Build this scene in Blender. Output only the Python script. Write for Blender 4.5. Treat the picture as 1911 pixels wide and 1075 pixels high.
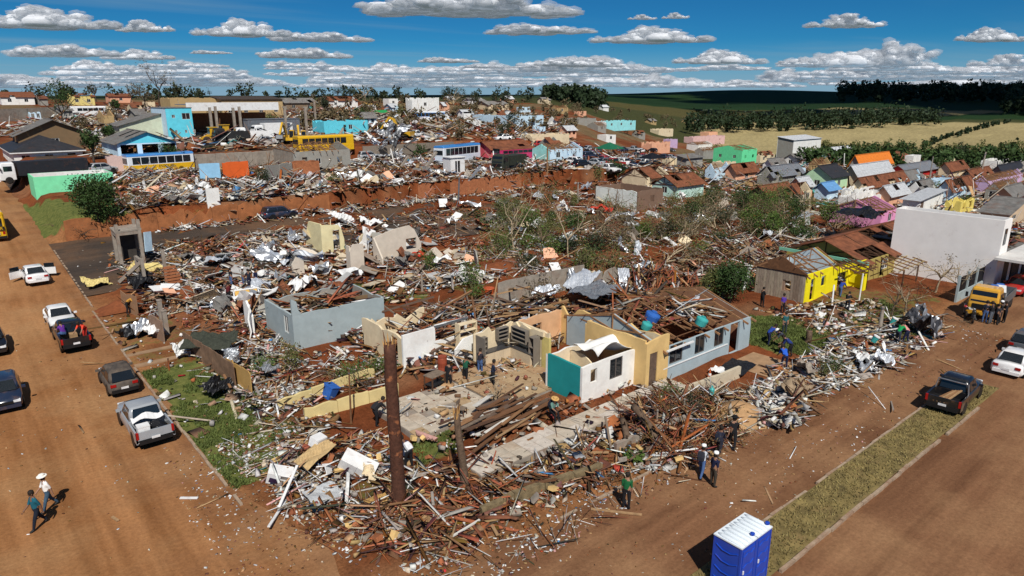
import bpy, bmesh, math, random
import numpy as np
from mathutils import Vector, Matrix, Euler
for _o in list(bpy.data.objects): bpy.data.objects.remove(_o)
S = bpy.context.scene; C = S.collection
R = math.radians; PI = math.pi
random.seed(7); np.random.seed(7)
U = random.uniform
# ------------------------------------------------------------------ camera, sky, sun, exposure
# The street grid is the world grid: x runs along the cross street, y along the side street.
HEAD, PIT, FPX, CAMH = R(40), R(15.75), 1274.0, 17.5
cam_d = bpy.data.cameras.new('camera'); cam = bpy.data.objects.new('camera', cam_d); C.objects.link(cam); S.camera = cam
cam_d.sensor_width = 36; cam_d.lens = 36 * FPX / 1911; cam_d.clip_start = 0.5; cam_d.clip_end = 200000
cam.location = (0, 0, CAMH); cam.rotation_euler = (R(90) - PIT, 0, -HEAD)
SUN_EL, SHADOW_AZ = R(48), R(9.6)          # shadows run away from the camera, a little to its left
sx, sy = -math.sin(SHADOW_AZ), math.cos(SHADOW_AZ)                       # in camera frame (right, forward)
def c2w(x, y): return (x * math.cos(HEAD) + y * math.sin(HEAD), -x * math.sin(HEAD) + y * math.cos(HEAD))
def w2c(a, b): return (a * math.cos(HEAD) - b * math.sin(HEAD), a * math.sin(HEAD) + b * math.cos(HEAD))
SH = c2w(sx, sy)                           # shadow direction on the ground
SUNV = Vector((-SH[0] * math.cos(SUN_EL), -SH[1] * math.cos(SUN_EL), math.sin(SUN_EL)))
W = bpy.data.worlds.new('World'); S.world = W; W.use_nodes = True
nt = W.node_tree; nt.nodes.clear(); N = nt.nodes.new; K = nt.links.new
sky = N('ShaderNodeTexSky'); sky.sky_type = 'NISHITA'; sky.sun_disc = False
sky.sun_elevation = SUN_EL; sky.sun_rotation = math.atan2(SUNV.x, SUNV.y)
sky.altitude = 1500; sky.air_density = 0.8; sky.dust_density = 0.0; sky.ozone_density = 4.0
hsv = N('ShaderNodeHueSaturation'); hsv.inputs['Saturation'].default_value = 1.1; hsv.inputs['Value'].default_value = 1.0; K(sky.outputs[0], hsv.inputs['Color'])
tint = N('ShaderNodeMixRGB'); tint.blend_type = 'MULTIPLY'; tint.inputs[0].default_value = 1; tint.inputs[2].default_value = (.13, .58, .80, 1); K(hsv.outputs[0], tint.inputs[1])
tc = N('ShaderNodeTexCoord'); sep = N('ShaderNodeSeparateXYZ'); K(tc.outputs['Generated'], sep.inputs[0])
def mth(op, a, b=None, c=None):
    m = N('ShaderNodeMath'); m.operation = op
    for i, v in enumerate((a, b, c)):
        if v is None: continue
        if isinstance(v, (int, float)): m.inputs[i].default_value = v
        else: K(v, m.inputs[i])
    return m.outputs[0]
def rampv(src, lo, hi):
    r = N('ShaderNodeMapRange'); r.interpolation_type = 'SMOOTHSTEP'; K(src, r.inputs[0])
    for i, v in ((1, lo), (2, hi)):
        if isinstance(v, (int, float)): r.inputs[i].default_value = v
        else: K(v, r.inputs[i])
    return r.outputs[0]
def mixc(f, a, b):
    m = N('ShaderNodeMixRGB')
    for i, v in ((0, f), (1, a), (2, b)):
        if isinstance(v, tuple): m.inputs[i].default_value = (*v, 1)
        elif isinstance(v, (int, float)): m.inputs[i].default_value = v
        else: K(v, m.inputs[i])
    return m.outputs[0]
zc = mth('MAXIMUM', sep.outputs[2], .006)
dv = N('ShaderNodeVectorMath'); dv.operation = 'DIVIDE'; K(tc.outputs['Generated'], dv.inputs[0]); cz = N('ShaderNodeCombineXYZ'); [K(zc, cz.inputs[i]) for i in range(3)]; K(cz.outputs[0], dv.inputs[1])
# high thin veil
mp = N('ShaderNodeMapping'); mp.inputs['Scale'].default_value = (.1, .34, 0); mp.inputs['Rotation'].default_value = (0, 0, R(58)); K(dv.outputs[0], mp.inputs[0])
nz = N('ShaderNodeTexNoise'); nz.inputs['Scale'].default_value = 1; nz.inputs['Detail'].default_value = 6; nz.inputs['Distortion'].default_value = .5; K(mp.outputs[0], nz.inputs['Vector'])
col_ = mixc(mth('MULTIPLY', rampv(nz.outputs[0], .48, .78), .42), tint.outputs[0], (3.0, 4.9, 6.4))
col_ = mixc(rampv(sep.outputs[2], -.005, .075), (3.3, 5.5, 7.3), col_)          # pale air low over the horizon
W.cycles.sampling_method = 'MANUAL'; W.cycles.sample_map_resolution = 256
bg = N('ShaderNodeBackground'); bg.inputs[1].default_value = 0.069; K(col_, bg.inputs[0])
wo = N('ShaderNodeOutputWorld'); K(bg.outputs[0], wo.inputs[0])
sl = bpy.data.lights.new('sun', 'SUN'); sl.energy = 4.8; sl.angle = R(0.53); sl.color = (1, .955, .88)
so = bpy.data.objects.new('sun', sl); C.objects.link(so); so.rotation_euler = SUNV.to_track_quat('Z', 'Y').to_euler(); so.location = (0, 0, 60)
S.view_settings.view_transform = 'Standard'; S.view_settings.look = 'None'; S.view_settings.gamma = 1
S.view_settings.exposure = 0.0; S.view_settings.use_curve_mapping = False
S.render.engine = 'CYCLES'; S.cycles.max_bounces = 5; S.cycles.transparent_max_bounces = 20; S.cycles.diffuse_bounces = 3
S.render.resolution_x = 1024; S.render.resolution_y = 576

# ------------------------------------------------------------------ terrain height and pixel-to-ground
def sm(e0, e1, x):
    t = np.clip((x - e0) / (e1 - e0), 0, 1); return t * t * (3 - 2 * t)
TB = ([-100, 40, 60, 72, 85.95, 86.05, 110, 119, 119.4, 150, 200, 300, 500, 1000, 3000, 20000], [0, 0, .6, 1.5, 2.5, 5.0, 5.4, 5.6, 8.2, 9.2, 11.2, 14.6, 15.8, 13.5, 12, 4])
TL = ([-100, 40, 60, 72, 90, 110, 150, 200, 300, 500, 1000, 3000, 20000], [0, 0, .6, 1.4, 2.7, 4, 5.6, 9.5, 14.6, 15.8, 13.5, 12, 4])
TR_ = ([0, 100, 150, 190, 230, 280, 330, 400, 520, 600, 700, 1000, 1300, 1600, 2500, 6000, 20000], [0, 0, .5, -1.5, -4.5, -8, -9.8, -8.6, -4, -2.5, 2, 14, 22.5, 25, 20, 8, 0])
def h(a, b):
    a = np.asarray(a, float); b = np.asarray(b, float)
    x = a * math.cos(HEAD) - b * math.sin(HEAD); y = a * math.sin(HEAD) + b * math.cos(HEAD)
    w1 = sm(8.4, 10.5, a) * (1 - sm(95, 135, a))
    hl = np.interp(b, *TL) * (1 - w1) + np.interp(b, *TB) * w1
    hr = np.interp(y, *TR_)
    yy = np.maximum(y, 1); hr = hr + sm(850, 1300, y) * (1 - sm(1500, 2600, y)) * (6.5 * np.exp(-((x / yy - .34) / .13) ** 2) - 2)
    w = sm(.03, .30, x / yy) * sm(90, 190, y)
    z = hl * (1 - w) + hr * w
    z = z + sm(500, 1500, y) * 6 * np.sin(x / 700 + 1.3) * np.sin(y / 900) * (1 - w)
    return z
def hz(a, b): return float(h(a, b))
def ray(px, py):
    dx = (px - 955.5) / FPX; dy = -(py - 537.5) / FPX
    y = math.cos(PIT) + dy * math.sin(PIT); z = -math.sin(PIT) + dy * math.cos(PIT)
    a, b = c2w(dx, y); return a, b, z
TS = 12.0 * 1.012 ** np.arange(490)
def at(px, py, dz=0.0):
    """world point where the ground (raised by dz) is seen at a photo pixel"""
    a, b, z = ray(px, py); ts = TS
    for _ in range(3):
        hit = CAMH + z * ts <= h(a * ts, b * ts) + dz; k = int(np.argmax(hit)) if hit.any() else len(ts) - 1
        ts = np.linspace(ts[max(k - 1, 0)], ts[k], 60)
    t = float(ts[-1]); return Vector((a * t, b * t, CAMH + z * t))
def atd(px, py, t):
    a, b, z = ray(px, py); return Vector((a * t, b * t, CAMH + z * t))
def mpp(p):                                        # metres per photo pixel at a point
    x, y = w2c(p.x, p.y); return (y * math.cos(PIT) + (CAMH - p.z) * math.sin(PIT)) / FPX

# ------------------------------------------------------------------ mesh and object helpers
class MB:
    def __init__(s): s.v = []; s.f = []; s.m = []
    def add(s, vs, fs, m=0):
        n = len(s.v); s.v += [tuple(v) for v in vs]; s.f += [tuple(i + n for i in f) for f in fs]; s.m += [m] * len(fs); return s
    def hexa(s, p, m=0, min_=None):                # p: bottom 4 (ccw), top 4
        fs = [(3, 2, 1, 0), (4, 5, 6, 7), (0, 1, 5, 4), (1, 2, 6, 5), (2, 3, 7, 6), (3, 0, 4, 7)]
        s.add(p, fs, m)
        if min_ is not None: s.m[-2] = min_        # the face 2-3-7-6 is the inner one
        return s
    def box(s, c, d, rz=0, m=0, rot=None):
        x, y, z = d[0] / 2, d[1] / 2, d[2] / 2
        p = [(-x, -y, -z), (x, -y, -z), (x, y, -z), (-x, y, -z), (-x, -y, z), (x, -y, z), (x, y, z), (-x, y, z)]
        Mx = rot.to_matrix() if rot is not None else Matrix.Rotation(rz, 3, 'Z')
        c = Vector(c); return s.hexa([c + Mx @ Vector(q) for q in p], m)
    def bar(s, p, q, w, t=None, m=0, up=(0, 0, 1)):
        p = Vector(p); q = Vector(q); d = (q - p).normalized(); u = Vector(up)
        if abs(d.dot(u)) > .98: u = Vector((1, 0, 0))
        sd = d.cross(u).normalized(); u = sd.cross(d); t = t or w
        k = [(-1, -1), (1, -1), (1, 1), (-1, 1)]
        return s.hexa([p + sd * (i * w / 2) + u * (j * t / 2) for i, j in k] + [q + sd * (i * w / 2) + u * (j * t / 2) for i, j in k], m)
    def tube(s, pts, rad, n=6, m=0, cap=True):
        pts = [Vector(p) for p in pts]; rad = rad if hasattr(rad, '__len__') else [rad] * len(pts); vs = []
        ref = None
        for i, p in enumerate(pts):
            d = (pts[min(i + 1, len(pts) - 1)] - pts[max(i - 1, 0)]).normalized()
            if ref is None: ref = Vector((1, 0, 0)) if abs(d.x) < .8 else Vector((0, 1, 0))
            e = (ref - d * ref.dot(d)).normalized(); g = d.cross(e); ref = e
            vs += [p + (e * math.cos(2 * PI * k / n) + g * math.sin(2 * PI * k / n)) * rad[i] for k in range(n)]
        fs = [(i * n + k, i * n + (k + 1) % n, (i + 1) * n + (k + 1) % n, (i + 1) * n + k) for i in range(len(pts) - 1) for k in range(n)]
        if cap: fs += [tuple(range(n))[::-1], tuple((len(pts) - 1) * n + k for k in range(n))]
        return s.add(vs, fs, m)
    def lathe(s, prof, c=(0, 0, 0), n=12, m=0, ax='z'):
        vs = []
        for r, z in prof:
            for k in range(n):
                x, y = r * math.cos(2 * PI * k / n), r * math.sin(2 * PI * k / n)
                v = (x, y, z) if ax == 'z' else ((x, z, y) if ax == 'y' else (z, x, y)); vs.append((v[0] + c[0], v[1] + c[1], v[2] + c[2]))
        fs = [(i * n + k, i * n + (k + 1) % n, (i + 1) * n + (k + 1) % n, (i + 1) * n + k) for i in range(len(prof) - 1) for k in range(n)]
        fs += [tuple(range(n))[::-1], tuple((len(prof) - 1) * n + k for k in range(n))]
        if ax == 'y': fs = [f[::-1] for f in fs]
        return s.add(vs, fs, m)
    def prism(s, poly, f0, f1, m=0):               # poly: list of 2D; f0/f1 map 2D -> 3D for the two faces
        n = len(poly); vs = [f0(*p) for p in poly] + [f1(*p) for p in poly]
        return s.add(vs, [tuple(range(n))[::-1], tuple(range(n, 2 * n))] + [(i, (i + 1) % n, n + (i + 1) % n, n + i) for i in range(n)], m)
    def loft(s, rings, m=0, cap=True, close=True):
        n = len(rings[0]); vs = [p for r in rings for p in r]; e = n if close else n - 1
        fs = [(i * n + k, i * n + (k + 1) % n, (i + 1) * n + (k + 1) % n, (i + 1) * n + k) for i in range(len(rings) - 1) for k in range(e)]
        if cap: fs += [tuple(range(n))[::-1], tuple((len(rings) - 1) * n + k for k in range(n))]
        return s.add(vs, fs, m)
    def grid(s, fn, nu, nv, m=0, th=0):
        vs = [fn(i / nu, j / nv) for j in range(nv + 1) for i in range(nu + 1)]
        fs = [(j * (nu + 1) + i, j * (nu + 1) + i + 1, (j + 1) * (nu + 1) + i + 1, (j + 1) * (nu + 1) + i) for j in range(nv) for i in range(nu)]
        return s.add(vs, fs, m)
    def mesh(s, name, mats, smooth=False):
        me = bpy.data.meshes.new(name); me.from_pydata([tuple(v) for v in s.v], [], s.f)
        for q in mats: me.materials.append(q)
        if len(mats) > 1: me.polygons.foreach_set('material_index', s.m)
        if smooth: me.polygons.foreach_set('use_smooth', [True] * len(s.f))
        me.update(); return me
def tag(o, label=None, cat=None, group=None, kind=None):
    if label: o['label'] = label
    if cat: o['category'] = cat
    if group: o['group'] = group
    if kind: o['kind'] = kind
    return o
def link(name, data, parent=None, loc=(0, 0, 0), rot=(0, 0, 0)):
    o = bpy.data.objects.new(name, data); C.objects.link(o); o.parent = parent; o.location = loc; o.rotation_euler = rot; return o
def obj(name, mb, mats, parent=None, loc=(0, 0, 0), rot=(0, 0, 0), smooth=False):
    if not isinstance(mats, (list, tuple)): mats = [mats]
    return link(name, mb.mesh(name, mats, smooth), parent, loc, rot)
def thing(name, label, cat, loc=(0, 0, 0), rz=0, group=None):
    o = link(name, None, None, loc, (0, 0, rz)); o.empty_display_size = .3; return tag(o, label, cat, group)
def copy_tree(o, parent=None):
    c = o.copy(); C.objects.link(c); c.parent = parent
    for ch in list(o.children): copy_tree(ch, c)
    return c
def solid(o, th, off=0):
    m = o.modifiers.new('t', 'SOLIDIFY'); m.thickness = th; m.offset = off; return o

# ------------------------------------------------------------------ materials
MATS = {}
def lin(c):
    return tuple(((v / 255) / 12.92 if v / 255 <= .04045 else ((v / 255 + .055) / 1.055) ** 2.4) for v in c)
def pm(name, col, rough=.8, var=.22, scale=2.5, bump=.15, metal=0, spec=.3, dirt=0, dcol=(.23, .085, .035), wave=None, coat=0, attr=None, alpha=None):
    if name in MATS: return MATS[name]
    m = bpy.data.materials.new(name); m.use_nodes = True; t = m.node_tree; nd = t.nodes; b = nd['Principled BSDF']; L = t.links.new
    def n(k): return nd.new('ShaderNode' + k)
    co = n('TexCoord'); oi = n('ObjectInfo'); ad = n('VectorMath'); ad.operation = 'ADD'
    sc = n('VectorMath'); sc.operation = 'SCALE'; sc.inputs['Scale'].default_value = 37.0
    cb = n('CombineXYZ'); L(oi.outputs['Random'], cb.inputs[0]); L(oi.outputs['Random'], cb.inputs[1]); L(cb.outputs[0], sc.inputs[0])
    L(co.outputs['Object'], ad.inputs[0]); L(sc.outputs[0], ad.inputs[1]); vec = ad.outputs[0]
    nz = n('TexNoise'); nz.inputs['Scale'].default_value = scale; nz.inputs['Detail'].default_value = 5; nz.inputs['Roughness'].default_value = .65; L(vec, nz.inputs['Vector'])
    r = n('ValToRGB'); r.color_ramp.elements[0].position = .3; r.color_ramp.elements[1].position = .7
    lo = 1 - var; hi = 1 + var * .6
    r.color_ramp.elements[0].color = (lo, lo, lo, 1); r.color_ramp.elements[1].color = (hi, hi, hi, 1); L(nz.outputs[0], r.inputs[0])
    mu = n('MixRGB'); mu.blend_type = 'MULTIPLY'; mu.inputs[0].default_value = 1; L(r.outputs[0], mu.inputs[2])
    if attr:
        at_ = n('Attribute'); at_.attribute_name = attr; L(at_.outputs['Color'], mu.inputs[1])
    else: mu.inputs[1].default_value = (*col[:3], 1)
    out = mu.outputs[0]
    if dirt > 0:
        n2 = n('TexNoise'); n2.inputs['Scale'].default_value = scale * .45; n2.inputs['Detail'].default_value = 5; n2.inputs['Roughness'].default_value = .72; L(vec, n2.inputs['Vector'])
        r2 = n('ValToRGB'); r2.color_ramp.elements[0].position = .62 - dirt * .3; r2.color_ramp.elements[1].position = .86 - dirt * .2
        r2.color_ramp.elements[0].color = (0, 0, 0, 1); q = min(1, .35 + dirt * .6); r2.color_ramp.elements[1].color = (q, q, q, 1); L(n2.outputs[0], r2.inputs[0])
        m2 = n('MixRGB'); m2.inputs[2].default_value = (*dcol, 1); L(r2.outputs[0], m2.inputs[0]); L(out, m2.inputs[1]); out = m2.outputs[0]
    L(out, b.inputs['Base Color'])
    b.inputs['Roughness'].default_value = rough; b.inputs['Metallic'].default_value = metal; b.inputs['Specular IOR Level'].default_value = spec
    if coat: b.inputs['Coat Weight'].default_value = coat; b.inputs['Coat Roughness'].default_value = .08
    hgt = nz.outputs[0]
    if wave:
        wv = n('TexWave'); wv.bands_direction = wave[0]; wv.inputs['Scale'].default_value = wave[1]; wv.inputs['Distortion'].default_value = wave[2] if len(wave) > 2 else 0
        L(co.outputs['Object'], wv.inputs['Vector']); bp = n('Bump'); bp.inputs['Strength'].default_value = .7; bp.inputs['Distance'].default_value = .05; L(wv.outputs[0], bp.inputs['Height']); L(bp.outputs[0], b.inputs['Normal'])
    elif bump:
        bp = n('Bump'); bp.inputs['Strength'].default_value = bump; bp.inputs['Distance'].default_value = .05; L(hgt, bp.inputs['Height']); L(bp.outputs[0], b.inputs['Normal'])
    MATS[name] = m; return m
def paint(name, srgb, dirt=.48, **k):              # wall paint given as the sRGB colour it shows
    c = lin(srgb); return pm('paint_' + name, c, rough=.85, var=.12, scale=1.3, bump=.08, dirt=dirt, dcol=tuple(v * .55 + d * .45 for v, d in zip(c, (.21, .09, .04))), **k)
WOOD = [pm('wood_%d' % i, c, var=.35, scale=4, bump=.3, rough=.85) for i, c in enumerate([(.16, .075, .035), (.27, .14, .065), (.1, .05, .028), (.36, .22, .11), (.2, .15, .11), (.13, .085, .06)])]
GLASS = pm('dark_glass', (.012, .016, .02), rough=.06, var=.1, bump=0, spec=.6)
BLACK = pm('black_plastic', (.012, .012, .013), rough=.5, bump=0)
CONC = pm('concrete', (.3, .26, .215), var=.3, scale=1.6, bump=.3, dirt=.4)
GALV = pm('galvanised_sheet', (.62, .64, .66), rough=.34, metal=.75, var=.25, scale=2, bump=.25, dirt=.12)
STEEL = pm('grey_steel', (.2, .21, .22), rough=.5, metal=.6, dirt=.2)
WHITE = pm('white_paint', (.74, .74, .73), rough=.6, var=.12, bump=.08, dirt=.22)
FIBRO = pm('fibre_cement', (.24, .23, .215), var=.35, scale=1.2, wave=('X', 9), dirt=.35)
TILE = pm('clay_tile', (.2, .07, .032), var=.5, scale=1.4, bump=.5, dirt=.3, dcol=(.09, .045, .03))
BRICK = pm('raw_brick', (.36, .13, .055), var=.3, scale=3, bump=.4, dirt=.3)
EARTH = pm('earth_wall', (.34, .125, .045), var=.35, scale=1.1, bump=.5, dirt=.3)
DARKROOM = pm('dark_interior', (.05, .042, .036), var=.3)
# ------------------------------------------------------------------ ground, roads, fields
def vnoise(x, y, s=1.0, seed=0):                   # smooth pseudo noise 0..1 (numpy)
    x = np.asarray(x, float) / s + seed * 17.3; y = np.asarray(y, float) / s - seed * 9.1
    xi = np.floor(x); yi = np.floor(y); fx = x - xi; fy = y - yi
    def hs(i, j): v = np.sin(i * 127.1 + j * 311.7 + seed * 74.7) * 43758.5453; return v - np.floor(v)
    fx = fx * fx * (3 - 2 * fx); fy = fy * fy * (3 - 2 * fy)
    return (hs(xi, yi) * (1 - fx) + hs(xi + 1, yi) * fx) * (1 - fy) + (hs(xi, yi + 1) * (1 - fx) + hs(xi + 1, yi + 1) * fx) * fy
def fbm(x, y, s, seed=0): return .5 * vnoise(x, y, s, seed) + .3 * vnoise(x, y, s / 2.1, seed + 3) + .2 * vnoise(x, y, s / 4.3, seed + 5)
def inpoly(a, b, poly):
    a = np.asarray(a, float); b = np.asarray(b, float); r = np.zeros(a.shape, bool); n = len(poly)
    for i in range(n):
        x0, y0 = poly[i]; x1, y1 = poly[(i + 1) % n]
        with np.errstate(divide='ignore', invalid='ignore'):
            c = ((y0 > b) != (y1 > b)) & (a < (x1 - x0) * (b - y0) / (y1 - y0 + 1e-12) + x0)
        r ^= c
    return r
def ppoly(*pts): return [tuple(at(*p)[:2]) for p in pts]
def spaced(lo, n0, n1, st, hi):
    core = list(np.arange(n0, n1 + 1e-6, st)); l = []; s = st; x = n0
    while x > lo: s *= 1.16; x -= s; l.append(x)
    r = []; s = st; x = n1
    while x < hi: s *= 1.045 if x < 1500 else 1.16; x += s; r.append(x)
    return np.array(l[::-1] + core + r)
def micro(a, b):
    a = np.asarray(a, float); b = np.asarray(b, float); y = a * math.sin(HEAD) + b * math.cos(HEAD)
    return np.where((a > 9) & (b > 19.5) & (y < 190), (fbm(a, b, 5, 1) - .5) * .5 + (vnoise(a, b, 2, 4) - .5) * .2, 0) * np.clip(np.minimum(a - 9, b - 19.5) / 2, 0, 1) * (1 - sm(160, 190, y))
def gz(a, b): return float(h(a, b) + micro(a, b))
def on(px, py): p = at(px, py); p.z = gz(p.x, p.y); return p
GA = spaced(-22000, -34, 120, 1.0, 22000); GB = spaced(-22000, 4, 160, 1.0, 22000)
GB = np.sort(np.concatenate([GB[np.abs(GB - 86) > .3], [85.95, 86.05, 119.0, 119.4]]))
AA, BB = np.meshgrid(GA, GB); ZZ = h(AA, BB)
XC = AA * math.cos(HEAD) - BB * math.sin(HEAD); YC = AA * math.sin(HEAD) + BB * math.cos(HEAD)
plot = (AA > 9) & (BB > 19.5)
near = plot & (YC < 190)
ZZ = ZZ + micro(AA, BB)
ZZ = np.where(near | (YC > 190), ZZ, ZZ - .04)
# zone colours (what the ground is), grass amount separately
col = np.zeros(AA.shape + (3,)); col[:] = (.175, .052, .019)
mixn = fbm(AA, BB, 14, 2)[..., None]; col = col * (.75 + .5 * mixn)
tan = sm(.5, .7, fbm(AA, BB, 6, 9))[..., None]; col = col * (1 - tan * .55) + np.array((.25, .14, .075)) * tan * .55
gr = np.zeros(AA.shape)
ed = np.clip(1 - (np.minimum(AA - 7.5, BB - 17.8) + (fbm(AA, BB, 2.5, 4) - .5) * 3) / 3.6, 0, 1)[..., None] * ((YC < 75) & (AA > 0))[..., None]; col = col * (1 - ed) + np.array((.3, .15, .066)) * ed
def gpatch(poly, w, soft=0): gr[inpoly(AA, BB, poly)] = w
gpatch([(8, 30), (12.5, 30), (12.8, 47), (8, 47)], 1.05)
gpatch([(8, 49), (12.5, 49), (12.8, 60), (8, 60)], .55)
gpatch(ppoly((1385, 590), (1470, 590), (1580, 625), (1530, 668), (1400, 645)), 1.2)
gpatch(ppoly((1520, 590), (1640, 560), (1760, 610), (1690, 640), (1600, 620)), .8)
gpatch(ppoly((760, 775), (840, 775), (880, 830), (780, 870)), .8)
gpatch(ppoly((640, 525), (800, 525), (800, 560), (660, 560)), .8)
gpatch(ppoly((0, 372), (110, 372), (250, 395), (230, 420), (120, 425), (0, 430)), 1.1)
gpatch(ppoly((160, 245), (260, 225), (290, 240), (240, 265)), 1)
gr = np.where(near & (gr == 0), sm(.52, .75, fbm(AA, BB, 9, 6)) * .62, gr)
far = sm(170, 260, YC); gr = np.where(YC > 175, np.maximum(gr, .55 + .45 * far), gr)
# fields on the far right slope
XR = XC / np.maximum(YC, 1)
crop = np.array((.013, .034, .01)); straw = np.array((.385, .325, .165)); olive = np.array((.11, .1, .035))
def paintz(mask, c, amt=1.0):
    global col
    m = (mask.astype(float) * amt)[..., None]; col = col * (1 - m) + np.array(c) * m
f0 = (YC > 240 + 130 * (XR < .27))
gr[YC > 190] = .42
paintz((YC > 175) & ~f0 & (fbm(AA, BB, 22, 7) > .5), (.17, .13, .07), .8)
paintz(f0, (.055, .062, .022)); gr[f0] = .0
edge = (fbm(AA, BB, 60, 3) - .5) * 40
rightf = XR > .29 + .0 * XR
paintz((YC > 330 + edge * .5) & (YC < 560) & (XR > .27), straw)
paintz((YC > 330) & (YC < 560) & (XR > .27) & (fbm(XC + YC * .3, YC * 3, 50, 8) > .55), straw * .86)
paintz((YC > 600) & (XR > .1), crop * 1.2)
paintz((YC > 600) & (YC < 720) & (XR > .1) & (XR < .42), olive * .8)
paintz((YC > 600 + (XR - .52) * 500) & (YC < 760 - (XR - .5) * 300) & (XR > .44) & (XR < .72), straw * .75)
paintz((YC > 760) & (XR > .1), crop)
paintz((YC > 600) & (XR <= .1), (.028, .045, .018))
paintz((YC > 900) & (XR > .1) & (XR < .46), (.018, .045, .01))
gm = bpy.data.meshes.new('ground'); nb, na = AA.shape
V = np.stack([AA, BB, ZZ], -1).reshape(-1, 3)
idx = np.arange(na * nb).reshape(nb, na); Fq = np.stack([idx[:-1, :-1], idx[:-1, 1:], idx[1:, 1:], idx[1:, :-1]], -1).reshape(-1, 4)
def np_mesh(me, V, F, attrs=None, smooth=False, mats=()):
    k = F.shape[1]
    me.vertices.add(len(V)); me.vertices.foreach_set('co', np.ascontiguousarray(V, dtype=np.float32).ravel())
    me.loops.add(F.size); me.loops.foreach_set('vertex_index', np.ascontiguousarray(F, dtype=np.int32).ravel())
    me.polygons.add(len(F)); me.polygons.foreach_set('loop_start', np.arange(0, F.size, k, dtype=np.int32)); me.polygons.foreach_set('loop_total', np.full(len(F), k, dtype=np.int32))
    if smooth: me.polygons.foreach_set('use_smooth', np.ones(len(F), dtype=bool))
    me.update(calc_edges=True); me.validate(verbose=False)
    for nm, d in (attrs or {}).items():
        if d.ndim == 2:
            a = me.attributes.new(nm, 'FLOAT_COLOR', 'POINT'); q = np.ones((len(V), 4), np.float32); q[:, :3] = d; a.data.foreach_set('color', q.ravel())
        else:
            a = me.attributes.new(nm, 'FLOAT', 'POINT'); a.data.foreach_set('value', d.astype(np.float32).ravel())
    for m in mats: me.materials.append(m)
    return me
def ground_mat():
    m = bpy.data.materials.new('ground_soil'); m.use_nodes = True; t = m.node_tree; nd = t.nodes; b = nd['Principled BSDF']; L = t.links.new
    def n(k): return nd.new('ShaderNode' + k)
    co = n('TexCoord'); a1 = n('Attribute'); a1.attribute_name = 'Col'; a2 = n('Attribute'); a2.attribute_name = 'grass'
    def noise(s, d=8, r=.65):
        q = n('TexNoise'); q.inputs['Scale'].default_value = s; q.inputs['Detail'].default_value = d; q.inputs['Roughness'].default_value = r; L(co.outputs['Object'], q.inputs['Vector']); return q.outputs[0]
    def ramp(i, p0, p1, c0, c1):
        q = n('ValToRGB'); q.color_ramp.elements[0].position = p0; q.color_ramp.elements[1].position = p1; q.color_ramp.elements[0].color = (*c0, 1); q.color_ramp.elements[1].color = (*c1, 1); L(i, q.inputs[0]); return q.outputs[0]
    n1 = noise(.55); n2 = noise(7, 6, .7)
    v = ramp(n1, .32, .68, (.62, .6, .58), (1.3, 1.27, 1.22)); mu = n('MixRGB'); mu.blend_type = 'MULTIPLY'; mu.inputs[0].default_value = 1; L(a1.outputs['Color'], mu.inputs[1]); L(v, mu.inputs[2])
    v2 = ramp(n2, .35, .7, (.7, .68, .66), (1.25, 1.25, 1.25)); m3 = n('MixRGB'); m3.blend_type = 'MULTIPLY'; m3.inputs[0].default_value = 1; L(mu.outputs[0], m3.inputs[1]); L(v2, m3.inputs[2])
    gcol = ramp(noise(2.3, 9, .7), .3, .72, (.045, .07, .016), (.19, .19, .055))
    ma = n('Math'); ma.operation = 'MULTIPLY_ADD'; L(noise(1.1, 10, .72), ma.inputs[0]); ma.inputs[1].default_value = 1.6; ma.inputs[2].default_value = -1.3
    md = n('Math'); md.operation = 'ADD'; L(ma.outputs[0], md.inputs[0]); L(a2.outputs['Fac'], md.inputs[1])
    fac = ramp(md.outputs[0], .02, .3, (0, 0, 0), (1, 1, 1))
    mx = n('MixRGB'); L(fac, mx.inputs[0]); L(m3.outputs[0], mx.inputs[1]); L(gcol, mx.inputs[2]); L(mx.outputs[0], b.inputs['Base Color'])
    b.inputs['Roughness'].default_value = .95; b.inputs['Specular IOR Level'].default_value = .1
    bp = n('Bump'); bp.inputs['Strength'].default_value = .55; bp.inputs['Distance'].default_value = .12; L(n2, bp.inputs['Height']); L(bp.outputs[0], b.inputs['Normal'])
    return m
GM = ground_mat()
np_mesh(gm, V, Fq, {'Col': col.reshape(-1, 3), 'grass': gr.ravel()}, True, [GM])
tag(link('ground', gm), kind='structure')

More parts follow.
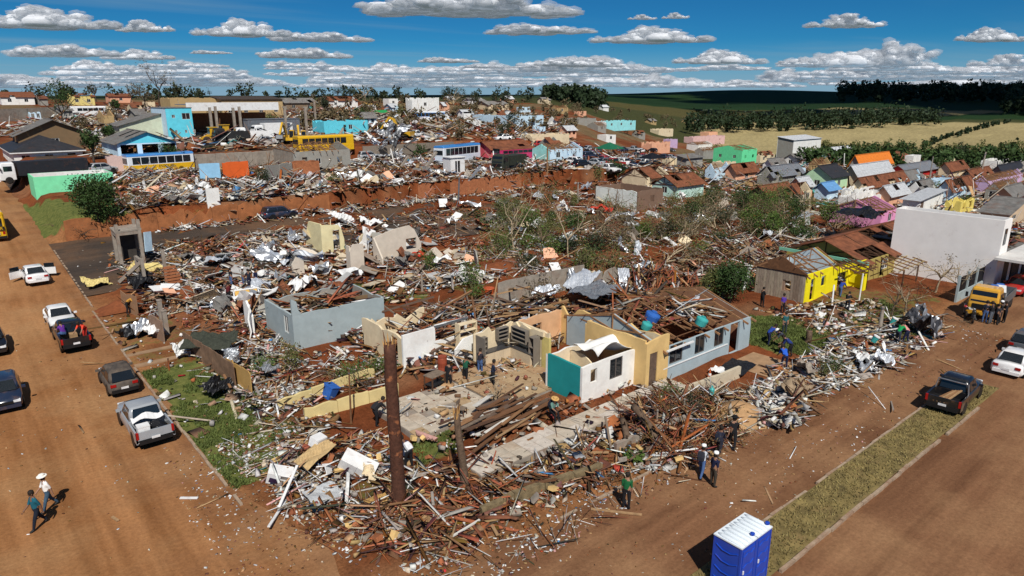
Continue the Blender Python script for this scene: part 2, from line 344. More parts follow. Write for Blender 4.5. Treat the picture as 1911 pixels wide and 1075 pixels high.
def road_mat(name, A, B, ang, blend=False):
    """A, B: (dark, light, patch) colours; with blend the first street runs into the second across the corner"""
    m = bpy.data.materials.new(name); m.use_nodes = True; t = m.node_tree; nd = t.nodes; b = nd['Principled BSDF']; L = t.links.new
    def n(k): return nd.new('ShaderNode' + k)
    co = n('TexCoord')
    def noise(s, v, d=6, r=.62):
        q = n('TexNoise'); q.inputs['Scale'].default_value = s; q.inputs['Detail'].default_value = d; q.inputs['Roughness'].default_value = r; L(v, q.inputs['Vector']); return q.outputs[0]
    def ramp(i, p0, p1, a, z):
        q = n('ValToRGB'); q.color_ramp.elements[0].position = p0; q.color_ramp.elements[1].position = p1; q.color_ramp.elements[0].color = (*a, 1); q.color_ramp.elements[1].color = (*z, 1); L(i, q.inputs[0]); return q.outputs[0]
    def mix(f, a, z, mode='MIX'):
        q = n('MixRGB'); q.blend_type = mode
        for i, v in enumerate((f, a, z)):
            if isinstance(v, tuple): q.inputs[i].default_value = (*v, 1)
            elif isinstance(v, float): q.inputs[i].default_value = v
            else: L(v, q.inputs[i])
        return q.outputs[0]
    bl = ramp(noise(.13, co.outputs['Object'], 8, .62), .45, .68, (0, 0, 0), (1, 1, 1))
    def street(c, an):
        mp = n('Mapping'); mp.inputs['Scale'].default_value = (.6, .045, 1) if an == 'y' else (.045, .6, 1); L(co.outputs['Object'], mp.inputs[0])
        m2 = n('Mapping'); m2.inputs['Scale'].default_value = (1.5, .05, 1) if an == 'y' else (.05, 1.5, 1); m2.inputs['Rotation'].default_value = (0, 0, .03); L(co.outputs['Object'], m2.inputs[0])
        return mix(1.0, mix(bl, ramp(noise(1, mp.outputs[0], 5), .36, .64, c[0], c[1]), c[2]), ramp(noise(1, m2.outputs[0], 3), .34, .62, (.9, .885, .87), (1.05, 1.05, 1.05)), 'MULTIPLY')
    col = street(A, ang)
    if blend:
        sx_ = n('SeparateXYZ'); L(co.outputs['Object'], sx_.inputs[0]); w = n('Math'); w.operation = 'MULTIPLY_ADD'; L(noise(.35, co.outputs['Object'], 6, .65), w.inputs[0]); w.inputs[1].default_value = 14; L(sx_.outputs[0], w.inputs[2]); mr = n('MapRange'); mr.interpolation_type = 'SMOOTHSTEP'; L(w.outputs[0], mr.inputs[0]); mr.inputs[1].default_value = 9; mr.inputs[2].default_value = 21; col = mix(mr.outputs[0], col, street(B, 'x'))
    col = mix(1.0, col, ramp(noise(5.5, co.outputs['Object'], 7, .75), .3, .72, (.74, .72, .7), (1.24, 1.22, 1.2)), 'MULTIPLY')
    pe = ramp(noise(2.2, co.outputs['Object'], 10, .8), .64, .74, (0, 0, 0), (.75, .75, .75)); col = mix(pe, col, tuple(min(.6, q * 1.45 + .04) for q in (B or A)[2]))
    L(col, b.inputs['Base Color']); b.inputs['Roughness'].default_value = .92; b.inputs['Specular IOR Level'].default_value = .12
    bp = n('Bump'); bp.inputs['Strength'].default_value = .4; bp.inputs['Distance'].default_value = .05; L(noise(9, co.outputs['Object']), bp.inputs['Height']); L(bp.outputs[0], b.inputs['Normal'])
    return m
CA = ((.22, .095, .034), (.37, .178, .074), (.36, .2, .092)); CB_R = ((.14, .066, .033), (.235, .118, .06), (.31, .175, .09)); CC = ((.05, .04, .034), (.08, .06, .047), (.15, .085, .048))
RA = RB = road_mat('dirt_street', CA, CB_R, 'y', True); RC = road_mat('grey_asphalt', CC, CC, 'x')
def sheet(name, a0, a1, b0, b1, dz, mat, st=2.0, fa=None):
    mb = MB(); na = max(1, int((a1 - a0) / st)); nb = max(1, int((b1 - b0) / st))
    def fn(u, v):
        a = a0 + (a1 - a0) * u; b = b0 + (b1 - b0) * v
        if fa: a, b = fa(a, b, u, v)
        return (a, b, hz(a, b) + dz)
    mb.grid(fn, na, nb); return tag(obj(name, mb, mat, smooth=True), kind='structure')
def wob(amp):
    def f(a, b, u, v):
        if u > .999: a += (float(vnoise(b, 3, 2.2, 2)) * .7 + float(vnoise(b, 5, .9, 3)) * .3 - .35) * amp + (2.0 * max(0, 1 - abs(b - 22) / 7) if b < 30 else 0) * float(vnoise(b, 9, 2.2, 7))
        return a, b
    return f
sheet('road', -26, 7.9, -30, 150, .0, RA, .8, wob(.9))
def wobb(a, b, u, v):
    if v > .999: b += (float(vnoise(a, 7, 2.0, 5)) - .4) * 1.3
    return a, b
sheet('road', 7.9, 160, -30, 18.3, .0, RB, 1.0, wobb)
sheet('road', 7.9, 62, 66, 85.4, .05, RC, 1.0)
sheet('road', 7.9, 60, 121, 131, .06, RC, 2.0)
# kerbs of the corner plot, laid stone by stone, and the raised median with its grass
KERB = pm('kerb_stone', (.36, .27, .19), var=.3, scale=3, bump=.3, dirt=.55)
def kerb(label, p, q, hgt, L=1.0, w=.13, gap=.06):
    p = Vector(p); q = Vector(q); d = q - p; n = int(d.length / L); d.normalize()
    t = thing('kerb', label, 'kerb', (p.x, p.y, hz(p.x, p.y)), math.atan2(d.y, d.x)); m = None
    for i in range(n):
        if random.random() < gap: continue
        if m is None: m = MB().box((0, 0, 0), (L - .03, w, hgt + .3)).mesh('kerb_stone', [KERB])
        c = p + d * (L * (i + .5)); link('kerb_stone', m, t, (L * (i + .5), U(-.02, .02), hgt / 2 - .15 + U(-.03, .01) + hz(c.x, c.y) - hz(p.x, p.y)), (U(-.03, .03), U(-.015, .015), U(-.02, .02)))
    return t
kerb('worn kerb along the grass verge of the orange dirt street', (7.85, 28), (7.85, 62), .1)
kerb('half buried kerb along the rubble beside the brown cross street', (13, 18.2), (34, 18.2), .05, gap=.4)
kerb('light kerb on the near side of the grass median', (22, 10.35), (44, 10.35), .14)
kerb('light kerb on the far side of the grass median', (22, 12.45), (44, 12.45), .14)
kerb('kerb of the dark asphalt side street by the white car with open doors', (8.0, 63), (8.0, 84), .08)
mb = MB(); mb.grid(lambda u, v: (17.5 + 30.5 * u, 10.42 + 1.96 * v, .13 + .02 * math.sin(u * 40 + v * 9)), 40, 4)
MEDG = pm('median_grass', (.2, .15, .055), var=.6, scale=1.6, bump=.6, dirt=.35, dcol=(.25, .15, .07))
tag(obj('grass_median', mb, MEDG, smooth=True), kind='structure')
DRV = pm('driveway', (.3, .19, .11), var=.3, scale=1.2, bump=.3)
mb = MB()
for b0 in (48.2, 50.6): mb.box((10.6, b0, .26), (5.4, .55, .1))
tag(obj('driveway', mb, DRV), kind='structure')
mb = MB(); mb.grid(lambda u, v: (38.6 + 3.4 * u + .3 * v, 23.6 - 5.2 * v, .06 + .04 * u), 4, 6)
tag(obj('driveway', mb, pm('sandy_drive', (.36, .22, .12), var=.25, scale=1.5, bump=.3), smooth=True), kind='structure')
# ------------------------------------------------------------------ buildings
def proj(p):
    x, y = w2c(p[0], p[1]); z = p[2] - CAMH
    d = y * math.cos(PIT) - z * math.sin(PIT); v = y * math.sin(PIT) + z * math.cos(PIT)
    return 955.5 + FPX * x / d, 537.5 - FPX * v / d
def solve(p, d, target, k=0):                       # length along d (from p) that brings pixel x (or y) to target
    lo, hi = 0.0, 80.0; s = 1 if proj(p + Vector(d) * .5)[k] > proj(p)[k] else -1
    for _ in range(40):
        m = (lo + hi) / 2
        if (proj(p + Vector(d) * m)[k] - target) * s < 0: lo = m
        else: hi = m
    return (lo + hi) / 2
def wall(mb, p0, p1, hh, t=.16, ops=(), top=None, m=0, mi=1, z0=-1.2):
    p0 = Vector((*p0, 0)); p1 = Vector((*p1, 0)); L = (p1 - p0).length; d = (p1 - p0) / L; n = Vector((-d.y, d.x, 0)) * t
    tp = top or [(0, hh), (L, hh)]
    def T(s): return float(np.interp(s, [q[0] for q in tp], [q[1] for q in tp]))
    br = sorted({0.0, L, *[min(max(q[0], 0), L) for q in tp], *[o[0] for o in ops if 0 < o[0] < L], *[o[1] for o in ops if 0 < o[1] < L]})
    for a, b in zip(br, br[1:]):
        if b - a < 1e-4: continue
        cut = sorted((o[2], o[3]) for o in ops if o[0] < b - 1e-4 and o[1] > a + 1e-4); z = z0; iv = []
        for c0, c1 in cut:
            if c0 > z: iv.append((z, c0, False))
            z = max(z, c1)
        iv.append((z, None, True))
        for lo, hi, last in iv:
            ha, hb = (T(a + 1e-5), T(b - 1e-5)) if last else (min(hi, T(a)), min(hi, T(b)))
            ha = max(ha, lo + .01); hb = max(hb, lo + .01)
            A, B = p0 + d * a, p0 + d * b; Z = Vector((0, 0, 1))
            mb.hexa([A + Z * lo, B + Z * lo, B + n + Z * lo, A + n + Z * lo, A + Z * ha, B + Z * hb, B + n + Z * hb, A + n + Z * ha], m, mi)
    return mb
def broken(L, hh, amp=.35, st=.55, lo=0.0):
    r = []; s = 0
    while s < L: r.append((s, max(lo, hh - abs(random.gauss(0, amp)) * (1 if random.random() < .6 else .2)))); s += st * U(.5, 1.5)
    return r + [(L, hh - abs(random.gauss(0, amp)))]
FR = {}
def frame_mat(c): return pm('window_frame_%d%d%d' % tuple(int(v * 99) for v in c), c, rough=.6, bump=0, var=.1)
def put_window(par, face, du, dv, s, z, w, hh, t, fm, kind):
    """fill an opening; the window sits in the wall's depth"""
    o = {'F': (s, t * .45, 0), 'R': (du - t * .45, s, PI / 2), 'B': (s, dv - t * .45, PI), 'L': (t * .45, s, -PI / 2)}[face]
    mb = MB(); k = .06
    if kind == 'door':
        mb.box((0, 0, hh / 2), (w - .04, .05, hh - .03)); d = obj('door', mb, fm, par, (o[0], o[1], z), (0, 0, o[2]))
        obj('handle', MB().box((w * .35, -.05, hh * .48), (.1, .05, .04)), STEEL, d); return
    mb.box((0, 0, k / 2), (w, .07, k)); mb.box((0, 0, hh - k / 2), (w, .07, k))
    for q in (-1, 0, 1): mb.box((q * (w / 2 - k / 2), 0, hh / 2), (k, .065, hh - 2 * k))
    f = obj('window', mb, fm, par, (o[0], o[1], z), (0, 0, o[2]))
    obj('pane', MB().box((0, .012, hh / 2), (w - .1, .012, hh - .1)), GLASS, f)
def slab(mb, c, nx, ny, miss, th=.05, jit=.0, m=0, rnd=None):
    """panels laid over the quad c (4 corners), some of them missing"""
    c = [Vector(q) for q in c]; nrm = (c[1] - c[0]).cross(c[3] - c[0]).normalized(); out = []
    def P(u, v): return (c[0] * (1 - u) + c[1] * u) * (1 - v) + (c[3] * (1 - u) + c[2] * u) * v
    for i in range(nx):
        for j in range(ny):
            if random.random() < miss: continue
            g = .004; k = [(i + g, j + g), (i + 1 - g, j + g), (i + 1 - g, j + 1 - g), (i + g, j + 1 - g)]
            lift = nrm * (U(0, jit) + .004 * ((i + j) % 2))
            q = [P(x / nx, y / ny) + lift for x, y in k]
            if out is not None: mb.hexa(q + [w + nrm * th for w in q], m)
    return mb
RAFT = pm('rafter_wood', (.33, .17, .08), var=.35, scale=4, bump=.3)
def house(name, label, xl, xc, yc, xr, ytop, wall_m, roof='none', roof_m=None, rise=1.4, miss=0.0, wF=0, wL=0, inner=None, cat='house', group=None, ops=None, ov=.45, gable_m=None, brk=0.0, left_m=None, frame=(.6, .6, .58), dz=0.0, floors=1, raft=True, wins='win', hh=None, brkB=None, winsz=(1.1, 1.05)):
    p = at(xc, yc); p.z = hz(p.x, p.y) + dz
    du = xr[0] if isinstance(xr, tuple) else solve(p, (1, 0, 0), xr); dv = xl[0] if isinstance(xl, tuple) else solve(p, (0, 1, 0), xl)
    du = max(2.2, min(du, 40)); dv = max(2.2, min(dv, 40))
    H_ = hh or max(2.2, min(9, solve(p, (0, 0, 1), ytop, 1)))
    t = thing(name, label, cat, p, 0, group); fm = frame_mat(frame); inner = inner or wall_m
    O = {'F': [], 'L': [], 'R': [], 'B': []}
    def addop(face, s, z, w, ht, kind):
        O[face].append((s - w / 2, s + w / 2, z, z + ht)); 
        if kind != 'hole': put_window(t, face, du, dv, s, z, w, ht, .16, fm if kind != 'door' else WOOD[5], kind)
    for face, n, L in (('F', wF, du), ('L', wL, dv)):
        for fl in range(floors):
            zb = 1.0 + fl * 2.8 if floors > 1 else max(.7, H_ * .36)
            for i in range(n):
                s = L * (i + .5) / n; ww = min(winsz[0], L / n * .6); ht = min(winsz[1], H_ - zb - .25)
                if ht > .3: addop(face, s, zb, ww, ht, wins if random.random() < .8 else 'hole')
    for o in (ops or []): addop(*o)
    # gable outlines where the ridge ends on that wall
    def tops(face, L):
        if roof == 'shed_u' and face in 'FB': return [(0, H_), (L, H_ + rise)] if face == 'F' else [(0, H_ + rise), (L, H_)]
        if roof == 'shed_v' and face in 'LR': return [(0, H_), (L, H_ + rise)] if face == 'R' else [(0, H_ + rise), (L, H_)]
        if roof == 'shed_u' and face == 'R': return [(0, H_ + rise), (L, H_ + rise)]
        if roof == 'shed_v' and face == 'B': return [(0, H_ + rise), (L, H_ + rise)]
        if (roof in ('gu', 'ru') and face in 'LR') or (roof in ('gv', 'rv') and face in 'FB'):
            if gable_m is None: return [(0, H_), (L / 2, H_ + rise), (L, H_)]
        k = brkB if (brkB is not None and face in 'BR') else brk
        if k: return broken(L, H_, k, .6, .3)
        return None
    T = .16
    segs = {'F': ((0, 0), (du, 0)), 'R': ((du, T), (du, dv - T)), 'B': ((du, dv), (0, dv)), 'L': ((0, dv - T), (0, T))}
    for face, (q0, q1) in segs.items():
        L = (Vector(q1) - Vector(q0)).length
        op = O[face]
        if face == 'L': op = [(dv - T - s1, dv - T - s0, z0, z1) for s0, s1, z0, z1 in op]
        if face == 'R': op = [(s0 - T, s1 - T, z0, z1) for s0, s1, z0, z1 in op]
        if face == 'B': op = [(du - s1, du - s0, z0, z1) for s0, s1, z0, z1 in op]
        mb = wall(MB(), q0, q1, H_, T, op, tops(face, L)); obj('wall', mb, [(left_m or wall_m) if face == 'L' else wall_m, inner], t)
    rm = roof_m or FIBRO; nx = max(2, int(du / 1.3)); ny = max(2, int(dv / 2 / 1.5)); e = ov
    if roof in ('gu', 'gv'):
        mb = MB()
        if roof == 'gu':
            hr = H_ + rise; k = rise / (dv / 2) * e
            slab(mb, [(-e, -e, H_ - k + .02), (du + e, -e, H_ - k + .02), (du + e, dv / 2, hr + .02), (-e, dv / 2, hr + .02)], nx, ny, miss)
            slab(mb, [(du + e, dv + e, H_ - k + .02), (-e, dv + e, H_ - k + .02), (-e, dv / 2, hr + .02), (du + e, dv / 2, hr + .02)], nx, ny, miss)
        else:
            hr = H_ + rise; k = rise / (du / 2) * e; nx2 = max(2, int(dv / 1.3)); ny2 = max(2, int(du / 2 / 1.5))
            slab(mb, [(-e, dv + e, H_ - k + .02), (-e, -e, H_ - k + .02), (du / 2, -e, hr + .02), (du / 2, dv + e, hr + .02)], nx2, ny2, miss)
            slab(mb, [(du + e, -e, H_ - k + .02), (du + e, dv + e, H_ - k + .02), (du / 2, dv + e, hr + .02), (du / 2, -e, hr + .02)], nx2, ny2, miss)
        rf = obj('roof', mb, rm, t)
        mr = MB()
        if roof == 'gu': mr.bar((-e, dv / 2, hr + .1), (du + e, dv / 2, hr + .1), .28, .09)
        else: mr.bar((du / 2, -e, hr + .1), (du / 2, dv + e, hr + .1), .28, .09)
        if miss < .35: obj('ridge_cap', mr, rm, rf)
    elif roof == 'hip':
        hr = H_ + rise; r0 = min(du, dv) / 2; mb = MB(); z = H_ - .1
        a, b, c, d = (-e, -e, z), (du + e, -e, z), (du + e, dv + e, z), (-e, dv + e, z)
        if du >= dv: r1, r2 = (r0, dv / 2, hr), (du - r0, dv / 2, hr)
        else: r1, r2 = (du / 2, r0, hr), (du / 2, dv - r0, hr)
        if du >= dv: fs = [(0, 1, 5, 4), (1, 2, 5), (2, 3, 4, 5), (3, 0, 4)]
        else: fs = [(0, 1, 4), (1, 2, 5, 4), (2, 3, 5), (3, 0, 4, 5)]
        mb.add([a, b, c, d, r1, r2], fs); solid(obj('roof', mb, rm, t), .07, 1)
        mb = MB()
        for q0, q1 in ((a, b), (b, c), (c, d), (d, a)): mb.bar((q0[0], q0[1], z - .06), (q1[0], q1[1], z - .06), .05, .16)
        obj('fascia', mb, WHITE, t)
    elif roof in ('shed_u', 'shed_v'):
        mb = MB()
        if roof == 'shed_u': slab(mb, [(-e, -e, H_), (du + e, -e, H_ + rise + .05), (du + e, dv + e, H_ + rise + .05), (-e, dv + e, H_)], nx, ny * 2, miss)
        else: slab(mb, [(-e, -e, H_), (du + e, -e, H_), (du + e, dv + e, H_ + rise + .05), (-e, dv + e, H_ + rise + .05)], nx, ny * 2, miss)
        obj('roof', mb, rm, t)
    elif roof == 'flat':
        obj('roof', MB().box((du / 2, dv / 2, H_ + .06), (du + .2, dv + .2, .12)), rm, t)
    if gable_m is not None and roof in ('gu', 'gv', 'ru', 'rv'):
        if roof in ('gu', 'ru'):
            for x0 in (-.01, du - T + .01): obj('gable', MB().prism([(T, H_), (dv - T, H_), (dv / 2, H_ + rise)], lambda u, v: (x0, u, v), lambda u, v: (x0 + T, u, v)), gable_m, t)
        else:
            for y0 in (-.01, dv - T + .01): obj('gable', MB().prism([(T, H_), (du - T, H_), (du / 2, H_ + rise)], lambda u, v: (u, y0, v), lambda u, v: (u, y0 + T, v)), gable_m, t)
    if roof in ('ru', 'rv') or (roof in ('gu', 'gv') and miss > .12 and raft):
        along = du if roof[1] == 'u' else dv; span = dv if roof[1] == 'u' else du
        n = max(3, int(along / 1.1)); me = MB(); dz0 = -.07
        def Q(s, x, z): return (x, s, z) if roof[1] == 'u' else (s, x, z)
        me.bar(Q(-e, 0, H_ + dz0 - rise / (span / 2) * e), Q(span / 2, 0, H_ + rise + dz0), .07, .13); me.bar(Q(span / 2, 0, H_ + rise + dz0 + .003), Q(span + e, 0, H_ + dz0 - rise / (span / 2) * e), .068, .13)
        me.bar(Q(0.2, 0, H_ + .03), Q(span - .2, 0, H_ + .03), .06, .11); me.bar(Q(span / 2, 0, H_ + .05), Q(span / 2, 0, H_ + rise - .1), .06, .1)
        for s0 in (.25, .75): me.bar(Q(span * s0, 0, H_ + rise * .5 - .1), Q(span / 2, 0, H_ + .1), .058, .09)
        mesh = me.mesh('rafter', [RAFT if roof[0] == 'r' else WOOD[2]])
        for i in range(n + 1):
            if random.random() < .12: continue
            o = link('rafter', mesh, t, Q(0, along * i / n + U(-.06, .06), U(-.05, .02))); o.rotation_euler = Euler(Q(U(-.02, .02), U(-.05, .05), U(-.02, .02)))
        if roof[0] == 'r':
            for s0 in np.arange(.06, .97, .145):
                if random.random() < .25: continue
                z = H_ + rise * (1 - abs(s0 * 2 - 1)) + .04; x0 = U(-.4, along * .25) if random.random() < .4 else -.3; x1 = U(along * .6, along + .3)
                obj('purlin', MB().bar(Q(span * s0, x0, z), Q(span * s0, x1, z + U(-.05, .05)), .05, .045), random.choice([RAFT, WOOD[0]]), t)
    t['dims'] = (du, dv, H_); return t
P = paint
CREAM = P('cream', (222, 204, 170)); WALLW = P('white', (232, 232, 228)); GREYW = P('grey', (150, 148, 140)); BLUEGREY = P('bluegrey', (158, 170, 172), .25); YEL = P('yellow', (238, 222, 20), .12)
MINT = P('mint', (128, 226, 172), .15); AQUA = P('aqua', (98, 206, 226), .2); PINK = P('pink', (222, 150, 190), .25); SALM = P('salmon', (226, 172, 140)); BEIGE = P('beige', (178, 152, 108)); BROWNW = P('brown', (120, 98, 72))
PALEB = P('pale_blue', (196, 222, 238), .25); PALEG = P('pale_green', (196, 204, 180)); GREEN = P('green', (104, 218, 158), .2); TEAL = P('teal', (30, 140, 140), .12); ORANGE = P('orange_wall', (214, 96, 40), .3); REDW = P('red', (190, 38, 36)); LILAC = P('lilac', (196, 170, 204)); OCHRE = P('ochre', (214, 180, 120), .35)
BLKT = pm('black_roof_tile', (.03, .03, .034), rough=.55, var=.4, scale=2, dirt=.15); WROOF = pm('white_sheet_roof', (.62, .64, .66), rough=.5, wave=('X', 7), dirt=.2); GROOF = pm('grey_sheet_roof', (.2, .22, .25), rough=.5, wave=('X', 7), dirt=.35)
ORT = pm('orange_tarp', (.7, .2, .025), rough=.6, var=.2, bump=.3); BLUETARP = pm('blue_tarp', (.03, .12, .42), rough=.55, var=.25, bump=.3); BLTARP = pm('black_tarp', (.012, .012, .014), rough=.45, var=.4, bump=.6)
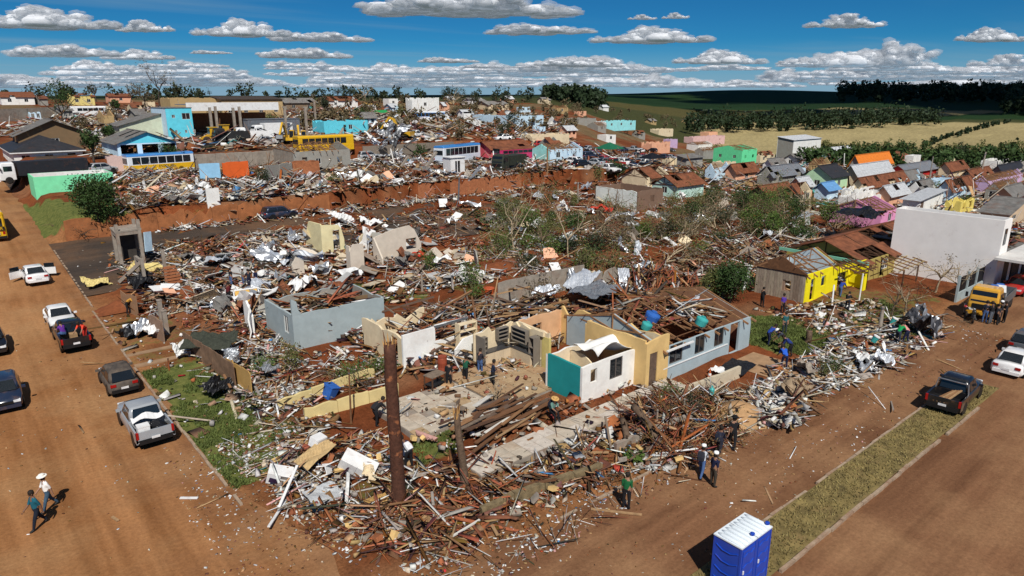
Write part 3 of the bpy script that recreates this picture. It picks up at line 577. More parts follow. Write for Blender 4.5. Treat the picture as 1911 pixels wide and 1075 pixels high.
HS = [
 # name, label, xl, xc, yc, xr, ytop, wall, kwargs        (pixel columns of the far left corner, near corner, far right corner)
 ('shed_building', 'low mint green block with flat top on the grass beside the dark tree', 59, 69, 373, 216, 331, MINT, dict(roof='none', inner=WALLW, ops=[('F', 5.2, .9, 1.1, .8, 'hole')])),
 ('house', 'white house under a black hipped tile roof behind the truck', 8, 30, 315, 158, 284, WALLW, dict(roof='hip', roof_m=BLKT, rise=2.0, wF=3, wL=1)),
 ('house', 'brown gabled house with a grey patched roof above the black roofed house', (9,), 38, 284, 172, 252, BROWNW, dict(roof='gv', roof_m=FIBRO, rise=2.2, wF=1, ov=.7, miss=.05)),
 ('house', 'open porch house with bright aqua gable and stripped grey roof', 192, 222, 296, 332, 271, PALEB, dict(roof='gv', roof_m=FIBRO, rise=1.6, gable_m=AQUA, miss=.12, ops=[('F', 1.6, 0, 2.3, 2.0, 'hole'), ('F', 4.6, 0, 2.3, 2.0, 'hole'), ('F', 7.6, 0, 2.3, 2.0, 'hole'), ('F', 10.4, 0, 2.1, 2.0, 'hole')], inner=DARKROOM)),
 ('garden_wall', 'pale pink boundary wall below the aqua gabled house', (2.2,), 203, 320, 252, 293, P('pale_pink', (206, 178, 170)), dict(cat='wall')),
 ('house', 'pale green lean-to house with long sloping top beside the blue tower house', (9,), 226, 262, 310, 236, PALEG, dict(roof='shed_u', roof_m=FIBRO, rise=2.4, ops=[('F', 2.6, 1.2, 2.4, .5, 'win')])),
 ('house', 'bright blue two storey box house with small windows', 289, 316, 262, 364, 202, AQUA, dict(roof='flat', left_m=PALEB, ops=[('F', 3.6, 3.9, 1.5, 1.2, 'win'), ('F', 1.3, 4.2, .6, .6, 'win'), ('F', 1.5, 1.3, .45, .6, 'win'), ('F', 3.3, 1.3, .45, .6, 'win'), ('F', 4.8, 1.3, .45, .6, 'win')])),
 ('warehouse', 'long beige windowless building with a broken top edge', (10,), 322, 224, 415, 182, BEIGE, dict(brk=.25, cat='building')),
 ('house', 'beige flat fronted block with dark eave and red door', (8,), 417, 224, 530, 186, P('beige_b', (186, 160, 116)), dict(roof='shed_v', roof_m=pm('dark_roof', (.06, .045, .035)), rise=.8, wF=4, ops=[('F', 4.6, 0, 1.2, 2.4, 'door')])),
 ('house', 'far white house with a red tile roof at the left edge', (10,), 4, 196, 66, 181, WALLW, dict(roof='gu', roof_m=TILE, rise=1.6, miss=.08, wF=2)),
 ('house', 'far pale yellow house behind the bare tree', (8,), 134, 197, 178, 180, P('lemon', (222, 206, 130)), dict(roof='gu', roof_m=TILE, rise=1.0, miss=.5, wF=2)),
 ('house', 'far salmon house with a low tile roof right of the white bus', (8,), 206, 192, 247, 180, SALM, dict(roof='gu', roof_m=TILE, rise=1.0, miss=.2, wF=1)),
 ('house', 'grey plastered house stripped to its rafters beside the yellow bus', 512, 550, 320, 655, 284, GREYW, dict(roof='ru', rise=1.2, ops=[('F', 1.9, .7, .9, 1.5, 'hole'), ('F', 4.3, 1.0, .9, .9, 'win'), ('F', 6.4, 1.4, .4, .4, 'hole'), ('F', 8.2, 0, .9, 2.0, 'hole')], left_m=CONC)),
 ('annex', 'orange brick annex with one dark hole below the stripped grey house', (3,), 549, 338, 598, 303, BRICK, dict(roof='none', brk=.2, ops=[('F', 1.0, 1.3, .5, .5, 'hole')], cat='house')),
 ('house', 'bright aqua wall of a roofless house with a sloping broken end', (6,), 606, 252, 688, 226, AQUA, dict(brk=.25, ops=[('F', 5.0, .1, .7, 2.0, 'hole'), ('F', 6.4, 1.1, .9, 1.0, 'win'), ('F', .9, .9, .5, .9, 'hole')])),
 ('house', 'far low white house under a broken tile roof on the skyline', (8,), 613, 201, 668, 188, WALLW, dict(roof='gu', roof_m=TILE, rise=1.5, miss=.3, wF=2)),
 ('house', 'far small white cube house with one dark window on the skyline', (5,), 726, 198, 743, 184, WALLW, dict(wF=1, brk=.1)),
 ('house', 'far white two storey house with its roof torn off, bus in front', 758, 770, 216, 820, 182, WALLW, dict(brk=.5, floors=2, ops=[('F', 5.6, 3.4, 1.2, 1.2, 'win'), ('F', 2.6, 3.2, 1.0, 1.2, 'hole'), ('F', 3.4, 0, 4.2, 2.3, 'hole')])),
 ('house', 'far cream house under a collapsing grey gable roof on the skyline', (9,), 912, 206, 950, 196, CREAM, dict(roof='gu', roof_m=FIBRO, rise=1.5, miss=.2, wF=2)),
 ('house', 'far white walled house with a grey slanted roof on the skyline', (8,), 880, 197, 906, 188, WALLW, dict(roof='gu', roof_m=FIBRO, rise=1.3, miss=.25, wF=1)),
 ('house', 'long pale blue house wall behind the white bus', 882, 966, 240, 1014, 216, PALEB, dict(brk=.2, wF=2, wL=3)),
 ('house', 'pink gabled house beside the bus under a rust red tile roof', 886, 917, 300, 990, 284, P('deep_pink', (214, 88, 104)), dict(roof='gu', roof_m=TILE, rise=1.3, miss=.05, wF=2)),
 ('house', 'white and pale blue house with stripped roof left of the parked cars', 993, 1026, 304, 1087, 280, PALEB, dict(roof='ru', rise=1.0, left_m=P('aqua_pale', (160, 226, 220)), wF=2)),
 ('house', 'cream ruin wall behind the red car', (5,), 993, 272, 1062, 252, CREAM, dict(brk=.3)),
 ('house', 'tiny white box house left of the parked cars', (4,), 1131, 265, 1149, 254, WALLW, dict(wF=1)),
 ('house', 'far white and aqua ruin on the ridge', (7,), 1132, 240, 1186, 226, P('aqua2', (150, 220, 224)), dict(brk=.5, wF=3, left_m=WALLW)),
 ('house', 'far cream ruin with two dark gaps below the olive field', (6,), 1229, 252, 1256, 241, CREAM, dict(brk=.4, wF=2, wins='hole')),
 ('house', 'pink ruin with a white end below the tree belt', (6,), 1293, 270, 1352, 256, P('rose', (214, 178, 176)), dict(brk=.35, wF=3, wins='hole')),
 ('house', 'bright green gabled house right of the parked cars', 1330, 1383, 305, 1411, 280, GREEN, dict(roof='ru', rise=1.2, wF=2, wL=2)),
 ('house', 'small cream roofless house below the green house', 1327, 1350, 325, 1372, 303, CREAM, dict(brk=.4, wF=1)),
 ('house', 'salmon house with a hipped tile roof below the green house', 1352, 1372, 342, 1412, 322, SALM, dict(roof='gu', roof_m=TILE, rise=1.3, miss=.08, wF=1)),
 ('house', 'long low house with white side wall and bare brown end wall', 1110, 1189, 393, 1236, 357, P('brown_block', (124, 100, 84)), dict(left_m=P('white_aqua', (222, 228, 222), .35), brk=.12, roof='none', ops=[('F', 3.4, 1.0, 1.0, 1.0, 'hole')])),
 ('house', 'half tiled house with pale aqua slab behind the fallen trees', 1216, 1262, 372, 1312, 352, P('aqua3', (190, 226, 214)), dict(roof='gu', roof_m=TILE, rise=1.4, miss=.22, wL=1)),
 ('house', 'rust tiled house behind the brown end wall', 1160, 1204, 356, 1250, 341, CREAM, dict(roof='gu', roof_m=TILE, rise=1.4, miss=.3)),
 ('house', 'brown tile roofed shack among the fallen branches', 1395, 1432, 392, 1482, 368, BROWNW, dict(roof='gu', roof_m=TILE, rise=1.3, miss=.12, wF=1)),
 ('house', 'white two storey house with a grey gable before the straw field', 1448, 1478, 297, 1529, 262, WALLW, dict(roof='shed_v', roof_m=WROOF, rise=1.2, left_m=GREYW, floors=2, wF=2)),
 ('house', 'mint gabled house under a black roof with white patches', 1497, 1548, 360, 1579, 330, P('mint_pale', (190, 226, 184)), dict(roof='gu', roof_m=BLKT, rise=1.7, wL=1, wF=1, miss=.06)),
 ('house', 'grey house with a slate grey sheet roof left of the mint gable', 1412, 1440, 350, 1497, 332, GREYW, dict(roof='gu', roof_m=GROOF, rise=1.5, miss=.08, wF=2)),
 ('house', 'cream house with a clean white metal roof and two dark windows', 1572, 1596, 352, 1662, 326, CREAM, dict(roof='gu', roof_m=WROOF, rise=1.6, wF=2, frame=(.1, .1, .1))),
 ('house', 'house covered by a bright orange tarpaulin roof', 1588, 1602, 326, 1662, 313, GREYW, dict(roof='gu', roof_m=ORT, rise=1.9, wF=0)),
 ('house', 'bright red wooden house under a dark grey roof', 1655, 1690, 342, 1746, 322, REDW, dict(roof='gu', roof_m=GROOF, rise=1.2, wF=1, wL=1)),
 ('house', 'house under white plastic sheeting by the straw field', 1535, 1560, 292, 1592, 281, GREYW, dict(roof='gu', roof_m=WROOF, rise=1.2)),
 ('house', 'grey blue roofed house right of the orange tarpaulin', 1614, 1640, 305, 1668, 294, PALEB, dict(roof='gu', roof_m=GROOF, rise=1.2)),
 ('house', 'tall plain white firewall house between two tile roofs', 1692, 1702, 312, 1716, 291, WALLW, dict()),
 ('house', 'tile roofed house behind the tall white firewall', (8,), 1660, 312, 1700, 300, SALM, dict(roof='gu', roof_m=TILE, rise=1.2, miss=.1)),
 ('house', 'rust red roofed house in front of the green valley shrubs', 1752, 1770, 336, 1802, 322, CREAM, dict(roof='gu', roof_m=TILE, rise=1.2, miss=.1, wF=1)),
 ('house', 'dark roofed house by the leaning concrete pole', 1846, 1868, 344, 1908, 326, GREYW, dict(roof='gu', roof_m=BLKT, rise=1.4, miss=.1, wF=1)),
 ('house', 'lilac white wrecked house behind the leaning pole', 1815, 1840, 362, 1905, 344, LILAC, dict(roof='ru', rise=1.0, wF=3)),
 ('house', 'long white roofless row house behind the pink house', 1562, 1600, 396, 1662, 372, WALLW, dict(brk=.25, wF=2, wins='hole', roof='none')),
 ('house', 'white gabled house with a blue door cloth above the big white hall', 1690, 1710, 402, 1756, 378, WALLW, dict(roof='shed_u', roof_m=WROOF, rise=.8, ops=[('F', 1.6, 0, 1.4, 1.9, 'door')])),
 ('house', 'pale blue low house under rust tiles right of the green tree', 1760, 1772, 378, 1815, 366, PALEB, dict(roof='gu', roof_m=TILE, rise=1.4, miss=.25)),
 ('house', 'yellow fragment of a house behind the big white hall', 1768, 1790, 402, 1815, 389, P('yellow_pale', (226, 206, 110)), dict(brk=.6, wF=2, wins='hole')),
 ('house', 'small blue roofed porch house left of the mint gable', 1527, 1542, 378, 1562, 362, PALEB, dict(roof='gu', roof_m=pm('blue_roof', (.13, .3, .55), rough=.5), rise=.9)),
 ('house', 'rust tiled house under loose boards right of the mint gable', 1588, 1610, 372, 1690, 360, CREAM, dict(roof='gu', roof_m=TILE, rise=1.3, miss=.3)),
 ('house', 'beige gabled house with a slot window at the right edge', (3.2,), 1876, 430, 1930, 405, P('beige_c', (206, 182, 152)), dict(roof='gv', roof_m=FIBRO, rise=1.4, ops=[('F', 3.0, 1.2, 1.8, .6, 'win')])),
 ('house', 'far tiled shack with cream wall among wreckage at right', 1790, 1812, 352, 1850, 338, CREAM, dict(roof='gu', roof_m=TILE, rise=1.2, miss=.3)),
 ('house', 'grey walled ruin on the ridge above the parked cars', 1050, 1080, 232, 1112, 221, GREYW, dict(brk=.2)),
 ('house', 'far peach ruin with tile heap between the ridge and parked cars', 1196, 1216, 282, 1250, 266, SALM, dict(brk=.6, wF=2, wins='hole')),
 ('house', 'lilac ruin fragment right of the peach ruin', (4,), 1250, 275, 1264, 260, LILAC, dict(brk=.4)),
 ('house', 'grey wall shack under a green cloth right of the black awning', 1262, 1280, 318, 1310, 296, GREYW, dict(roof='shed_v', roof_m=FIBRO, rise=.6, ops=[('F', 2.2, 0, 1.0, 1.9, 'door')])),
 ('house', 'cream ruin with open rooms left of the green cloth shack', 1235, 1250, 314, 1272, 297, CREAM, dict(brk=.5, wF=2, wins='hole')),
 ('house', 'far gray roofed house at the top centre beyond the shed columns', (9,), 534, 208, 592, 192, P('taupe', (130, 110, 88)), dict(roof='gu', roof_m=FIBRO, rise=1.5, miss=.12, wF=2)),
]
for (nm, lb, xl, xc, yc, xr, yt, wm, kw) in HS: house(nm, lb, xl, xc, yc, xr, yt, wm, **kw)

# the crowd of small damaged houses that fills the far town
rsH = random.Random(21); TAKEN = [((x[2] if not isinstance(x[2], tuple) else x[3]) + (x[5] if not isinstance(x[5], tuple) else x[3])) / 2 for x in HS]; TK = [(c, x[4]) for c, x in zip(TAKEN, HS)]
FW = [('white', WALLW), ('cream', CREAM), ('grey', GREYW), ('pale blue', PALEB), ('salmon', SALM), ('beige', BEIGE), ('white', WALLW), ('grey', GREYW), ('cream', CREAM)]; FRf = [ ('broken tile roof', 'gu', TILE, .4), ('grey sheet roof', 'gu', FIBRO, .15), ('no roof left', 'none', None, 0), ('bare rafters', 'ru', None, 0), ('white sheet roof', 'gu', WROOF, .15), ('no roof left', 'none', None, 0)]
FZ = [('on the upper terraces at left', 20, 620, 196, 236, 15), ('on the ridge right of the centre', 640, 1130, 192, 240, 22), ('in the crowd left of the green hill', 1000, 1330, 232, 300, 26), ('in the crowd below the straw field', 1290, 1560, 288, 352, 11), ('in the crowd beside the valley shrubs', 1480, 1905, 312, 392, 13)]
for zn, x0, x1, y0, y1, n in FZ:
    k = 0; tries = 0
    while k < n and tries < 400:
        tries += 1; x = rsH.uniform(x0, x1); y = rsH.uniform(y0, y1); w = rsH.uniform(26, 46) * (.55 + (y - 180) / 200)
        if 1050 < x < 1270 and 266 < y < 330: continue
        if x < 620 and y > 215 and x > 360: continue
        if any(abs(x - q) < 30 + w * .3 and abs(y - r) < 13 for q, r in TK): continue
        TK.append((x, y)); cn, wm = rsH.choice(FW); rn, rf, rm, ms = rsH.choice(FRf); s_ = rsH.uniform(.3, .6)
        house('house', 'far %s house with %s %s' % (cn, rn, zn), x - w * s_, x, y, x + w * (1 - s_), y - w * rsH.uniform(.22, .32), wm, roof=rf, roof_m=rm, rise=1.2, miss=ms, brk=.3 if rf == 'none' else 0, wF=rsH.choice([0, 1, 2]), wL=rsH.choice([0, 1]), group='far houses ' + zn, raft=False, wins=rsH.choice(['win', 'hole'])); k += 1
# ------------------------------------------------------------------ foreground ruins
t = house('wrecked_house', 'roofless blue grey house with a tall broken corner left of the snapped pine', 499, 551, 653, 719, 592, BLUEGREY, inner=P('dim_in', (150, 146, 138), .4), brk=.05, brkB=.1, ops=[('L', 1.25, .95, .75, 1.3, 'win')], hh=2.55)
du, dv_, _h = t['dims']
obj('corner_spike', MB().prism([(0, 2.5), (.7, 2.5), (.45, 2.9), (.38, 3.5), (0, 3.75)], lambda u, v: (u, -.004, v), lambda u, v: (u, .156, v)), [BLUEGREY], t)
for x0, y0, x1, y1, z in ((3.2, .2, 3.2, dv_ - .2, 2.2), (.2, 3.0, 3.0, 3.0, 1.9), (5.4, 2.2, du - .2, 2.2, 2.3)):
    obj('partition_wall', wall(MB(), (x0, y0), (x1, y1), z, .13, (), broken(math.hypot(x1 - x0, y1 - y0), z, .12, .8, .6)), [BROWNW, BROWNW], t)
obj('floor', MB().box((du / 2, dv_ / 2, .12), (du - .4, dv_ - .4, .1)), CONC, t)
p = at(499, 640)
t = thing('wall_fragment', 'white leaning wall fragment with a peeled strip left of the blue grey house', 'wall', (p.x - .2, p.y + 2.2, p.z))
obj('slab', wall(MB(), (0, 1.6), (0, 0), 2.4, .14, (), [(0, 2.3), (.6, 2.5), (1.6, 1.5)]), [WALLW, WALLW], t); obj('peeled_strip', MB().tube([(-.1, -.2, 2.5), (-.35, -.3, 1.4), (-.3, -.5, .5), (-.5, -.6, 0)], [.05, .09, .07, .03], 5), WALLW, t)
# the teal room, the beige doorway and the stripped blue grey wing in one row along the walkway
t = house('wrecked_house', 'roofless white room with a teal end wall beside the walkway', 1018, 1085, 757, 1203, 686, P('white_old', (232, 230, 224), .3), left_m=TEAL, inner=P('cream_in', (224, 206, 176), .3), brk=.05, brkB=.15, ops=[('F', .98, 1.2, .55, .85, 'hole'), ('F', 2.95, .95, 1.15, 1.3, 'win')], frame=(.12, .1, .09))
du, dv_, _h = t['dims']; TW = t.location.copy(); TWd = du
obj('partition_wall', wall(MB(), (1.9, dv_ - .2), (1.9, .2), _h - .3, .12, (), broken(dv_ - .4, _h - .2, .2)), [CREAM, CREAM], t)
mb = MB(); mb.grid(lambda u, v: (1.6 + 3.2 * u, .3 + 2.2 * v, _h + .35 + .35 * math.sin(u * 5 + v * 3) * (1 - v * .5) + .2 * math.sin(v * 9 + u * 2) - .4 * abs(u - .5)), 14, 10)
solid(tag(obj('ceiling_membrane', mb, WALLW, None, t.location, smooth=True), 'torn white ceiling membrane sagging over the teal ended room', 'sheet'), .02)
t = house('wrecked_house', 'narrow beige doorway block with a brown door between the white room and blue grey wing', (5.2,), 1203, 727, 1234, 652, OCHRE, inner=CREAM, brk=.12, brkB=.5, ops=[('F', .72, .05, .75, 2.2, 'door')], hh=3.2)
p = at(1234, 713)
CW = house('wrecked_house', 'blue grey wing with three dark windows under bare brown trusses', (8.6,), 1234.5, 713, 1397, 651, P('bluegrey_b', (160, 176, 182), .2), roof='ru', rise=1.25, inner=P('tan_in', (150, 110, 84)), gable_m=None, ops=[('F', 1.35, 1.0, 1.35, 1.25, 'win'), ('F', 3.9, 1.0, 1.1, 1.25, 'win'), ('F', 6.1, 1.0, 1.1, 1.25, 'win'), ('F', 8.0, .02, 1.15, 2.2, 'hole')], frame=(.09, .08, .075), ov=.35)
du, dv_, _h = CW['dims']
obj('plinth_band', MB().box((3.6, -.03, .86), (7.1, .05, .07)), WHITE, CW)
obj('gutter', MB().bar((-.1, -.36, _h - .05), (2.6, -.36, _h - .02), .12, .1), WHITE, CW)
# kitchen corner and its white neighbour
t = thing('kitchen_ruin', 'open kitchen corner with beige cabinets standing without walls or roof', 'kitchen', (28.4, 34.3, 0))
obj('wall', wall(MB(), (-2.9, 0), (.5, 0), 2.5, .14, (), broken(3.4, 2.5, .25)), [CREAM, CREAM], t)
obj('wall', wall(MB(), (.36, .0), (.36, -3.2), 2.6, .14, [(2.55, 3.2, -.2, 2.2)], broken(3.2, 2.6, .2)), [CREAM, CREAM], t)
KB = P('cabinet_beige', (196, 178, 150), .15); KG = P('cabinet_grey', (120, 112, 102), .15)
def cabinet(c, d, rz, doors, open_=False):
    k = MB(); w, dd, hh = d
    if not open_: k.box((0, 0, hh / 2), d)
    else:
        for q in (-1, 1): k.box((q * (w / 2 - .015), 0, hh / 2), (.03, dd, hh))
        k.box((0, dd / 2 - .01, hh / 2), (w, .02, hh))
        for q in range(4): k.box((0, 0, .02 + q * (hh - .04) / 3), (w - .06, dd - .02, .03))
    o = obj('cabinet', k, KG if open_ else KB, t, c, (0, 0, rz))
    if not open_:
        for i in range(doors): obj('cabinet_door', MB().box((-w / 2 + w * (i + .5) / doors, -dd / 2 - .012, hh / 2), (w / doors - .02, .02, hh - .08)), KB, o)
cabinet((-1.3, -.35, .1), (2.3, .6, .85), 0, 3); cabinet((0, -1.6, .1), (2.2, .6, .85), -PI / 2, 3)
cabinet((-.0, -1.3, 1.45), (1.5, .36, .95), -PI / 2, 0, True); cabinet((-.7, -.25, 1.5), (.9, .36, .85), 0, 0, True); cabinet((-2.35, -.25, 1.0), (.55, .36, 1.0), 0, 0, True); cabinet((0, -2.75, .1), (.5, .6, 2.1), -PI / 2, 0, True)
obj('side_panel', MB().box((-2.75, -.5, 1.1), (.06, 1.0, 2.2)), KG, t)
obj('countertop', MB().box((-1.3, -.36, .98), (2.4, .66, .05)).box((0, -1.75, .981), (.66, 2.1, .05)), pm('dark_stone', (.05, .05, .055), rough=.3), t)
t = thing('wrecked_house', 'white kitchen side wall with a wide gap and shelf behind the snapped pine', 'house', (21.6, 36.9, 0))
obj('wall', wall(MB(), (0, 0), (5.2, 0), 2.35, .16, [(2.55, 5.1, 1.35, 2.5)], [(0, 2.35), (2.5, 2.4), (5.2, 2.1)]), [WALLW, CREAM], t); obj('wall', wall(MB(), (0, 5.6), (0, .16), 2.3, .16, [(4.1, 4.9, -.1, 2.0)], broken(5.4, 2.3, .3)), [CREAM, CREAM], t)
obj('wall', wall(MB(), (5.2, 5.6), (0, 5.6), 2.0, .16, (), broken(5.2, 2.0, .4)), [CREAM, CREAM], t); obj('lintel', MB().bar((2.5, -.05, 2.42), (5.2, -.05, 2.5), .2, .12), STEEL, t)
t = thing('shelf_rack', 'tall open cream shelf rack full of rubble beside the kitchen corner', 'shelf', (26.1, 36.0, 0))
for k in range(5): obj('shelf', MB().box((0, 0, .5 + .5 * k), (1.5, .5, .05)), CREAM, t)
for q in (-.72, .72): obj('upright', MB().box((q, 0, 1.3), (.07, .52, 2.6)), CREAM, t)
t = thing('wall_fragment', 'short white half wall behind the standing people in the kitchen', 'wall', (24.6, 35.2, 0)); obj('slab', wall(MB(), (0, 0), (2.3, 0), 1.6, .14, (), [(0, 1.1), (.7, 1.75), (2.3, 1.9)]), [WALLW, WALLW], t)
t = thing('wrecked_house', 'beige roofless room with a dark window behind the teal ended room', 'house', (28.9, 30.7, 0))
obj('wall', wall(MB(), (0, 3.2), (0, 0), 2.6, .16, (), broken(3.2, 2.6, .1)), [CREAM, CREAM], t); obj('wall', wall(MB(), (0, 3.2), (4.4, 3.2), 2.6, .16, [(1.1, 2.3, .9, 2.0)], broken(4.4, 2.6, .25)), [P('apricot', (216, 170, 128)), CREAM], t); obj('wall', wall(MB(), (4.4, -2.0), (4.4, 3.2), 2.9, .16, (), broken(5.2, 3.0, .5)), [OCHRE, OCHRE], t)
obj('doorframe', MB().box((.08, .3, 1.1), (.2, .7, 2.2)), P('yellow_frame', (206, 190, 120)), t)
# floors
FLOORM = pm('pale_floor', (.5, .43, .34), var=.3, scale=1.4, bump=.15, dirt=.45, dcol=(.33, .2, .11)); SANDF = pm('sandy_floor', (.4, .28, .16), var=.25, scale=1.3, bump=.3, dirt=.3)
def floor_tiles(name, label, a0, a1, b0, b1, z, st, mats, miss=.05):
    t = thing(name, label, 'floor', (a0, b0, 0)); na = int((a1 - a0) / st); nb = int((b1 - b0) / st); me = [MB().box((0, 0, 0), (st - .02, st - .02, .06)).mesh('tile', [m]) for m in mats]
    for i in range(na):
        for j in range(nb):
            if random.random() < miss: continue
            link('tile', random.choice(me), t, (st * (i + .5), st * (j + .5), z + U(-.008, .012)), (U(-.008, .008), U(-.008, .008), 0))
    obj('bed', MB().box((na * st / 2, nb * st / 2, z - .25), (na * st, nb * st, .42)), CONC, t); return t
floor_tiles('patio_floor', 'pale tiled patio in front of the open kitchen', 17.0, 22.7, 28.0, 33.4, .22, .8, [FLOORM, FLOORM, SANDF], .06)
floor_tiles('room_floor', 'sandy littered floor between the patio and the teal wall', 22.8, 28.6, 28.0, 34.0, .2, 1.15, [SANDF, SANDF, pm('tan_floor', (.38, .25, .14), dirt=.4)], .03)
floor_tiles('walkway', 'white paved walkway along the teal ended room', 17.2, 33.2, 22.75, 24.35, .3, .8, [pm('pale_pave', (.55, .49, .42), var=.2, dirt=.3), FLOORM], .03)
# yellow house and the tile roofed ruin behind it
t = house('wooden_house', 'yellow walled house with a grey plank front and stripped porch', 1407, 1500, 566, 1560, 514, YEL, roof='ru', rise=1.25, inner=P('sky_in', (190, 206, 214)), left_m=P('old_plank', (150, 124, 104), .3), ops=[('F', 1.25, .05, .75, 1.95, 'hole'), ('F', 3.2, 1.0, .85, .95, 'hole'), ('L', 1.6, .8, .7, 1.0, 'hole'), ('L', 5.6, .5, .8, 1.5, 'hole')], ov=.35)
du, dv_, _h = t['dims']; YH = t
mg = MB(); mg.prism([(-.2, _h + .02), (dv_ + .2, _h + .02), (dv_ / 2, _h + 1.35)], lambda u, v: (-.14, u, v), lambda u, v: (-.05, u, v)); obj('gable_boards', mg, WOOD[0], t)
BW = [pm('board_%d' % i, c, var=.3, scale=5, rough=.9) for i, c in enumerate([(.3, .24, .18), (.36, .3, .22), (.24, .18, .13)])]
pmesh = [MB().box((0, 0, 0), (.04, .24, 1)).mesh('board', [m]) for m in BW]; y = .05
while y < dv_ - .1:
    for s0, s1 in ((0.0, .8), (.8, 1.8), (1.8, _h)) if (1.2 < y < 2.0) else ((0.0, _h),):
        if (1.2 < y < 2.0) and s0 == .8: continue
        if 5.2 < y < 6.0 and s0 == 0.0: continue
        o = link('board', random.choice(pmesh), t, (-.03, y + .13, (s0 + s1) / 2 - .1), (U(-.01, .01), 0, 0)); o.scale = (1, 1, (s1 - s0) + U(-.2, .1) * (random.random() < .3))
    y += .262
p = at(1563, 553); py_ = t.location
obj('porch_wall', wall(MB(), (du, 0), (du + 2.6, 0), 2.3, .16, [(-.1, 1.9, -.2, 1.7)], [(0, 2.4), (2.6, 2.3)]), [YEL, YEL], t); obj('porch_wall', wall(MB(), (du + 2.6, -1.6), (du + 2.6, 0), 2.3, .16, (), [(0, 2.2), (1.6, 2.35)]), [YEL, YEL], t); obj('porch_wall', wall(MB(), (du + .9, -1.6), (du + 2.6, -1.6), 2.25, .16, [(-.1, 1.0, -.2, 3)], None), [YEL, YEL], t)
for k in range(8):
    obj('porch_rafter', MB().bar((du - .6 + k * .5, .2, 2.75 + U(-.1, .1)), (du - .4 + k * .5, -2.2, 2.15 + U(-.2, .1)), .06, .09), random.choice(WOOD[:3]), t)
for yy in (-1.9, -1.0, -.1): obj('porch_beam', MB().bar((du - 1.2, yy, 2.3 + .2 * (yy + 2)), (du + 3.2, yy - .1, 2.15 + .2 * (yy + 2)), .07, .1), WOOD[2], t)
tag(obj('prop_post', MB().tube([(0, 0, 0), (.04, 0, 2.5)], .07, 8), WHITE, None, at(1603, 562)), 'white upright post under the stripped porch of the yellow house', 'post'); tag(obj('prop_post', MB().tube([(0, 0, 0), (.55, .3, 1.9)], .07, 8), WHITE, None, at(1552, 575)), 'leaning white post at the porch of the yellow house', 'post')
t = house('house', 'olive walled house under a dark brown tile roof behind the yellow house', (8,), 1610, 530, 1748, 492, P('olive_wall', (168, 150, 84), .4), roof='gu', roof_m=TILE, miss=.3, rise=1.5, ops=[('F', 4, .1, .9, 1.9, 'hole')], wF=2, ov=.6)
du, dv_, _h = t['dims']
obj('green_gutter', MB().bar((-.8, -.6, _h + .03), (-.8, dv_ + .4, _h + .03), .2, .28), P('seafoam', (120, 186, 160)), t)
for k in range(9): obj('veranda_rafter', MB().bar((1.5 + k * 1.1, -.5, _h - .1), (1.4 + k * 1.1, -3.0, _h - .55), .07, .1), WOOD[1], t)
for yy in (-1.1, -1.9, -2.7): obj('veranda_purlin', MB().bar((.8, yy, _h - .15 + .18 * yy + .1), (11, yy, _h - .12 + .18 * yy + .1), .05, .05), P('straw_wood', (170, 150, 96)), t)
for k in (1.6, 5, 9.8): obj('veranda_post', MB().bar((k, -2.9, -.2), (k, -2.9, _h - .5), .12), WOOD[2], t)
# big white hall
t = house('hall', 'big plain white hall wall with a flat windowless side', 1655, 1851, 542, (1.5,), 412, pm('hall_white', (.84, .82, .79), rough=.8, var=.06, scale=.8, bump=.05, dirt=.06), roof='none', cat='building'); du, dv_, _h = t['dims']
obj('low_roof', MB().box((8.0, 6, 3.1), (12.8, 12, .14)), FIBRO, t)
obj('low_wall', wall(MB(), (1.5, .3), (14, .3), 3.0, .2), [WALLW, WALLW], t)
obj('canopy', MB().box((5.5, -1.5, 3.25), (13.6, 2.96, .22)), P('canopy', (206, 204, 200)), t)
for k in range(4): obj('canopy_post', MB().box((.5 + k * 3.8, -2.6, 1.5), (.55, .3, 3.27)), WALLW, t)
for k in range(3): obj('shutter', MB().box((3.4 + k * 3.8, .22, 1.35), (2.6, .05, 2.7)), pm('dark_shutter', (.02, .02, .024), rough=.4, wave=('Z', 12)), t)
obj('upper_window', MB().box((.75, -.04, 5.0), (.6, .06, 1.5)), GLASS, t)
t = thing('gate_wall', 'low grey blue wall with black gate panels in front of the big hall', 'wall', (66.8, 18.9, 0))
obj('base_wall', wall(MB(), (0, 0), (7.2, 0), .8, .16), [BLUEGREY, BLUEGREY], t)
for k in range(3): obj('gate_panel', MB().box((1.2 + k * 2.3, .1, 1.5), (1.9, .05, 1.3)), BLACK, t); obj('gate_post', MB().box((.1 + k * 2.3, .08, 1.2), (.18, .18, 2.4)), BLUEGREY, t)
house('house', 'pink house with bare trusses and black sheeting beside the big hall', 1546, 1641, 428, 1674, 404, PINK, roof='ru', rise=1.5, wF=1, inner=PINK)
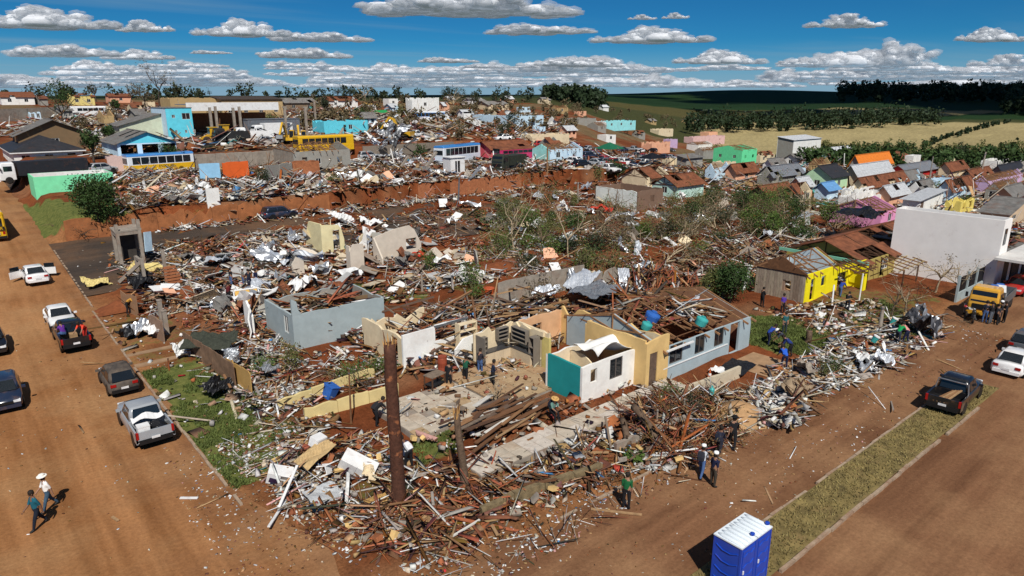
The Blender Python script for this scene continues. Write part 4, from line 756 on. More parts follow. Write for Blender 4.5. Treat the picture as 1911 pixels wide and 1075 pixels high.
# cream ruins on the middle plot
def frag(name, label, a, b, segs, mats, rz=0, cat='wall'):
    t = thing(name, label, cat, (a, b, gz(a, b) - .1), rz)
    for q0, q1, hh, ops, tp in segs: obj('slab', wall(MB(), q0, q1, hh, .17, ops, tp), mats, t)
    return t
VAN = P('vanilla', (226, 214, 168), .3); BONE = P('bone', (206, 194, 178), .3)
frag('wall_fragment', 'cream standing room corner with an arched doorway in the rubble', 30.3, 67.6, [((0, 0), (2.6, 0), 3.3, [(1.3, 2.1, -.3, 2.5)], [(0, 3.2), (2.0, 3.0), (2.3, 2.6), (2.6, 1.4)]), ((0, 4.2), (0, .17), 3.2, (), [(0, .6), (.5, 2.2), (1.1, 3.2), (4.2, 3.3)])], [VAN, VAN])
frag('wall_fragment', 'bone coloured wall with a broken brown gap in the middle of the rubble', 33.6, 62.4, [((0, 0), (5.8, 0), 3.3, [(3.9, 5.2, .7, 1.9)], [(0, 2.5), (2.4, 3.1), (4.4, 3.3), (5.0, 2.8), (5.8, 1.2)]), ((0, -.0), (0, -1.6), 2.6, (), [(0, 2.5), (1.6, .6)])], [BONE, BONE])
frag('wall_fragment', 'lone pale upright slab before the cream room corner', 30.0, 60.6, [((0, 0), (1.5, 0), 2.8, (), [(0, 2.2), (.4, 2.9), (1.5, 2.8)]), ((0, .9), (0, .17), 2.7, (), None)], [BONE, P('lilac_grey', (196, 184, 186))])
frag('wall_fragment', 'thin pointed white wall sliver between the cream ruins', 33.6, 66.5, [((0, 0), (1.4, 0), 2.2, (), [(0, .5), (.9, 1.2), (1.4, 2.6)])], [WALLW, WALLW])
frag('wall_fragment', 'short stained wall stub beside the leafless shrub in the rubble', 24.6, 62.0, [((0, 0), (1.2, 0), 1.9, (), [(0, 1.2), (.5, 1.9), (1.2, 1.4)])], [BONE, WOOD[1]])
# concrete stair frame at the left
t = thing('stair_ruin', 'broken grey concrete stair frame with brick infill and white door leaf', 'ruin', (12.2, 72.6, gz(12.2, 72.6)))
for x, y, z in ((0, 0, 4.2), (1.9, 0, 4.5), (0, 1.9, 3.6), (1.9, 1.9, 4.3)): obj('post', MB().box((x, y, z / 2 - .3), (.28, .28, z + .6)), CONC, t)
obj('beam', MB().box((.95, 0, 3.3), (1.6, .24, .3)), CONC, t); obj('beam', MB().box((0, .95, 3.2), (.24, 1.6, .3)), CONC, t); obj('landing', MB().box((.95, .95, 3.6), (2.3, 2.2, .16), rot=Euler((.06, -.05, 0))), CONC, t)
obj('door_leaf', MB().box((2.6, .3, 2.2), (.9, .06, 1.9), rot=Euler((0, .08, .6))), PALEB, t); obj('dark_door', MB().box((.95, 1.2, 1.7), (1.4, .06, 2.6)), DARKROOM, t)
t = thing('stair_ruin', 'lower concrete frame with sloping brick steps in front of the stair frame', 'ruin', (12.6, 65.6, gz(12.6, 65.6)))
for x, y, z in ((0, 0, 2.6), (1.8, .2, 3.1), (.2, 3.4, 2.2)): obj('post', MB().box((x, y, z / 2 - .3), (.26, .26, z + .6)), CONC, t)
obj('beam', MB().bar((0, 0, 2.3), (.2, 3.4, 2.1), .22, .28), CONC, t); obj('beam', MB().bar((0, .2, 2.3), (-1.6, 2.2, .3), .24, .3), CONC, t)
for k in range(7): obj('brick_course', MB().box((2.0 + .05 * k, -.6, 1.6 - .28 * k), (1.0 + .1 * k, .18, .2)), BRICK, t)
# yard walls, fences, retaining walls
def yard(name, label, p, q, hh, mat, th=.16, panel=2.4, brk=.0, cat='wall', post=None, pm_=None, ab=False, miss=0):
    p = Vector((*p, 0)) if ab else at(*p); q = Vector((*q, 0)) if ab else at(*q); d = Vector((q.x - p.x, q.y - p.y, 0)); L = d.length; d.normalize(); z0 = hz(p.x, p.y)
    t = thing(name, label, cat, (p.x, p.y, z0), math.atan2(d.y, d.x)); n = max(1, round(L / panel)); w = L / n
    for i in range(n):
        if random.random() < miss: continue
        c = p + d * (w * (i + .5)); z = hz(c.x, c.y) - z0; mb = wall(MB(), (0, 0), (w - .03, 0), hh, th, (), broken(w, hh, brk, .6, .2) if brk else None, z0=-.6)
        obj('wall_panel', mb, [mat, mat], t, (w * i, U(-.01, .01), z), (U(-.03, .03) if brk else 0, 0, 0))
        if post: obj('post', MB().box((0, 0, 0), (post, post, hh + .7)), pm_ or CONC, t, (w * i, -.05, z + hh / 2 + .05))
    return t
yard('earth_wall', 'long rust orange retaining wall above the dark asphalt side street', (9.6, 85.75), (40, 85.75), 2.3, EARTH, .2, 3.0, .45, ab=True)
yard('earth_wall', 'rust orange retaining wall below the parked blue and white bus', (54, 85.75), (74, 85.75), 2.6, BRICK, .2, 3.0, .45, ab=True, miss=.12)
yard('retaining_wall', 'grey concrete retaining wall below the yard of excavators', (24, 118.9), (60, 118.9), 2.75, CONC, .2, 3.0, .06, ab=True)
yard('retaining_wall', 'grey block wall below the aqua roofless house', (63, 119.0), (84, 119.0), 2.7, P('grey_block', (128, 118, 106)), .2, 3.0, .06, ab=True)
yard('garden_wall', 'low pale yellow garden wall in front of the weeds beside the snapped pine', (570, 785), (745, 736), .75, P('pale_yellow', (216, 196, 138), .4), .18, 2.2, .06)
yard('garden_wall', 'second low pale yellow garden wall behind the weeds with the blue bin', (520, 765), (700, 700), .6, P('pale_yellow', (216, 196, 138), .4), .18, 2.2, .12)
yard('stone_wall', 'low mossy stone wall in front of the rubble heap by the green shirted man', (900, 962), (1125, 884), .55, pm('mossy_stone', (.2, .15, .08), var=.5, scale=3, bump=.6), .28, 1.6, .12)
yard('stone_wall', 'low concrete wall under the fallen trunk near the walking men', (1150, 845), (1290, 790), .6, CONC, .2, 1.8, .1)
yard('concrete_fence', 'grey concrete panel fence behind the twisted metal roofing', (930, 573), (1090, 536), 2.2, CONC, .1, 1.9, .05)
yard('concrete_fence', 'broken grey fence stub right of the twisted metal roofing', (1105, 548), (1160, 530), 1.9, CONC, .1, 1.6, .3)
yard('concrete_fence', 'leaning dark plank fence covered by grey netting beside the verge', (345, 655), (440, 720), 1.5, pm('rust_board', (.2, .12, .075), var=.4, scale=2), .06, 1.5, .15)
yard('concrete_fence', 'tan board fence panel right of the verge', (425, 700), (470, 735), 1.4, P('tan_board', (178, 142, 84)), .06, 1.2, .2)
yard('garden_wall', 'brown board screen beside the man in the yellow shirt', (228, 575), (258, 590), 1.6, pm('brown_board', (.28, .16, .09)), .06, 2.2, .1)
yard('garden_wall', 'brown slab wall beside the two gateposts', (280, 625), (306, 640), 1.7, pm('brown_slab', (.25, .16, .11)), .1, 2.2, .1)
yard('concrete_fence', 'far grey concrete wall at the left edge below the tiled house', (0, 228), (105, 222), 3.0, CONC, .2, 4.0, .03)
yard('garden_wall', 'grey plastered wall left of the orange brick annex', (500, 348), (548, 338), 2.9, GREYW, .2, 3, .15)
yard('garden_wall', 'light concrete block wall of the wing yard', (1268, 748), (1382, 704), .75, P('yard_wall', (196, 184, 160), .3), .2, 3, .05)
for k, (x, y, hh) in enumerate([(303, 605, 1.9), (312, 625, 1.8)]):
    tag(obj('gatepost', MB().box((0, 0, hh / 2 - .2), (.3, .3, hh + .4)).box((0, 0, hh + .03), (.36, .36, .07)), CONC, None, on(x, y)), ['left concrete gatepost at the end of the driveway strips', 'right concrete gatepost at the end of the driveway strips'][k], 'gatepost')
def slabs(name, label, pts, ytop, mat, cat='wall', th=.2):
    p = at(*pts[0]); t = thing(name, label, cat, p); du = solve(p, (1, 0, 0), pts[1]); hh = solve(p, (0, 0, 1), ytop, 1)
    obj('slab', wall(MB(), (0, 0), (du, 0), hh, th, (), broken(du, hh, .08)), [mat, mat], t); return t
slabs('wall_fragment', 'lone sky blue wall panel standing in the wreckage on the terrace', [(375, 340), 413], 306, P('sky_panel', (150, 200, 232), .1)); slabs('wall_fragment', 'bright orange wall standing in the wreckage on the terrace', [(418, 336), 466], 303, ORANGE)
slabs('wall_fragment', 'white door wall leaning below the orange wall', [(388, 388), 412], 352, WALLW)
# column shed in the machine yard
t = thing('column_shed', 'open concrete column shed with white fascia roof over the machine yard', 'shed', at(368, 262)); b0 = t.location
for k, (x, y, yt) in enumerate([(398, 262, 207), (408, 258, 207), (441, 262, 207), (452, 258, 207)]):
    q = at(x, y); obj('column', MB().box((0, 0, 3), (.45, .45, 6.6)), CONC, t, q - b0)
q0 = at(366, 262); L = solve(q0, (1, 0, 0), 538); obj('fascia', MB().box((L / 2, 0, 6.3), (L, .3, 1.6)), WHITE, t, q0 - b0 + Vector((0, 4, 0))); obj('roof', MB().box((L / 2, 8, 6.7), (L, 8, .15)), GROOF, t, q0 - b0 + Vector((0, .0, 0))); obj('back_wall', MB().box((L / 2, 12, 2.4), (L, .2, 5)), BRICK, t, q0 - b0)
for x, y, yt, lb in [(536, 262, 206, 'tall bare concrete column right of the column shed'), (574, 262, 204, 'tall bare concrete column beside the aqua roofless house'), (590, 240, 206, 'far bare concrete column behind the aqua roofless house')]:
    q = at(x, y); tag(obj('column', MB().box((0, 0, 3), (.42, .42, 6.8)).box((0, 0, 6.5), (.8, .42, .25)), CONC, None, q), lb, 'column')
q = at(520, 258); t = thing('metal_container', 'grey corrugated wall panel shed behind the excavators', 'shed', q); obj('body', MB().box((0, 3, 1.9), (11, 3, 3.8)), GROOF, t); obj('roof', MB().box((0, 3, 3.86), (11.2, 3.2, .1)), GROOF, t)
# ------------------------------------------------------------------ snapped trunks and poles
def bark_mat(name, c0, c1, c2):
    m = pm(name, c0, var=.45, scale=6, bump=.9, dirt=.0)
    t = m.node_tree; nd = t.nodes; b = nd['Principled BSDF']; src = b.inputs['Base Color'].links[0].from_socket
    co = nd.new('ShaderNodeTexCoord'); nz = nd.new('ShaderNodeTexNoise'); nz.inputs['Scale'].default_value = 1.3; nz.inputs['Detail'].default_value = 9; t.links.new(co.outputs['Object'], nz.inputs['Vector'])
    r = nd.new('ShaderNodeValToRGB'); r.color_ramp.elements[0].position = .6; r.color_ramp.elements[1].position = .64; r.color_ramp.elements[0].color = (0, 0, 0, 1); t.links.new(nz.outputs[0], r.inputs[0])
    mx = nd.new('ShaderNodeMixRGB'); mx.inputs[2].default_value = (*c1, 1); t.links.new(r.outputs[0], mx.inputs[0]); t.links.new(src, mx.inputs[1]); t.links.new(mx.outputs[0], b.inputs['Base Color']); return m
BARK = bark_mat('pine_bark', (.085, .034, .02), (.3, .11, .045), 0); RAWW = pm('raw_wood', (.52, .29, .1), var=.4, scale=5, bump=.6); BARK2 = pm('grey_bark', (.13, .085, .055), var=.45, scale=5, bump=.8)
def trunk(label, p, top, r0, r1, name='snapped_trunk', spl=9, mat=None, n=14, sp=.7):
    p = Vector(p); d = Vector(top) - p; t = thing(name, label, 'tree trunk', p); ring = []
    for i in range(15):
        f = i / 14; r = r0 * (1 - f) + r1 * f + (.22 * r0 * max(0, 1 - f * 8)); c = d * f + Vector((math.sin(f * 7) * .03, math.cos(f * 5) * .03, -.35 if i == 0 else 0))
        ring.append([c + Vector((math.cos(2 * PI * k / n), math.sin(2 * PI * k / n), 0)) * r * (1 + .06 * math.sin(k * 2.3 + i * 1.7)) for k in range(n)])
    mb = MB().loft(ring); obj('trunk', mb, mat or BARK, t, smooth=True)
    for k in range(spl):
        a = 2 * PI * k / spl + U(-.2, .2); q = d + Vector((math.cos(a), math.sin(a), 0)) * r1 * U(.35, .8)
        obj('splinter', MB().add([q + Vector((-.07, -.04, -.25)), q + Vector((.08, -.03, -.25)), q + Vector((0, .09, -.25)), q + Vector((math.cos(a) * .12, math.sin(a) * .12, sp * U(.3, 1)))], [(0, 1, 3), (1, 2, 3), (2, 0, 3), (2, 1, 0)]), RAWW if random.random() < .75 else WOOD[0], t)
    return t
p = at(745, 942); hT = solve(p, (0, 0, 1), 640, 1)
trunk('tall snapped pine trunk with a splintered pale top in the foreground', p, p + Vector((-.1, -.02, hT)), .31, .25)
p = at(868, 905); hT = solve(p, (0, 0, 1), 770, 1); trunk('shorter snapped dark trunk leaning left behind the tall pine trunk', p, p + Vector((-.3, .15, hT)), .2, .14, spl=6, mat=BARK2)
p = at(1298, 615)
trunk('small cut tree stump on the green lawn', at(1508, 640), at(1508, 640) + Vector((0, 0, .95)), .24, .2, 'tree_stump', 4, BARK2, sp=.1)
def log(label, p, q, r0, r1, mat=None, name='fallen_log', bend=.2):
    p = Vector(p); q = Vector(q); t = thing(name, label, 'tree trunk', p); d = q - p; pts = [d * (i / 8) + Vector((0, 0, bend * math.sin(PI * i / 8))) for i in range(9)]
    obj('trunk', MB().tube(pts, [r0 + (r1 - r0) * i / 8 for i in range(9)], 10), mat or BARK2, t, smooth=True)
    obj('cut_end', MB().lathe([(r0 * .92, 0), (r0 * .9, .02)], n=10), RAWW, t, (0, 0, 0), (-(d).to_track_quat('Z', 'Y').to_euler().to_matrix().to_euler().x, 0, 0) if False else (d * -1).to_track_quat('Z', 'Y').to_euler())
    for k in range(3):
        s = pts[3 + k * 2]; obj('branch_stub', MB().tube([s, s + Vector((U(-.5, .5), U(-.5, .5), U(.3, .8)))], [.07, .03], 6), mat or BARK2, t)
    return t
def onz(px, py, dz): p = on(px, py); p.z += dz; return p
log('thick fallen trunk with a pale sawn end leaning over the low concrete wall', onz(1180, 802, 1.3), onz(1235, 842, .2), .2, .17)
log('upturned brown root stump among the rubble beside the walkway', onz(1160, 812, .9), onz(1172, 836, .1), .15, .2)
log('curved branchy trunk lying at the kerb behind the walking men', onz(1245, 836, .25), onz(1175, 868, .3), .12, .06)
# poles and posts
def pole(label, x, y, yt, r=.11, lean=(0, 0), mat=None, name='utility_pole'):
    p = on(x, y); hh = solve(p, (0, 0, 1), yt, 1); t = thing(name, label, 'pole', p); obj('shaft', MB().tube([(0, 0, -.4), (lean[0], lean[1], hh)], [r * 1.25, r * .8], 10), mat or CONC, t)
    obj('collar', MB().tube([(lean[0] * .92, lean[1] * .92, hh * .92), (lean[0] * .94, lean[1] * .94, hh * .94)], r * 1.25, 10), STEEL, t); return t
pole('broken square post at the edge of the lawn beside the debris row', 1642, 612, 572, .14); pole('thin leaning concrete pole by the dark roofed house', 1826, 345, 284, .16, (.8, 0)); pole('snapped pole in the debris above the fallen trees', 1497, 410, 356, .12)
pole('pale pole behind the brown ruin wall in the debris', 788, 545, 508, .09); pole('bent grey steel post by the retaining wall', 855, 378, 330, .12, (.3, 0), STEEL); pole('short pole standing left of the fallen trees', 1078, 380, 340, .14); pole('short brown pole near the pale blue house', 1021, 325, 275, .14, mat=WOOD[1]); pole('far concrete pole at the right edge behind the hall', 1893, 400, 360, .13)
pole('far concrete pole beside the red house', 1732, 350, 292, .11); pole('rusty reinforcing post in the rubble by the walkway', 1195, 775, 738, .03, mat=WOOD[0], name='post'); pole('pale fence post near the fallen trunk', 1225, 800, 764, .06, name='post'); pole('second pale fence post right of the fallen trunk', 1276, 770, 744, .06, name='post')
for k, (x, y, yt, lx) in enumerate([(655, 790, 690, .1), (730, 640, 590, -.1)]): pole(['thin wooden post at the corner of the pale yellow garden wall', 'thin bare post behind the snapped pine'][k], x, y, yt, .05, (lx, 0), WOOD[0], 'post')
# ------------------------------------------------------------------ vehicles
RUB = pm('tyre_rubber', (.018, .016, .015), rough=.85, dirt=.4, dcol=(.16, .08, .04)); RIM = pm('wheel_rim', (.35, .35, .36), rough=.35, metal=.7, dirt=.3); REDL = pm('tail_light', (.35, .012, .01), rough=.2, bump=0); HEADL = pm('head_light', (.75, .78, .8), rough=.1, bump=0); PLATE = pm('plate', (.7, .7, .7), bump=0)
def cpaint(name, c, dirt=.3): return pm('car_' + name, c, rough=.28, var=.08, scale=2, bump=0, spec=.5, coat=.5, dirt=dirt, dcol=(.3, .16, .08))
CW_ = cpaint('white', (.78, .78, .77), .22); CB_ = cpaint('black', (.012, .012, .014), .12); CS_ = cpaint('silver', (.32, .34, .36), .2); CG_ = cpaint('grey', (.09, .095, .1)); CR_ = cpaint('red', (.4, .02, .02)); CBL = cpaint('navy', (.02, .03, .06)); DUST = pm('car_dusty', (.075, .062, .052), rough=.8, var=.5, scale=3, bump=.4, dirt=.6, dcol=(.2, .15, .11))
WHM = {}
def wheel(par, x, y, r, w=.22, side=1):
    k = (round(r, 3), round(w, 3))
    if k not in WHM:
        WHM[k] = (MB().lathe([(r * .6, -w / 2), (r * .94, -w / 2), (r, -w * .3), (r, w * .3), (r * .94, w / 2), (r * .6, w / 2)], n=18, ax='y').mesh('tyre', [RUB], True), MB().lathe([(r * .62, -w * .42), (r * .62, w * .42)], n=14, ax='y').lathe([(r * .2, w * .42), (r * .15, w * .5)], n=8, ax='y').mesh('rim', [RIM]))
    o = link('wheel', WHM[k][0], par, (x, y, r), (0, 0, 0 if side > 0 else PI)); link('rim', WHM[k][1], o); return o
def rring(x0, x1, w, z, rf=.25, rr=.25):
    """rounded rectangle in plan"""
    p = []
    for cx, cy, a0, r in ((x1 - rf, w - rf, 0, rf), (x0 + rr, w - rr, 90, rr), (x0 + rr, -w + rr, 180, rr), (x1 - rf, -w + rf, 270, rf)):
        for k in range(4): a = R(a0 + 30 * k); p.append((cx + r * math.cos(a), cy + r * math.sin(a), z))
    return p
CARM = {}
def car(name, label, loc, head, kind, mat, group=None, doors=0, load=None, dents=0):
    """kinds: sedan, hatch, suv, pickup. x is forward"""
    t = thing(name, label, 'pickup' if kind == 'pickup' else 'car', loc, head, group); L, w, r = {'sedan': (4.4, .87, .31), 'hatch': (3.95, .83, .3), 'suv': (4.4, .9, .36), 'pickup': (5.2, .92, .38)}[kind]; f = L / 2
    zb = .22 if kind in ('sedan', 'hatch') else .36; belt = {'sedan': .9, 'hatch': .92, 'suv': 1.05, 'pickup': 1.08}[kind]; top = {'sedan': 1.44, 'hatch': 1.48, 'suv': 1.66, 'pickup': 1.74}[kind]
    # greenhouse x: windscreen base, roof front, roof rear, rear glass base
    g = {'sedan': (.85, .2, -1.0, -1.75), 'hatch': (.9, .3, -1.45, -1.9), 'suv': (.95, .35, -1.75, -2.08), 'pickup': (1.0, .45, -.75, -.95)}[kind]
    if g and (kind, mat.name, dents) not in CARM:
        secs = []; rear = -f if kind != 'pickup' else -.98
        xs = [rear, rear + .1, rear + .45, g[3] if kind == 'sedan' else rear + .8, -.3, .5, g[0], f - .7, f - .25, f - .04]
        for i, x in enumerate(sorted(xs)):
            fr = (x - rear) / (f - rear); ends = min(1, (x - rear) / .12 + .82) if kind != 'pickup' else 1; ends = min(ends, .8 + (f - x) / .5 * .2)
            ww = w * max(.78, min(1, ends)); zt = belt
            if x > g[0]: zt = belt - .03 - .2 * ((x - g[0]) / (f - g[0])) ** 1.6
            if kind == 'sedan' and x < g[3]: zt = belt + .07 - .05 * ((g[3] - x) / (g[3] - rear)) ** 2
            if x < rear + .05 and kind != 'pickup': zt -= .12
            z0 = zb + (.1 if (x > f - .1 or x < rear + .05) else 0)
            d = (random.random() - .5) * .12 * dents
            secs.append([(x, -ww * .88, z0), (x, -ww, z0 + .14), (x, -ww * (1.0 + d), (z0 + zt) / 2), (x, -ww * .97, zt - .1), (x, -ww * .86, zt), (x, 0, zt + .035 + d), (x, ww * .86, zt), (x, ww * .97, zt - .1), (x, ww * (1 - d), (z0 + zt) / 2), (x, ww, z0 + .14), (x, ww * .88, z0)])
        body = MB().loft([s[::-1] for s in secs], cap=True).mesh('body', [mat], True)
        wr = w * .74; c = MB().loft([rring(g[3], g[0], w * .9, belt - .05, .2, .15), rring(g[3] + (g[2] - g[3]) * .55, g[0] + (g[1] - g[0]) * .55, w * .83, belt + (top - belt) * .6, .18, .15), rring(g[2] - .02, g[1] + .02, wr, top - .05, .16, .16), rring(g[2] + .12, g[1] - .12, wr - .1, top, .12, .12)]); cab = c.mesh('cabin', [mat], True)
        def lerp(a, b, s): return a + (b - a) * s
        gl = []
        z0, z1 = belt + .03, top - .1
        for sgn in (1, -1):     # side panes
            yb, yt = sgn * (w * .885 + .012), sgn * (wr + .022); xm = lerp(g[0], g[3], .5)
            for xa, xb in ((xm + .05, None), (None, xm - .05)):
                if xa is not None: q = [(xa, yb, z0), (g[0] - .22, yb, z0), (g[1] - .1, yt, z1), (xa, yt, z1)]
                else: q = [(g[3] + .28, yb, z0), (xb, yb, z0), (xb, yt, z1), (g[2] + .12, yt, z1)]
                n = Vector((0, sgn, .25)).normalized() * .02; gl.append(([Vector(v) for v in q], n))
        yb, yt = w * .72, wr - .1
        q = [(g[0] + .0, -yb, z0), (g[0] + .0, yb, z0), (g[1] + .06, yt, z1 + .02), (g[1] + .06, -yt, z1 + .02)]; gl.append(([Vector(v) for v in q], Vector((.55, 0, .5)).normalized() * .05))
        q = [(g[3] - .0, yb, z0), (g[3] - .0, -yb, z0), (g[2] - .06, -yt, z1 + .02), (g[2] - .06, yt, z1 + .02)]; gl.append(([Vector(v) for v in q], Vector((-.6, 0, .4)).normalized() * .05))
        gm = []
        for q, n in gl: gm.append(MB().hexa([v - n * .6 for v in q] + [v + n for v in q]).mesh('pane', [GLASS]))
        CARM[(kind, mat.name, dents)] = (body, cab, gm)
    body, cab, gm = CARM[(kind, mat.name, dents)]
    b = link('body', body, t); c = link('cabin', cab, t)
    for q in gm: link('pane', q, c)
    wbx = L * .3
    for sx_ in (1, -1):
        for sd in (1, -1):
            wheel(t, sx_ * wbx - (.12 if kind == 'pickup' and sx_ < 0 else 0), sd * (w - .13), r, .22, sd)
            obj('wheel_arch', MB().lathe([(r + .07, -.005), (r + .07, .005)], n=16, ax='y'), BLACK, b, (sx_ * wbx - (.12 if kind == 'pickup' and sx_ < 0 else 0), sd * (w * (1.0 if kind != 'pickup' or sx_ > 0 else .985) + .004), r + .02))
    for sd in (1, -1):
        obj('headlight', MB().box((f - .1, sd * w * .62, belt - .28), (.16, .34, .14)), HEADL, t); obj('taillight', MB().box((-f + .02, sd * w * (.7 if kind != 'pickup' else .9), belt - .16), (.1, .3 if kind != 'pickup' else .12, .16 if kind != 'pickup' else .36)), REDL, t); obj('mirror', MB().box((g[0] - .2, sd * (w + .1), belt + .08), (.12, .2, .13)), mat, t)
    obj('bumper', MB().box((f - .06, 0, zb + .16), (.18, w * 1.62, .2)), BLACK if kind == 'pickup' else mat, t); obj('bumper', MB().box((-f + .02, 0, zb + .16), (.16, w * 1.7, .2)), BLACK if kind in ('pickup', 'hatch') else mat, t); obj('number_plate', MB().box((-f - .07, 0, zb + .34), (.02, .4, .13)), PLATE, t); obj('grille', MB().box((f + .0, 0, belt - .32), (.06, w * .8, .14)), BLACK, t)
    if kind == 'pickup':
        k = MB(); k.box((-1.78, 0, .62), (1.66, w * 1.8, .08)); obj('bed_floor', k, BLACK, t)
        for sd in (1, -1): obj('bed_side', MB().box((-1.78, sd * (w - .05), .78), (1.64, .09, .62)), mat, t)
        obj('tailgate', MB().box((-2.56, 0, .8), (.08, w * 1.98, .58)), mat, t); obj('bed_front', MB().box((-1.0, 0, .8), (.05, w * 1.8, .56)), mat, t)
    if doors:
        for sd in (1, -1):
            o = obj('door', MB().box((-.5, 0, .0), (1.0, .06, .62)).box((-.5, 0, .5), (.8, .04, .4), m=1), [mat, GLASS], t, (g[0] - .25, sd * w, .62), (0, 0, sd * -R(62)))
            obj('handle', MB().box((-.85, sd * .04, .2), (.14, .04, .03)), BLACK, o)
    return t
def gp(px, py): p = at(px, py); p.z = hz(p.x, p.y) + .01; return p
UP, DN, RT, LF = PI / 2, -PI / 2, 0.0, PI          # heading along the side street / cross street
def place(x, y, off=(0, 0)): p = gp(x, y); return Vector((p.x + off[0], p.y + off[1], hz(p.x + off[0], p.y + off[1]) + .01))
car('car', 'white sedan with both front doors wide open near the dark asphalt street', place(66, 530, (.1, 1.2)), UP + .05, 'sedan', CW_, doors=1)
car('car', 'white sedan parked nose to nose ahead of the black pickup', place(118, 612, (0, .9)), DN, 'sedan', CW_)
PB = car('pickup_truck', 'black pickup with two people in its bed beside the driveway strips', place(163, 655, (-.55, 2.4)), UP, 'pickup', CB_)
car('car', 'battered dusty dark hatchback covered in ash at the verge', place(245, 736, (-.3, 1.8)), UP, 'hatch', DUST, dents=1)
PS = car('pickup_truck', 'silver pickup loaded with white boxes beside the grass verge', place(312, 828, (-.5, 2.4)), UP, 'pickup', CS_)
car('car', 'dark blue black hatchback facing the camera on the orange street', place(38, 765, (-.5, 1.7)), DN - .04, 'hatch', CBL)
car('car', 'black car cut by the left edge above the dark hatchback', place(-12, 655, (.0, .3)), DN, 'hatch', CB_)
car('car', 'dark car just outside the left edge throwing a round shadow', place(-75, 905, (0, .4)), DN, 'hatch', CBL)
PK = car('pickup_truck', 'black pickup with timber in its bed parked across the grass median', place(1775, 768, (1.5, .35)), RT + .06, 'pickup', CB_)
car('car', 'white sedan seen from behind on the cross street right of the black pickup', place(1880, 700, (1.6, 0)), RT, 'sedan', CW_)
car('car', 'dark grey car beyond the white sedan at the right edge', place(1930, 668, (1.6, .8)), RT, 'hatch', CG_)
car('car', 'red car parked behind the yellow truck at the right edge', place(1900, 556, (2.0, .6)), LF, 'hatch', CR_)
car('car', 'dark blue people carrier on the asphalt side street by the rust wall', place(522, 408), RT + .1, 'suv', CBL)
car('car', 'silver car on the terrace behind the mint green block', place(192, 322), RT + .3, 'hatch', CS_)
car('car', 'grey car left of the white pickup in the machine yard', place(498, 268), RT, 'sedan', CS_)
car('pickup_truck', 'white pickup beside the yellow bus in the machine yard', place(536, 270), RT, 'pickup', CW_)
car('car', 'dark car by the rubble below the yellow bus', place(688, 298), RT, 'suv', CS_)
car('pickup_truck', 'white pickup near the yellow excavator in the centre', place(775, 258), LF + .4, 'pickup', CW_); car('car', 'white car far behind the blue and white bus', place(938, 262), LF, 'sedan', CW_)
car('car', 'red car in front of the cream ruin wall', place(1008, 274), RT, 'hatch', CR_); car('car', 'maroon car right of the red car by the ruins', place(1068, 276), LF, 'sedan', cpaint('maroon', (.2, .01, .03)))
car('car', 'white car behind the grey silver car on the far terrace at left', place(203, 208), RT, 'sedan', CW_)
car('car', 'dark car half hidden by rubble left of the pale blue house', place(956, 318), RT, 'suv', CB_)
CP = [CW_, CB_, CS_, CG_, CR_, CW_, CBL, CS_]
for i in range(34):
    x = 1062 + (i % 12) * 17 + U(-4, 4) + (i // 12) * 5; y = 284 + (i // 12) * 13 + U(-3, 3)
    if 1120 < x < 1152 and y < 300: y += 24
    kd = random.choice(['sedan', 'hatch', 'suv', 'pickup']) if i % 3 else 'hatch'
    car('car', 'small %s %s in the crowded car park around the green canopy' % (['white', 'black', 'silver', 'grey', 'red', 'white', 'navy', 'silver'][i % 8], {'sedan': 'saloon', 'hatch': 'hatchback', 'suv': 'off-road car', 'pickup': 'pickup'}[kd]), place(x, y), random.choice([UP, DN, RT, LF]) + U(-.2, .2), kd, CP[i % 8], 'cars in the car park by the green canopy')
def roundbox(x0, x1, w, z0, z1, r=.2):
    secs = []
    for x, k in ((x0, .9), (x0 + .12, 1), (x1 - .12, 1), (x1, .9)):
        ww = w * k; zt = z1 - (.06 if k < 1 else 0); secs.append([(x, -ww, z0), (x, ww, z0), (x, ww, zt - r), (x, ww - r * .3, zt - r * .3), (x, ww - r, zt), (x, -ww + r, zt), (x, -ww + r * .3, zt - r * .3), (x, -ww, zt - r)])
    return MB().loft(secs)
def text(s, par, loc, rot, size, mat, name='lettering'):
    cu = bpy.data.curves.new(name, 'FONT'); cu.body = s; cu.size = size; cu.extrude = .004; cu.align_x = 'CENTER'; cu.align_y = 'CENTER'; o0 = bpy.data.objects.new(name, cu); C.objects.link(o0)
    dg = bpy.context.evaluated_depsgraph_get(); me = bpy.data.meshes.new_from_object(o0.evaluated_get(dg)); bpy.data.objects.remove(o0); me.materials.clear(); me.materials.append(mat); return link(name, me, par, loc, rot)
